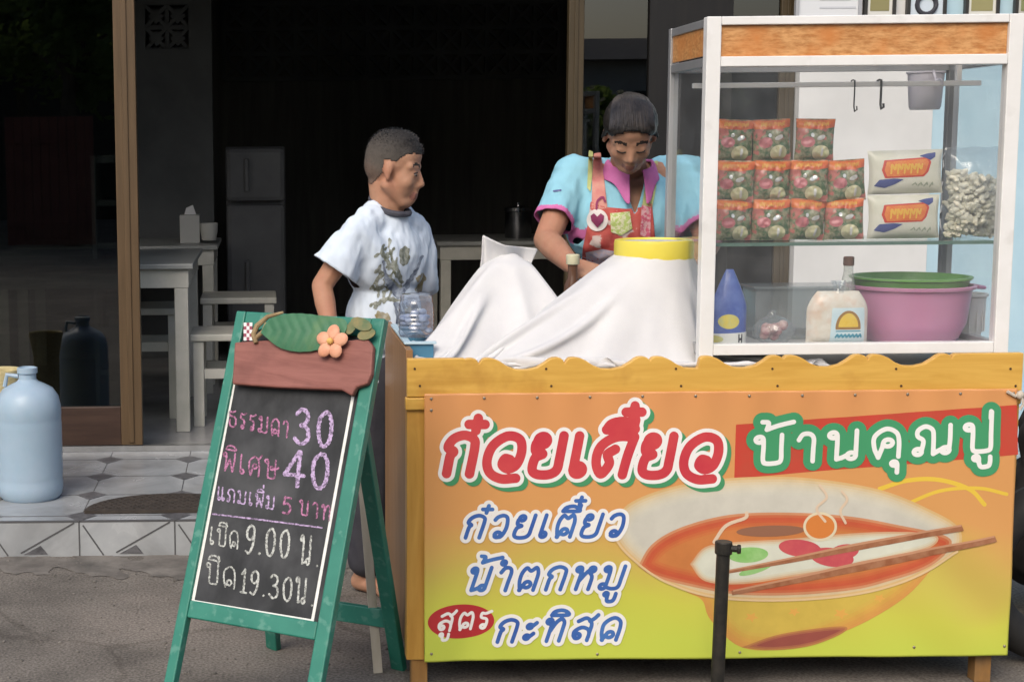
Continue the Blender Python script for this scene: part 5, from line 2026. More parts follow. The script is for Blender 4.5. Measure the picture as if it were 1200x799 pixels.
decal('band_mark', f, pouch_fn, mat('black_print', (.03, .03, .04)), t, lift=.0012)

# bag of shallots
p0, p1 = at(882, 398, 3.64), at(934, 362, 3.64)
xm, wz_ = (p0.x + p1.x) / 2, (p1.x - p0.x) / 2
t = thing('shallot_bag', (xm, 3.645, ZCF), 'small clear bag of pink shallots beside the blue pouch', 'bag')
bz = ZCF + .034
b = MB()
rs = random.Random(9)
for k in range(16):
    a, r_ = rs.random() * 6.28, rs.random() ** .5
    c = Vector((xm + math.cos(a) * r_ * wz_ * .62, 3.645 + math.sin(a) * r_ * .025, bz + rs.uniform(-.018, .022) * (1 - .5 * r_)))
    b.ell(c, (.011, .010, .0125), Matrix.Rotation(rs.random() * 3, 3, 'Y'), u=12, v=8)
b.build('shallot', mat('shallot_skin', (.36, .13, .15), (.56, .40, .36), scale=45, rough=.4, contrast=(.4, .6)), t, smooth=True)
me_ = sculpt([('ell', Vector((xm, 3.645, bz)), (wz_ * .98, .045, .0335), None), ('cap', Vector((xm - .01, 3.645, bz + .02)), Vector((xm - .005, 3.64, bz + .046)), .018, .006)], .004, 6)
fold(me_, .004, 60)
for v in me_.vertices:
    v.co.z = max(v.co.z, ZCF + .0008)
link_mesh('bag', me_, M_film, t, smooth=True)

# bag with the sun label
p0, p1 = at(944, 400, 3.60), at(1018, 341, 3.60)
xm, wz_, hz_ = (p0.x + p1.x) / 2, p1.x - p0.x, p1.z - ZCF


def sun_fn(u, v, side, lift=0.0):
    k = max(0.0, 1 - abs(u) ** 3) ** .5 * max(0.0, 1 - abs(v) ** 4) ** .5
    wv = 1 - .55 * max(0, v - .25) ** 1.8
    y = -.026 * k - lift if side < 0 else .026 * k
    return Vector((xm + u * wz_ / 2 * wv, 3.60 + y, ZCF + .001 + (v + 1) / 2 * hz_))


t = thing('noodle_bag', (xm, 3.60, ZCF), 'clear bag of cream noodles with a yellow sun on its pale blue label', 'bag')
link_mesh('noodles', pillow_mesh('noodles', sun_fn, 24, 20), mat('cream_noodles_in_film', (.60, .55, .46), (.68, .66, .60), scale=26, rough=.25, bump=.5, c3=(.62, .48, .38), scale3=30), t, smooth=True)
f = Field(-1, -1, 1, 1, .03).poly([(-.34, -.86), (.82, -.86), (.78, .42), (-.30, .42)])
lb = decal('label', f, sun_fn, mat('pale_blue_label', (.50, .66, .72), (.62, .72, .74), scale=20, rough=.35), t)
f = Field(-1, -1, 1, 1, .025).poly([(.24 + .42 * math.cos(R(a)), -.30 + .62 * max(-.1, math.sin(R(a)))) for a in range(0, 360, 12)])
decal('sun_rim', f, sun_fn, mat('amber_print', (.30, .16, .04)), lb, lift=.0012)
decal('sun', f, sun_fn, mat('sun_yellow', (.70, .46, .03), (.72, .55, .10), scale=30), lb, grow=-.09, lift=.0018)
f = Field(-1, -1, 1, 1, .025)
for k in range(7):
    f.stroke(spline([(-.16 + k * .125, -.64), (-.10 + k * .125, -.54), (-.06 + k * .125, -.64)]), .06)
f.poly([(-.2, -.44), (.7, -.44), (.64, -.40), (-.14, -.40)])
decal('label_mark', f, sun_fn, mat('teal_print', (.05, .26, .36)), lb, lift=.0012)
b = MB()
nz0 = ZCF + hz_
b.lathe([(.012, nz0 - .006), (.008, nz0 + .006), (.013, nz0 + .016), (.016, nz0 + .024), (.013, nz0 + .025), (.006, nz0 + .006)], (xm + .002, 3.60, 0), 16, jit=lambda a, z: 1 + .25 * math.sin(5 * a))
b.build('neck', M_film, t, smooth=True)
# bottle behind it
pbt = at(992, 395, 3.68)
zt_ = at(992, 300, 3.68).z
xb = at(991, 330, 3.68).x
t = thing('sauce_bottle', (xb, 3.665, ZCF), 'clear bottle with a brown cap behind the sun label bag', 'bottle')
b = MB()
b.lathe([(0, ZCF + .001), (.025, ZCF + .001), (.027, ZCF + .006), (.027, ZCF + .085), (.022, ZCF + .105), (.011, zt_ - .038), (.0105, zt_ - .015)], (xb, 3.665, 0), 24)
b.build('bottle', sheet_glass('bottle_film', tint=(.88, .90, .88), refl=1.6, haze=.22, hazecol=(.72, .72, .68), rough=.05), t, smooth=True)
b = MB()
b.lathe([(.0115, zt_ - .022), (.0125, zt_ - .02), (.0125, zt_ - .002), (.010, zt_), (0, zt_)], (xb, 3.665, 0), 16)
b.build('cap', mat('brown_cap', (.13, .06, .04), rough=.4), t, smooth=True)
# ------------------------------------------------------------------ tall pot with the yellow rim, and the white cloths
M_cloth = mat('white_muslin', (.72, .72, .73), (.78, .78, .78), scale=10, rough=.9, bump=.25, bscale=420, sss=.0)
# a little light passes through the muslin
nt = M_cloth.node_tree
outn = nt.nodes['Material Output']
tl = nt.nodes.new('ShaderNodeBsdfTranslucent')
tl.inputs[0].default_value = (.75, .76, .78, 1)
mxs = nt.nodes.new('ShaderNodeMixShader')
mxs.inputs[0].default_value = .16
nt.links.new(nt.nodes['Principled BSDF'].outputs[0], mxs.inputs[1])
nt.links.new(tl.outputs[0], mxs.inputs[2])
tp_ = nt.nodes.new('ShaderNodeBsdfTransparent')
mx2 = nt.nodes.new('ShaderNodeMixShader')
mx2.inputs[0].default_value = .13
nt.links.new(mxs.outputs[0], mx2.inputs[1])
nt.links.new(tp_.outputs[0], mx2.inputs[2])
nt.links.new(mx2.outputs[0], outn.inputs[0])

YPOT = 3.76
xp = at(766, 300, YPOT).x
rp = (at(811, 290, YPOT).x - at(720, 290, YPOT).x) / 2
zt_ = at(766, 281, YPOT).z
zrim = at(766, 303, YPOT - rp).z
pot = thing('tall_pot', (xp, YPOT, ZD), 'tall white tub with a bright yellow rim wrapped in white cloth', 'pot')
b = MB()
b.lathe([(0, ZD + .001), (rp * .9, ZD), (rp * .95, ZD + .01), (rp * .96, zrim - .001), (rp * .9, zrim)], (xp, YPOT, 0), 48)
b.build('tub', mat('white_plastic', (.62, .63, .60)), pot, smooth=True)
b = MB()
b.lathe([(rp * .955, zrim - .012), (rp * 1.0, zrim - .008), (rp * 1.005, zt_ - .008), (rp * .985, zt_), (rp * .955, zt_ + .001), (rp * .935, zt_ - .004)], (xp, YPOT, 0), 64)
b.build('rim', mat('bright_yellow_plastic', (.68, .57, .07), (.72, .62, .10), scale=6, rough=.35), pot, smooth=True)
b = MB()
b.lathe([(rp * .934, zt_ - .0045), (rp * .8, zt_ - .006), (rp * .5, zt_ - .003), (0, zt_ - .002)], (xp, YPOT, 0), 48)
b.build('lid', mat('white_plastic', (.62, .63, .60)), pot, smooth=True)


def interp_ang(tab, a):
    """periodic smooth table of (angle in degrees, value...)"""
    a = math.degrees(a) % 360
    n = len(tab)
    for i in range(n):
        a0, a1 = tab[i][0], tab[(i + 1) % n][0]
        if a1 <= a0:
            a1 += 360
        aa = a if a >= a0 else a + 360
        if a0 <= aa <= a1:
            t_ = (aa - a0) / (a1 - a0)
            t_ = t_ * t_ * (3 - 2 * t_)
            return [u + (v - u) * t_ for u, v in zip(tab[i][1:], tab[(i + 1) % n][1:])]
    return tab[0][1:]


def hang_cloth(cx, cy, z, ext, h, collide, pinned=None, steps=240, iters=10, seed=0, grav=.0016, rot=0.0):
    """a square-woven sheet let fall over what stands below it; returns its points and faces"""
    xs_ = np.arange(-ext[0], ext[1] + h, h)
    ys_ = np.arange(-ext[2], ext[3] + h, h)
    U, V = np.meshgrid(xs_, ys_)
    c_, s_ = math.cos(rot), math.sin(rot)
    rs_ = np.random.RandomState(seed)
    P = np.stack([cx + U * c_ - V * s_, cy + U * s_ + V * c_, np.full(U.shape, z)], -1)
    P[..., 2] += rs_.randn(*U.shape) * .0008
    pin = pinned(U, V) if pinned is not None else np.zeros(U.shape, bool)
    P0 = P.copy()
    old = P.copy()
    wgt = np.where(pin, 0.0, 1.0)[..., None]

    sl = slice
    links = []
    for o in (0, 1):
        links.append(((sl(None), sl(o, -1, 2)), (sl(None), sl(o + 1, None, 2)), h, 1.0))
        links.append(((sl(o, -1, 2), sl(None)), (sl(o + 1, None, 2), sl(None)), h, 1.0))
    D = h * math.sqrt(2)
    for o in (0, 1):
        links.append(((sl(o, -1, 2), sl(None, -1)), (sl(o + 1, None, 2), sl(1, None)), D, .55))
        links.append(((sl(o, -1, 2), sl(1, None)), (sl(o + 1, None, 2), sl(None, -1)), D, .55))
    for o in range(4):
        links.append(((sl(None), sl(o, -2, 4)), (sl(None), sl(o + 2, None, 4)), 2 * h, .22))
        links.append(((sl(o, -2, 4), sl(None)), (sl(o + 2, None, 4), sl(None)), 2 * h, .22))
    fixed = []
    ny, nx2 = U.shape
    for (ra, rb_, L, k) in links:
        ia = np.arange(ny * nx2).reshape(ny, nx2)[ra]
        ib = np.arange(ny * nx2).reshape(ny, nx2)[rb_]
        m0, m1 = min(ia.shape[0], ib.shape[0]), min(ia.shape[1], ib.shape[1])
        fixed.append(((ra, rb_), (m0, m1), L, k))
    for st in range(steps):
        vel = (P - old) * .965
        old = P.copy()
        P += vel
        P[..., 2] -= grav * .35
        P[pin] = P0[pin]
        for it in range(iters):
            for (ra, rb_), (m0, m1), L, k in fixed:
                A, B = P[ra][:m0, :m1], P[rb_][:m0, :m1]
                wa, wb = wgt[ra][:m0, :m1], wgt[rb_][:m0, :m1]
                d = B - A
                n = np.sqrt((d * d).sum(-1, keepdims=True))
                if k < .3:
                    f_ = np.minimum(n - L, 0)
                else:
                    f_ = n - L
                q = d * (f_ / np.maximum(n, 1e-9)) * (k / np.maximum(wa + wb, 1e-9))
                P[ra][:m0, :m1] += q * wa
                P[rb_][:m0, :m1] -= q * wb
            if it % 3 == 2 or it == iters - 1:
                hit = collide(P)
        # friction on what touches
        old[hit] += (P - old)[hit] * .75
    idx = np.arange(ny * nx2).reshape(ny, nx2)
    F_ = np.stack([idx[:-1, :-1], idx[:-1, 1:], idx[1:, 1:], idx[1:, :-1]], -1).reshape(-1, 4)
    return P.reshape(-1, 3), F_


def mound(axis, rtop, ztop, tab, prof):
    """collision with a pile of pots: a flat top and sides that widen downward by angle"""
    ang = np.radians(np.arange(0, 360, 1.0))
    RB_ = np.array([interp_ang(tab, a_)[0] for a_ in ang])

    def col_(P):
        X_, Y_, Z_ = P[..., 0] - axis[0], P[..., 1] - axis[1], P[..., 2]
        r_ = np.hypot(X_, Y_)
        a_ = (np.degrees(np.arctan2(Y_, X_)) % 360)
        rb_ = np.interp(a_, np.arange(0, 361, 1.0), np.append(RB_, RB_[0]))
        s_ = np.clip((ztop - Z_) / (ztop - ZD), 0, 1)
        rsf = rtop + (rb_ - rtop) * prof(s_, np.radians(a_))
        ins = (r_ < rsf) & (Z_ < ztop)
        up = ins & ((ztop - Z_) < (rsf - r_) * .8 + .0) & (r_ < rtop + .01)
        Z_[up] = ztop
        side = ins & ~up
        k = np.where(side, rsf / np.maximum(r_, 1e-6), 1.0)
        # out along the slope: half outward, half upward
        k = 1 + (k - 1) * .6
        P[..., 0] = axis[0] + X_ * k
        P[..., 1] = axis[1] + Y_ * k
        P[..., 2] = Z_ + np.where(side, (rsf - r_) * .25, 0)
        low = P[..., 2] < ZD + .003
        P[..., 2][low] = ZD + .003
        lim = YC + .008 - np.maximum(0, P[..., 2] - zc - .02) * 1.3
        xm_ = xL + .024 - np.maximum(0, P[..., 2] - zc - .03) * 1.5
        xl_ = P[..., 0] < xm_
        P[..., 0][xl_] = xm_[xl_]
        f_ = P[..., 1] < lim
        P[..., 1][f_] = lim[f_]
        return ins | low | f_
    return col_


zh = ZD + .004
tab = [(0, .10), (45, .13), (90, .17), (135, .24), (165, .34), (190, .43), (208, .50), (226, .33), (250, .235), (270, .215), (296, .190), (318, .128), (340, .104)]


def prof_r(s, a):
    left = np.maximum(0, -np.cos(a))
    return (1 - left) * s ** 1.35 + left * (s ** .9)


PT, FC = hang_cloth(xp, YPOT, zrim + .004, (.66, .385, .43, .42), .0095, mound((xp, YPOT), rp * 1.0, zrim + .002, tab, prof_r),
                    pinned=lambda U, V: np.hypot(U, V) < rp * .98, steps=190, iters=8, seed=1, rot=R(8))
me_ = bpy.data.meshes.new('cloth')
me_.from_pydata(PT.tolist(), [], FC.tolist())
# the tub's yellow rim comes up through the opening
bmx = bmesh.new(); bmx.from_mesh(me_)
bmesh.ops.delete(bmx, geom=[f for f in bmx.faces if math.hypot(f.calc_center_median().x - xp, f.calc_center_median().y - YPOT) < rp * .93 and f.calc_center_median().z > zrim - .03], context='FACES')
bmx.to_mesh(me_); bmx.free()
o = link_mesh('cloth', me_, M_cloth, loc=(xp, YPOT, ZD), smooth=True)
md = o.modifiers.new('smooth', 'SMOOTH'); md.iterations = 1
md = o.modifiers.new('sub', 'SUBSURF'); md.levels = 1; md.render_levels = 1
md = o.modifiers.new('thick', 'SOLIDIFY'); md.thickness = .0012; md.offset = 1
tag(o, 'white cloth draped round the yellow rimmed tub', 'cloth', 'white cloths on the cart')

# the second cloth, heaped over things at the left end
YQ = 3.86
xq = at(596, 320, YQ).x
zq = at(596, 306, YQ).z
tab2 = [(0, .15), (45, .12), (90, .12), (135, .14), (165, .175), (185, .225), (200, .235), (226, .37), (242, .30), (256, .26), (276, .28), (294, .24), (318, .26), (335, .18)]


def prof_q(s, a):
    deg = np.degrees(a) % 360
    ridge = np.exp(-((deg - 226) / 16) ** 2) + np.exp(-((deg - 185) / 18) ** 2) + np.exp(-((deg - 318) / 16) ** 2) + .5 * np.exp(-((deg - 276) / 10) ** 2)
    return s ** (1.45 - .55 * np.clip(ridge, 0, 1))


PT, FC = hang_cloth(xq, YQ, zq + .02, (.45, .50, .50, .30), .0095, mound((xq, YQ), .062, zq, tab2, prof_q),
                    pinned=lambda U, V: np.hypot(U, V) < .02, steps=190, iters=8, seed=4, rot=R(-20))
vs_ = [tuple(p) for p in PT]
fs_ = [tuple(int(i) for i in f_) for f_ in FC]
# the corner standing up behind, its edge folded over to the right
fl = [[(561, 322), (564, 300), (565, 274)], [(577, 320), (576, 302), (576, 280)], [(594, 318), (592, 303), (591, 287)], [(611, 318), (612, 304), (612, 289)], [(618, 322), (624, 306), (631, 291)]]
G = []
for i in range(17):
    u = i / 16 * 4
    i0 = min(3, int(u)); f_ = u - i0
    rowv = []
    for j in range(9):
        w = j / 8 * 2
        j0 = min(1, int(w)); g_ = w - j0
        q = [[np.array(fl[i0 + a][j0 + c_], float) for c_ in (0, 1)] for a in (0, 1)]
        pxy = (q[0][0] * (1 - f_) + q[1][0] * f_) * (1 - g_) + (q[0][1] * (1 - f_) + q[1][1] * f_) * g_
        yy = YQ + .015 + .016 * math.sin(u * 2.3 + .5) - .035 * (w / 2) ** 2 * math.sin(u * .8) + .006 * math.sin(u * 5)
        p = at(pxy[0], pxy[1], yy)
        rowv.append(len(vs_)); vs_.append(tuple(p))
    G.append(rowv)
for i in range(16):
    for j in range(8):
        fs_.append((G[i][j], G[i + 1][j], G[i + 1][j + 1], G[i][j + 1]))
me_ = bpy.data.meshes.new('cloth')
me_.from_pydata(vs_, [], fs_)
o = link_mesh('cloth', me_, M_cloth, loc=(xq, YQ, ZD), smooth=True)
md = o.modifiers.new('smooth', 'SMOOTH'); md.iterations = 1
md = o.modifiers.new('sub', 'SUBSURF'); md.levels = 1; md.render_levels = 1
md = o.modifiers.new('thick', 'SOLIDIFY'); md.thickness = .0012; md.offset = 1
tag(o, 'white cloth with a corner standing up, draped at the left end of the cart', 'cloth', 'white cloths on the cart')

# blue tray and a clear jar at the left end of the cart
p0, p1 = at(474, 412, 3.72), at(515, 396, 3.72)
t = thing('blue_tray', (p0.x + .03, 3.80, ZD), 'dark blue plastic tray at the left end of the cart under the cloth', 'tray')
b = MB()
zt_ = p1.z
xa, xb_, ya, yb_ = p0.x - .006, p0.x + .058, 3.60, 3.98
for (q0, q1) in (((xa, ya), (xb_, ya + .006)), ((xa, yb_ - .006), (xb_, yb_)), ((xa, ya + .0065), (xa + .006, yb_ - .0065)), ((xb_ - .006, ya + .0065), (xb_, yb_ - .0065))):
    b.box2((*q0, ZD), (*q1, zt_))
b.box2((xa + .0065, ya + .0065, ZD + .001), (xb_ - .0065, yb_ - .0065, ZD + .006))
b.build('tray', mat('blue_plastic', (.05, .16, .26), (.07, .20, .30), scale=6, rough=.35), t, bevel=.002)
b = MB()
zl = zt_ + .0005
for (q0, q1) in (((xa - .006, ya - .006), (xb_ + .006, ya + .01)), ((xa - .006, ya + .0105), (xa + .01, yb_)), ):
    b.box2((*q0, zl), (*q1, zl + .006))
b.build('lip', mat('pale_blue_plastic', (.45, .6, .68), rough=.35), t, bevel=.001)
pj0, pj1 = at(466, 395, 3.72), at(507, 349, 3.72)
xm, rj = (pj0.x + pj1.x) / 2, (pj1.x - pj0.x) / 2
t = thing('clear_jar', (xm, 3.72, zl + .006), 'clear ridged plastic jar standing by the boy at the end of the cart', 'jar')
b = MB()
zj, zk = zl + .007, pj1.z
pr = [(0, zj), (rj * .9, zj), (rj * .98, zj + .008)]
for k in range(6):
    z = zj + .012 + k * (zk - zj - .03) / 6
    pr += [(rj, z), (rj * .95, z + .005)]
pr += [(rj * .98, zk - .014), (rj * .9, zk - .004), (rj * .84, zk)]
b.lathe(pr, (xm, 3.70, 0), 32)
b.build('jar', sheet_glass('ridged_clear_plastic', tint=(.70, .76, .84), refl=2.2, haze=.13, hazecol=(.6, .66, .74), rough=.06), t, smooth=True)
b = MB()
b.lathe([(rj * .86, zk - .006), (rj * .9, zk - .004), (rj * .9, zk + .008), (rj * .8, zk + .012), (0, zk + .013)], (xm, 3.70, 0), 32)
b.build('lid', sheet_glass('clear_lid', tint=(.8, .84, .9), refl=2.5, haze=.2, hazecol=(.7, .74, .8), rough=.06), t, smooth=True)
b = MB()
rs = random.Random(2)
for k in range(26):
    a, r_ = rs.random() * 6.28, rj * .75 * rs.random() ** .5
    c = Vector((xm + math.cos(a) * r_, 3.70 + math.sin(a) * r_, zj + .012 + rs.random() * (zk - zj) * .55))
    b.ell(c, (.010, .010, .006), Matrix.Rotation(rs.random() * 3, 3, 'X'), u=10, v=6)
b.build('sweet', mat('wrapped_sweets', (.30, .34, .48), (.55, .56, .62), scale=40, rough=.3), t, smooth=True)['kind'] = 'stuff'
# small bottle with a pale cap by the woman's hand
p0, p1 = at(671, 325, 4.0), at(671, 298, 4.0)
t = thing('small_bottle', (p0.x, 4.0, ZD), 'small dark bottle with a cream cap in the woman\'s hand', 'bottle')
b = MB()
b.lathe([(0, ZD + .001), (.021, ZD + .001), (.022, ZD + .02), (.022, p0.z - .02), (.013, p0.z), (.0125, p1.z - .014)], (p0.x, 4.0, 0), 20)
b.build('bottle', mat('brown_sauce_glass', (.10, .05, .03), rough=.15), t, smooth=True)
b = MB()
b.lathe([(.0165, p1.z - .026), (.0175, p1.z - .024), (.0175, p1.z - .002), (.015, p1.z), (0, p1.z)], (p0.x, 4.0, 0), 20)
b.build('cap', mat('cream_cap', (.60, .58, .40), rough=.4), t, smooth=True)
# ------------------------------------------------------------------ people
M_skinw = mat('tan_skin', (.35, .19, .12), (.42, .24, .16), scale=24, rough=.6, sss=.12, spec=.3, c3=(.38, .175, .115), scale3=9, mix3=(.4, .7), bump=.12, bscale=500)
M_lips = mat('lip_skin', (.24, .105, .08), rough=.45)
M_brow = mat('brow_hair', (.02, .014, .011), rough=.7)
M_hair = mat('black_hair', (.006, .005, .005), (.020, .017, .015), scale=10, stretch=(26, 3, 5), rough=.42, bump=.6, spec=.35)
M_stub = mat('shaved_hair', (.030, .025, .022), (.06, .05, .043), scale=160, rough=.85, bump=.3)
M_white_eye = mat('eye_white', (.36, .32, .29), rough=.3)
M_iris = mat('eye_dark', (.012, .008, .006), rough=.15)


def head_prims(c, B, s, kx=1.0, ky=1.0):
    """head volumes; c = centre between the ears, B = basis (forward, left, up), s = scale"""
    P = lambda x, y, z: c + B @ Vector((x * s * kx, y * s * ky, z * s))
    E = lambda x, y, z, rx, ry, rz: ('ell', P(x, y, z), (rx * s * kx, ry * s * ky, rz * s), B)
    C = lambda a, b_, r1, r2: ('cap', P(*a), P(*b_), r1 * s, r2 * s)
    pr = [E(-.018, 0, .042, .097, .076, .084), E(-.03, 0, .02, .082, .070, .075), E(.036, 0, -.012, .056, .060, .084), E(.03, 0, .055, .055, .066, .05),
          E(.06, 0, -.078, .028, .030, .026), E(.076, 0, -.086, .012, .016, .013)]
    for y in (-1, 1):
        pr += [C((-.005, y * .052, -.042), (.055, y * .020, -.085), .020, .018), C((.075, y * .012, .030), (.058, y * .048, .028), .013, .012),
               E(.052, y * .036, -.020, .030, .024, .028), E(.092, y * .011, -.029, .010, .009, .008),
               E(-.008, y * .075, .004, .016, .008, .027), E(-.004, y * .076, -.018, .009, .007, .010),
               E(.072, y * .032, .006, .014, .015, .012)]
    pr += [C((.086, 0, .012), (.104, 0, -.020), .0085, .0115), C((.080, 0, -.04), (.080, 0, -.070), .019, .016),
           ('ell', P(.093, 0, -.052), (.0075 * s, .021 * s, .0055 * s), B), ('ell', P(.092, 0, -.063), (.0080 * s, .018 * s, .0065 * s), B)]
    return pr, P


def hand_prims(w, fwd, palm, side, s, curl=.6, spread=.0):
    """w wrist, fwd along the hand, palm = palm normal, side = +1 thumb to the (fwd x palm) side"""
    f = fwd.normalized()
    n = (palm - f * palm.dot(f)).normalized()
    l = f.cross(n) * side
    pr = []
    for k in range(4):
        o_ = l * (.030 - .020 * k) * s
        pr.append(('cap', w + f * .008 * s + o_ * .6, w + f * .075 * s + o_, .013 * s, .012 * s))
    for k, ln in enumerate((.036, .041, .038, .029)):
        o_ = l * (.030 - .020 * k) * s
        p = w + f * .078 * s + o_
        d1 = (f * math.cos(curl * .6) + n * math.sin(curl * .6) + l * spread * (1.5 - k)).normalized()
        d2 = (f * math.cos(curl * 1.5) + n * math.sin(curl * 1.5)).normalized()
        d3 = (f * math.cos(curl * 2.3) + n * math.sin(curl * 2.3)).normalized()
        q = p + d1 * ln * s
        r_ = q + d2 * ln * .68 * s
        e_ = r_ + d3 * ln * .55 * s
        pr += [('cap', p, q, .0095 * s, .0088 * s), ('cap', q, r_, .0088 * s, .008 * s), ('cap', r_, e_, .008 * s, .0068 * s)]
    p = w + f * .018 * s + l * .028 * s
    q = p + (f * .7 + l * .75 + n * .35).normalized() * .038 * s
    r_ = q + (f * .9 + l * .2 + n * .5).normalized() * .032 * s
    e_ = r_ + (f * .95 - l * .1 + n * .5).normalized() * .02 * s
    pr += [('cap', p, q, .0135 * s, .0105 * s), ('cap', q, r_, .0105 * s, .009 * s), ('cap', r_, e_, .009 * s, .0075 * s)]
    return pr


def foot_prims(a, d, s):
    d = Vector((d[0], d[1], 0)).normalized()
    l = Vector((-d.y, d.x, 0))
    h = Vector((a.x, a.y, 0))
    return [('cap', a, h + Vector((0, 0, .035 * s)) - d * .01 * s, .036 * s, .033 * s), ('cap', h + Vector((0, 0, .034 * s)) - d * .02 * s, h + d * .10 * s + Vector((0, 0, .024 * s)), .033 * s, .024 * s),
            ('cap', h + d * .09 * s + l * .018 * s + Vector((0, 0, .02 * s)), h + d * .155 * s + l * .014 * s + Vector((0, 0, .016 * s)), .02 * s, .015 * s),
            ('cap', h + d * .09 * s - l * .018 * s + Vector((0, 0, .02 * s)), h + d * .14 * s - l * .02 * s + Vector((0, 0, .015 * s)), .02 * s, .013 * s)]


def paint(me, rules):
    """rules: (material index, test(centre))"""
    for p in me.polygons:
        for mi, fn in rules:
            if fn(p.center):
                p.material_index = mi
                break


def shell(me, test, out, thick=None):
    """copies the part of a skin where test() holds and lifts it off the skin"""
    bm = bmesh.new()
    bm.from_mesh(me)
    bm.normal_update()
    bmesh.ops.delete(bm, geom=[f for f in bm.faces if not test(f.calc_center_median())], context='FACES')
    for v in bm.verts:
        v.co += v.normal * (out(v.co) if callable(out) else out)
    r_ = bpy.data.meshes.new('shell')
    bm.to_mesh(r_)
    bm.free()
    return r_


def trim(me, test):
    """removes the faces of a garment where test(centre) holds"""
    bm = bmesh.new()
    bm.from_mesh(me)
    bmesh.ops.delete(bm, geom=[f for f in bm.faces if test(f.calc_center_median())], context='FACES')
    for _ in range(4):
        new = {}
        for v in bm.verts:
            be_ = [e for e in v.link_edges if e.is_boundary]
            if len(be_) == 2:
                new[v] = v.co * .5 + (be_[0].other_vert(v).co + be_[1].other_vert(v).co) * .25
        for v, c in new.items():
            v.co = c
    bm.to_mesh(me)
    bm.free()
    return me


# ================================================================== the woman
hc = at(738, 160, 4.18)
WB = basis((-.16, -1, -.82))
s = .81
hp, HPt = head_prims(hc, WB, s, 1.0, 1.08)
nk = at(738, 203, 4.34)
shL, shR = at(672, 207, 4.37), at(806, 205, 4.37)
elL, wrL = at(640, 281, 4.25), at(668, 309, 4.07)
elR, wrR = at(830, 285, 4.24), at(792, 335, 4.06)
ch, be, pe = at(738, 255, 4.35), at(737, 335, 4.43), at(737, 410, 4.52)
X = Vector((1, 0, 0))
pr = list(hp)
pr += [('cap', HPt(-.025, 0, -.05), nk + Vector((0, .02, 0)), .046, .052), ('cap', nk + Vector((0, .02, -.015)), ch, .060, .095),
       ('ell', ch, (.155, .098, .13), None), ('ell', be, (.135, .095, .13), None), ('ell', pe, (.165, .115, .11), None),
       ('cap', nk + Vector((0, .02, -.02)), shL, .05, .05), ('cap', nk + Vector((0, .02, -.02)), shR, .05, .05)]
for (a, e_, w_, sd_) in ((shL, elL, wrL, 1), (shR, elR, wrR, -1)):
    pr += [('cap', a, e_, .046, .036), ('cap', e_, e_.lerp(w_, .35), .036, .037), ('cap', e_.lerp(w_, .35), w_, .037, .026)]
pr += hand_prims(wrL, Vector((.85, -.42, -.35)), Vector((.3, .35, -.9)), -1, .92, curl=.75)
pr += hand_prims(wrR, Vector((-.6, -.7, -.35)), Vector((-.3, .2, -.9)), 1, .92, curl=.7)
for sg in (-1, 1):
    hip = pe + X * .085 * sg + Vector((0, 0, -.05))
    kn_ = Vector((hip.x, hip.y - .02, .44))
    an = Vector((hip.x + .01 * sg, hip.y + .03, .07))
    pr += [('cap', hip, kn_, .085, .055), ('cap', kn_, kn_.lerp(an, .35) + Vector((0, .012, 0)), .054, .054), ('cap', kn_.lerp(an, .35) + Vector((0, .012, 0)), an, .054, .036)]
    pr += foot_prims(an, (0.05 * sg, -1), 1.0)
me_body = sculpt(pr, .0048, 5)
WI = WB.inverted()


def hl(co, c=hc, BI=WI, sc=s):
    v = BI @ (Vector(co) - c)
    return Vector((v.x / sc, v.y / sc / 1.08, v.z / sc))


def is_lip(c):
    v = hl(c)
    return v.x > .075 and abs(v.y) < .024 - 10 * (v.z + .058) ** 2 and -.070 < v.z < -.048


def is_brow(c):
    v = hl(c)
    return v.x > .04 and .012 < abs(v.y) < .050 and abs(v.z - .030 - .006 * math.sin((abs(v.y) - .012) / .038 * 3.1)) < .0052


woman = thing('person', (pe.x, pe.y, 0), 'woman in a sky blue polo shirt with pink collar and red apron, bending down', 'person')
paint(me_body, [(1, is_lip), (2, is_brow)])
bv_woman = bvh_of([me_body])
me_hair_src = me_body.copy()
body = link_mesh('body', me_body, [M_skinw, M_lips, M_brow], woman, smooth=True)


def closed_eye(c, B, s, bv, parent, y):
    """a lash line lying on the lowered lid"""
    b = MB()
    pts = []
    for k in range(9):
        t_ = k / 8
        yy = y * (.016 + .030 * t_)
        zz = .006 - .006 * math.sin(math.pi * t_)
        o_ = c + B @ Vector((.16 * s, yy * s, zz * s))
        hit = bv.ray_cast(o_, -(B @ Vector((1, 0, 0))))
        if hit[0] is not None:
            pts.append(hit[0] + (B @ Vector((1, 0, 0))) * .0006)
    if len(pts) > 2:
        b.tube(pts, [.0009] + [.0020] * (len(pts) - 2) + [.001], 6)
        b.build('eyelash', M_brow, parent, smooth=True)
    else:
        b.bm.free()


for y in (-1, 1):
    closed_eye(hc, WB, s, bv_woman, woman, y)


def hair_w(c):
    v = hl(c)
    if v.z < -.075 or v.length > .16:
        return False
    line = .074 - .9 * max(0, abs(v.y) - .038) + .006 * math.cos(v.y * 60)     # hairline on the forehead
    if v.x > .0:
        return v.z > line + (.0 if v.x > .03 else -1.3 * (.03 - v.x) * 1.0)
    if abs(v.y) > .058 and v.z < .034 and v.x > -.045:      # ears
        return False
    return v.z > (-.045 if v.x < -.06 else -.045 + 1.5 * (v.x + .06))


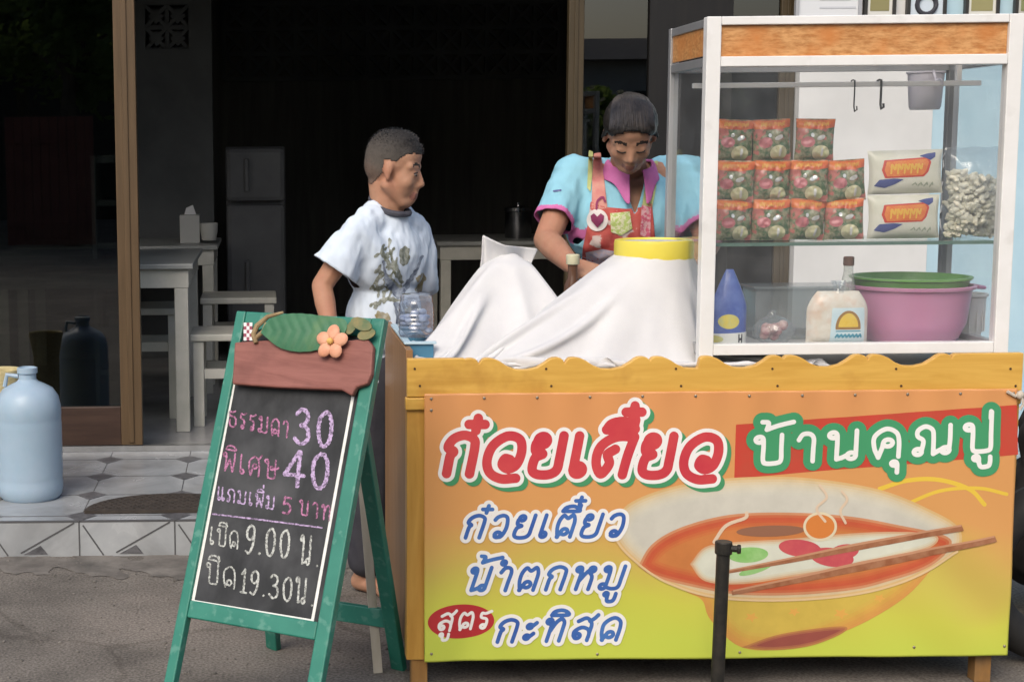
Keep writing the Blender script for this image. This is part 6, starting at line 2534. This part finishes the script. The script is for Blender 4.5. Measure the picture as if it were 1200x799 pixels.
me_h = shell(me_hair_src, hair_w, lambda co: .005 + .003 * max(0, min(1, (hl(co).z - .02) / .06)))
fold(me_h, .0014, 70, stretch=(1, 1, 1))
h = link_mesh('hair', me_h, M_hair, woman, smooth=True)
md = h.modifiers.new('thick', 'SOLIDIFY'); md.thickness = .0045; md.offset = -1
bv_hair = bvh_of([me_h, me_body])
rs = random.Random(21)
b = MB()
fr_ax, up_ax, lf_ax = WB @ Vector((1, 0, 0)), WB @ Vector((0, 0, 1)), WB @ Vector((0, 1, 0))
hoff = world_origin(woman)
for k in range(430):
    y_ = rs.uniform(-1, 1)
    th0 = R(rs.uniform(33, 47)) if k % 3 else R(rs.uniform(28, 36))
    pts = []
    for q in range(11):
        t_ = q / 10
        th = th0 + (R(158) - th0) * t_                       # from the forehead over the crown to the back
        side = y_ * (1.05 - .75 * t_ ** 1.5)
        d = (fr_ax * math.cos(th) + up_ax * math.sin(th)) + lf_ax * side
        d.normalize()
        c_ = hc + WB @ Vector((-.01 * s, 0, .03 * s))
        hit = bv_hair.ray_cast(c_ + d * .3 - hoff, -d)
        if hit[0] is None or (hit[0] + hoff - c_).length < .03:
            if pts:
                break
            continue
        pts.append(hit[0] + hoff + d * (.0006 + .0012 * math.sin(t_ * 3.1 + k) ** 2 + .0010 * rs.random()))
    if len(pts) > 4:
        r0 = rs.uniform(.0007, .0014)
        b.tube(pts, [r0 * .15, r0 * .7] + [r0] * (len(pts) - 3) + [r0 * .6], 5)
M_strand = mat('black_hair_strands', (.010, .008, .007), (.05, .042, .038), scale=22, rough=.36, spec=.6)
b.build('hair_strands', M_strand, woman, smooth=True)
b = MB()
bun = HPt(-.125, .0, .035)
b.ell(bun, (.032, .034, .036), u=20, v=12)
o = link_mesh('bun', fold(b.mesh('bun'), .004, 60), M_hair, woman, smooth=True)

# polo shirt
M_polo = mat('sky_blue_knit', (.22, .47, .58), (.26, .52, .63), scale=7, rough=.85, bump=.25, bscale=380)
M_pink = mat('magenta_knit', (.50, .13, .33), (.56, .16, .38), scale=20, rough=.85, bump=.2, bscale=300)
slL, slR = shL.lerp(elL, .60), shR.lerp(elR, .70)
sp_ = [('cap', nk + Vector((0, .045, -.02)), ch, .074, .112), ('ell', ch, (.178, .118, .15), None), ('ell', be, (.165, .118, .15), None), ('ell', pe + Vector((0, 0, .02)), (.18, .13, .09), None),
       ('cap', nk + Vector((-.04, .035, -.025)), shL, .058, .062), ('cap', nk + Vector((.04, .035, -.025)), shR, .058, .062),
       ('cap', shL, shL.lerp(elL, .85), .056, .060), ('cap', shR, shR.lerp(elR, .95), .056, .060), ('cap', shL, ch + Vector((-.08, 0, -.03)), .06, .1), ('cap', shR, ch + Vector((.08, 0, -.03)), .06, .1)]
me_s = sculpt(sp_, .0055, 6)
fold(me_s, .009, 11, 1.3, stretch=(1.2, 1, .8))
fold(me_s, .004, 26, 4.3, stretch=(1.5, 1, .6))
cutn = nk + Vector((-.005, -.05, .012))


def neck_hole(c):
    d = c - (nk + Vector((-.005, -.035, .03)))
    e_ = c - (nk + Vector((-.008, -.125, -.02)))
    v1 = (d.x / .052) ** 2 + (d.y / .075) ** 2 + (d.z / .055) ** 2 < 1
    v2 = c.y < nk.y - .03 and abs(e_.x) < .030 * max(0, min(1, (c.z - (nk.z - .115)) / .09)) and c.z > nk.z - .115
    return v1 or v2


trim(me_s, neck_hole)


def cuff(c):
    for a, e_, m_ in ((shL, elL, slL), (shR, elR, slR)):
        d = (e_ - a).normalized()
        k = (c - m_).dot(d)
        if k > .010 and (c - m_ - d * k).length < .10:
            return True
    return False


def cuff_end(c):
    for a, e_, m_ in ((shL, elL, slL), (shR, elR, slR)):
        d = (e_ - a).normalized()
        k = (c - m_).dot(d)
        if k > .024 and (c - m_ - d * k).length < .10:
            return True
    return False


trim(me_s, cuff_end)
bv_shirt = bvh_of([me_s])
paint(me_s, [(1, cuff)])
polo = link_mesh('polo_shirt', me_s, [M_polo, M_pink], woman, smooth=True)
md = polo.modifiers.new('thick', 'SOLIDIFY'); md.thickness = .003; md.offset = -1


def on_shirt(bv, lift, d=Vector((0, 1, 0)), fallback=None):
    def fn(px, py):
        o_ = CAM.copy()
        r_ = ray(px, py).normalized()
        hit = bv.ray_cast(CAM + r_ * 3.0, r_)
        if hit[0] is None:
            return None
        return hit[0] - r_ * lift
    return fn


def cloth_patch(name, f, bv, lift, m, parent, dflt, thick=0.0, grow=0.0, run=1):
    g = on_shirt(bv, lift)
    last = [dflt]
    def fn(px, py):
        q = g(px, py)
        if q is None:
            q = at(px, py, last[0])
        last[0] = q.y
        return q
    me_ = f.mesh(name, fn, grow=grow, run=run)
    o = link_mesh(name, me_, m, parent, smooth=True)
    if thick:
        md = o.modifiers.new('thick', 'SOLIDIFY'); md.thickness = thick; md.offset = -1
        if sum(p.normal.y for p in me_.polygons) > 0:
            me_.flip_normals()
    return o


# collar: one strip round the neck, open at the front, its two points hanging over the chest
N_ = 56
vs_, fs_ = [], []
for i in range(N_ + 1):
    a = R(16) + (2 * math.pi - R(32)) * i / N_            # 0 = front
    fr_ = max(0.0, math.cos(a))
    tip = math.exp(-((math.degrees(min(a, 2 * math.pi - a)) - 20) / 17) ** 2)
    base_ = nk + Vector((-.004, -.018, .0))
    for j, (rx, ry, dz) in enumerate(((.056, .062, .030), (.062, .068, .042), (.070, .076, .022), (.078, .084, -.008 - .050 * tip), (.079, .086, -.012 - .056 * tip))):
        zz = dz - .030 * fr_ * (1 if j < 3 else .6)
        yy = -math.cos(a) * ry - (.022 * tip if j >= 3 else .006 * fr_)
        vs_.append(base_ + Vector((-math.sin(a) * rx, yy, zz)))
for i in range(N_):
    for j in range(4):
        q = i * 5 + j
        fs_.append((q, q + 5, q + 6, q + 1))
me_ = bpy.data.meshes.new('collar')
me_.from_pydata([tuple(v) for v in vs_], [], fs_)
co_ = link_mesh('collar', me_, M_pink, woman, smooth=True)
md = co_.modifiers.new('thick', 'SOLIDIFY'); md.thickness = .004; md.offset = 0
md = co_.modifiers.new('sub', 'SUBSURF'); md.levels = 1; md.render_levels = 1
# shorts and sandals
M_trs = mat('dark_cotton', (.03, .03, .04), (.045, .045, .055), scale=20, rough=.9)
tp = [('ell', pe, (.178, .128, .12), None)]
for sg in (-1, 1):
    hip = pe + X * .085 * sg + Vector((0, 0, -.05))
    kn_ = Vector((hip.x, hip.y - .02, .40))
    tp += [('cap', hip, kn_, .10, .08)]
link_mesh('trousers', sculpt(tp, .009, 4), M_trs, woman, smooth=True)

# apron
M_apron = mat('red_printed_cotton', (.40, .055, .05), (.50, .12, .10), scale=30, rough=.85, c3=(.55, .45, .42), scale3=22, mix3=(.60, .64))
M_strap = mat('coral_strap', (.52, .20, .18), (.56, .30, .24), scale=30, rough=.85)
M_strapg = mat('yellow_green_strap', (.36, .42, .16), (.45, .48, .22), scale=30, rough=.85)
f = Field(675, 225, 775, 335, 1.6).poly([(692, 236), (700, 240), (712, 243), (735, 245), (752, 243), (764, 238), (766, 262), (770, 300), (772, 330), (680, 330), (683, 290), (689, 262)])
apron = cloth_patch('apron', f, bv_shirt, .006, M_apron, woman, 4.2, thick=.002)
f = Field(680, 160, 780, 260, 1.2).poly([(696, 180), (704, 179), (708, 210), (712, 245), (693, 245), (694, 212)])
cloth_patch('apron_strap', f, bv_shirt, .006, M_strap, woman, 4.25, thick=.002)
f = Field(680, 160, 780, 260, 1.2).poly([(690, 176), (695, 178), (694, 205), (692, 225), (688, 220)])
cloth_patch('strap_edge', f, bv_shirt, .007, M_strapg, woman, 4.25)
f = Field(740, 160, 790, 260, 1.2).poly([(762, 190), (771, 188), (769, 220), (764, 245), (752, 245), (756, 220)])
cloth_patch('apron_strap', f, bv_shirt, .006, M_strapg, woman, 4.25, thick=.002)
f = Field(680, 235, 730, 285, .8).poly(ellipse(700, 258, 12.5, 13))
wh_ = cloth_patch('white_disc', f, bv_shirt, .0095, mat('white_cotton_print', (.66, .62, .60), rough=.9), apron, 4.2)
f = Field(685, 240, 715, 275, .5).poly([(700, 267), (693, 259), (692, 253), (696, 250), (700, 254), (704, 250), (708, 253), (707, 259)])
cloth_patch('heart', f, bv_shirt, .012, mat('purple_cotton_print', (.24, .04, .11), rough=.9), wh_, 4.2)
f = Field(695, 230, 720, 250, .5).stroke(spline([(699, 245), (700, 236), (706, 231), (709, 236)]), 2.5)
cloth_patch('print_stem', f, bv_shirt, .010, mat('purple_cotton_print', (.24, .04, .11)), apron, 4.2)
f = Field(710, 240, 770, 285, .8).poly([(715, 250), (738, 248), (741, 268), (728, 276), (716, 272)])
cloth_patch('green_patch', f, bv_shirt, .0095, mat('green_check_cotton', (.36, .46, .14), (.60, .60, .40), scale=110, rough=.9, contrast=(.45, .55)), apron, 4.2)
f = Field(740, 240, 775, 290, .8).poly([(752, 240), (763, 243), (762, 280), (750, 276)])
cloth_patch('rose_patch', f, bv_shirt, .0095, mat('rose_cotton', (.50, .10, .16), (.58, .34, .36), scale=90, rough=.9, contrast=(.45, .55)), apron, 4.2)
f = Field(680, 290, 735, 330, .8).poly([(686, 296), (706, 292), (728, 296), (722, 318), (690, 322)])
cloth_patch('lilac_patch', f, bv_shirt, .0095, mat('lilac_cotton', (.45, .44, .58), (.62, .5, .52), scale=80, rough=.9, contrast=(.4, .6)), apron, 4.2)
f = Field(640, 215, 668, 235, .4).stroke([(649, 224), (657, 223)], 2.2)
cloth_patch('sleeve_mark', f, bv_shirt, .002, M_navy, polo, 4.3)

# ================================================================== the boy
bc = at(462, 201, 4.28)
BB = basis((1, -.26, -.24))
sb = .91
hp, BPt = head_prims(bc, BB, sb, .86, .95)
nk = at(452, 243, 4.30)
shA, shB = at(418, 274, 4.20), at(487, 274, 4.40)
elA, wrA = at(377, 335, 4.19), at(388, 388, 4.12)
elB, wrB = at(496, 352, 4.43), at(500, 392, 4.33)
ch, be, pe = at(452, 300, 4.30), at(451, 370, 4.31), at(449, 440, 4.32)
fw = Vector((.72, -.69, 0)).normalized()
lf_ = Vector((.69, .72, 0)).normalized()
RB = Matrix((fw, lf_, Vector((0, 0, 1)))).transposed()
pr = list(hp)
pr += [('cap', BPt(-.03, 0, -.04), nk + fw * .006, .043, .048), ('cap', nk, ch, .05, .07), ('ell', ch, (.068, .11, .10), RB), ('ell', be, (.068, .10, .12), RB), ('ell', pe, (.08, .115, .09), RB),
       ('cap', nk + Vector((0, 0, -.015)), shA, .038, .038), ('cap', nk + Vector((0, 0, -.015)), shB, .038, .038)]
for (a, e_, w_) in ((shA, elA, wrA), (shB, elB, wrB)):
    pr += [('cap', a, e_, .036, .029), ('cap', e_, e_.lerp(w_, .35), .029, .030), ('cap', e_.lerp(w_, .35), w_, .030, .021)]
pr += hand_prims(wrA, Vector((.25, -.1, -1)), Vector((.9, .3, .1)), 1, .8, curl=.5)
pr += hand_prims(wrB, Vector((.25, -.3, -1)), Vector((-.7, .5, .1)), 1, .8, curl=.5)
for sg in (-1, 1):
    hip = pe + lf_ * .06 * sg + Vector((0, 0, -.04))
    kn_ = Vector((hip.x, hip.y, .36)) + fw * .01
    an = Vector((hip.x, hip.y, .065)) - fw * .02
    pr += [('cap', hip, kn_, .066, .043), ('cap', kn_, kn_.lerp(an, .35) - fw * .01, .042, .043), ('cap', kn_.lerp(an, .35) - fw * .01, an, .043, .029)]
    pr += foot_prims(an, (fw.x, fw.y), .85)
me_body = sculpt(pr, .0045, 5)
BI = BB.inverted()


def bl(co):
    v = BI @ (Vector(co) - bc)
    return Vector((v.x / sb / .86, v.y / sb / .95, v.z / sb))


def is_lip_b(c):
    v = bl(c)
    return v.x > .075 and abs(v.y) < .022 - 10 * (v.z + .058) ** 2 and -.070 < v.z < -.048


def is_brow_b(c):
    v = bl(c)
    return v.x > .035 and .012 < abs(v.y) < .050 and abs(v.z - .032 - .005 * math.sin((abs(v.y) - .012) / .038 * 3.1)) < .0042


boy = thing('person', (pe.x, pe.y, 0), 'boy with cropped hair in a white T-shirt with a dark print, standing in profile', 'person')
paint(me_body, [(1, is_lip_b), (2, is_brow_b)])
bv_boy = bvh_of([me_body])
src = me_body.copy()
link_mesh('body', me_body, [mat('boy_skin', (.36, .19, .118), (.43, .24, .155), scale=24, rough=.6, sss=.12, spec=.3, c3=(.39, .18, .115), scale3=9, mix3=(.4, .7), bump=.12, bscale=500), M_lips, M_brow], boy, smooth=True)


def hair_b(c):
    v = bl(c)
    if v.z < -.06 or v.length > .16:
        return False
    if abs(v.y) > .066 and -.045 < v.z < .034 and v.x > -.03:
        return False
    zl = np.interp(v.x, (-.1, -.06, -.03, 0, .02, .04, .06, .1), (-.05, -.05, -.012, .02, .044, .060, .068, .070))
    return v.z > zl


def hair_lift(co):
    v = bl(co)
    top = max(0, min(1, (v.z - .075) / .03)) * max(0, min(1, (v.x + .02) / .04))
    edge = max(0, min(1, (v.z - .064) / .025)) if v.x > .0 else 1
    return .0008 + .007 * top * edge


# a fade cut: bare skin showing through short stubble at the sides, longer dark hair on the crown
M_fade = bpy.data.materials.new('faded_hair')
M_fade.use_nodes = True
nt = M_fade.node_tree
pbf = nt.nodes['Principled BSDF']
pbf.inputs['Roughness'].default_value = .8
tc = nt.nodes.new('ShaderNodeTexCoord')
sx = nt.nodes.new('ShaderNodeVectorMath'); sx.operation = 'DOT_PRODUCT'
sx.inputs[1].default_value = tuple((BB @ Vector((.35, 0, 1))))
nt.links.new(tc.outputs['Object'], sx.inputs[0])
nz = nt.nodes.new('ShaderNodeTexNoise'); nz.inputs['Scale'].default_value = 260
nt.links.new(tc.outputs['Object'], nz.inputs['Vector'])
ref = (bc - Vector((pe.x, pe.y, 0))).dot(BB @ Vector((.35, 0, 1)))
mr = nt.nodes.new('ShaderNodeMapRange')
mr.inputs[1].default_value = ref - .04
mr.inputs[2].default_value = ref + .125
nt.links.new(sx.outputs['Value'], mr.inputs[0])
ad = nt.nodes.new('ShaderNodeMath'); ad.operation = 'MULTIPLY_ADD'; ad.inputs[1].default_value = .35; 
nt.links.new(nz.outputs['Fac'], ad.inputs[0])
nt.links.new(mr.outputs[0], ad.inputs[2])
cr = nt.nodes.new('ShaderNodeValToRGB')
cr.color_ramp.elements[0].position = .12; cr.color_ramp.elements[0].color = (.15, .095, .068, 1)
cr.color_ramp.elements[1].position = .98; cr.color_ramp.elements[1].color = (.014, .012, .011, 1)
q = cr.color_ramp.elements.new(.42); q.color = (.085, .072, .060, 1)
nt.links.new(ad.outputs[0], cr.inputs[0])
nt.links.new(cr.outputs[0], pbf.inputs['Base Color'])
h = link_mesh('hair', shell(src, hair_b, hair_lift), M_fade, boy, smooth=True)
md = h.modifiers.new('thick', 'SOLIDIFY'); md.thickness = .0012; md.offset = -1


rs = random.Random(31)
hm_ = h.data
nrm_ = [p.normal.copy() for p in hm_.polygons]
b = MB()
offb = world_origin(boy)
for k in range(2600):
    p_ = hm_.polygons[rs.randrange(len(hm_.polygons))]
    a_ = p_.center + offb + Vector((rs.gauss(0, .0018), rs.gauss(0, .0018), rs.gauss(0, .0018)))
    top_ = max(0, min(1, (bl(a_).z - .05) / .05))
    d_ = (p_.normal + Vector((rs.gauss(0, .35), rs.gauss(0, .35), rs.gauss(0, .35)))).normalized()
    L_ = .0016 + .0045 * top_
    sd_ = d_.orthogonal().normalized() * .0006
    b.quad([a_ - sd_, a_ + sd_, a_ + d_ * L_ + sd_ * .3, a_ + d_ * L_ - sd_ * .3])
b.build('hair_stubble', M_strand, boy)
for y in (-1, 1):
    e0 = BPt(.078, y * .031, .006)
    o_ = bc + BB @ Vector((.2, y * .031 * sb * .95, .006 * sb))
    hit = bv_boy.ray_cast(o_, -(BB @ Vector((1, 0, 0))))
    q = hit[0] if hit[0] is not None else e0
    b = MB()
    b.ell(q - BB @ Vector((.0075, 0, 0)), (.0100, .0110, .0038), BB, u=16, v=10)
    ey = b.build('eye', M_white_eye, boy, smooth=True)
    b = MB()
    b.ell(q + BB @ Vector((.0004, 0, -.001)), (.0030, .0066, .0037), BB, u=12, v=8)
    b.build('iris', M_iris, ey, smooth=True)
    b = MB()
    b.tube([q + BB @ Vector((-.004, y * -.011, .002)), q + BB @ Vector((.0025, 0, .0068)), q + BB @ Vector((-.005, y * .013, .003))], .0016, 6)
    b.build('eyelash', M_brow, boy, smooth=True)

# T-shirt
M_tee = mat('white_cotton', (.56, .64, .74), (.62, .70, .79), scale=6, rough=.9, bump=.2, bscale=300)
M_teecol = mat('charcoal_rib', (.045, .045, .06), (.07, .07, .085), scale=40, rough=.9)
slA, slB = shA.lerp(elA, .66), shB.lerp(elB, .7)
tp = [('cap', nk + Vector((0, 0, -.02)), ch, .060, .088), ('ell', ch, (.088, .128, .115), RB), ('ell', be, (.090, .125, .14), RB), ('ell', pe + Vector((0, 0, -.0)), (.098, .132, .09), RB),
      ('cap', nk + Vector((-.02, -.02, -.02)), shA, .046, .05), ('cap', nk + Vector((.02, .02, -.02)), shB, .046, .05),
      ('cap', shA, shA.lerp(elA, 1.0) + lf_ * .012, .046, .080), ('cap', shB, slB, .050, .056), ('cap', shA, ch + Vector((-.03, -.03, -.03)), .05, .085), ('cap', shB, ch + Vector((.03, .03, -.03)), .05, .085)]
me_t = sculpt(tp, .005, 6)
fold(me_t, .008, 12, 2.3, stretch=(1.3, 1.3, .7))
fold(me_t, .0035, 28, 6.3, stretch=(1.4, 1.4, .6))


def neck_b(c):
    d = c - (nk + fw * .024 + Vector((0, 0, .016)))
    v = RB.inverted() @ d
    return (v.x / .056) ** 2 + (v.y / .051) ** 2 + (v.z / .042) ** 2 < 1


trim(me_t, neck_b)


def sleeve_end(c):
    for a, e_, m_ in ((shA, elA, slA),):
        d = (e_ - a).normalized()
        k = (c - m_).dot(d)
        if k > .0 and (c - m_ - d * k).length < .098 and c.z > elA.z - .2 and (c - be).dot(lf_) < -.08:
            return True
    return False


trim(me_t, sleeve_end)
bv_tee = bvh_of([me_t])
tee = link_mesh('t_shirt', me_t, M_tee, boy, smooth=True)
md = tee.modifiers.new('thick', 'SOLIDIFY'); md.thickness = .003; md.offset = -1
b = MB()
ring = []
for k in range(28):
    a = 2 * math.pi * k / 28
    ring.append(nk + fw * (.016 + .054 * math.cos(a)) + lf_ * (.051 * math.sin(a)) + Vector((0, 0, .004 - .026 * math.cos(a) + .004 * math.cos(2 * a))))
b.tube(ring, .0085, 8, closed=True)
b.build('neckline', M_teecol, boy, smooth=True)
# the print: dark fronds round a bud shape
M_pr1 = mat('olive_print', (.10, .11, .075), (.36, .38, .34), scale=70, rough=.9)
M_pr2 = mat('slate_print', (.07, .09, .14), (.34, .39, .46), scale=70, rough=.9)
f = Field(428, 270, 506, 400, .7)
rs = random.Random(4)
f.poly(ellipse(474, 300, 6.5, 12, 8))
for (a, b_) in (((470, 330), (447, 296)), ((470, 338), (444, 318)), ((470, 346), (440, 338)), ((472, 330), (455, 288)), ((470, 352), (440, 360))):
    mid = ((a[0] + b_[0]) / 2 - 4, (a[1] + b_[1]) / 2 - 6)
    f.stroke(spline([a, mid, b_]), 4.2)
    for q_ in (.35, .6, .85):
        mx_, my_ = a[0] + (b_[0] - a[0]) * q_ - 3, a[1] + (b_[1] - a[1]) * q_ - 5
        f.stroke([(mx_, my_), (mx_ - 7, my_ + 4)], 3.0)
        f.stroke([(mx_, my_), (mx_ + 2, my_ - 8)], 3.0)
f.stroke(spline([(446, 322), (440, 330), (443, 340)]), 4)
f.rough(1.4, 9, 4)
pr_o = cloth_patch('print', f, bv_tee, .0012, M_pr1, tee, 4.2)
f = Field(428, 270, 506, 400, .7)
for k in range(7):
    x0_ = 472 + k * 1.2
    f.stroke(spline([(470, 352 - 2 * k), (478 + k * 1.5, 335 - k * 3), (488 + k * 1.2, 318 - k * 3)]), 2.6)
    f.stroke(spline([(468, 352 - 2 * k), (458 - k * .8, 340 - k * 3), (452 - k * .5, 330 - k * 4)]), 2.4)
for k in range(6):
    f.stroke(spline([(462 + k * 5, 356), (466 + k * 5, 372), (460 + k * 6, 392)]), 3.6)
f.rough(.9, 6, 8)
cloth_patch('print', f, bv_tee, .0018, M_pr2, tee, 4.2)
f = Field(428, 320, 506, 410, .7)
f.poly(ellipse(448, 372, 9, 7, 20)); f.poly(ellipse(460, 390, 9, 6, -10)); f.poly(ellipse(482, 366, 8, 5, 30)); f.poly(ellipse(493, 330, 4, 14, 12))
f.rough(1.6, 8, 2)
cloth_patch('print', f, bv_tee, .0022, mat('ochre_print', (.24, .20, .10), (.40, .39, .33), scale=60, rough=.9), tee, 4.2)
# shorts
tp = [('ell', pe, (.092, .125, .10), RB)]
for sg in (-1, 1):
    hip = pe + lf_ * .062 * sg + Vector((0, 0, -.04))
    tp += [('cap', hip, Vector((hip.x, hip.y, .36)), .076, .066), ('cap', Vector((hip.x, hip.y, .36)), Vector((hip.x, hip.y, .10)) - fw * .01, .066, .058)]
link_mesh('trousers', sculpt(tp, .008, 4), M_trs, boy, smooth=True)
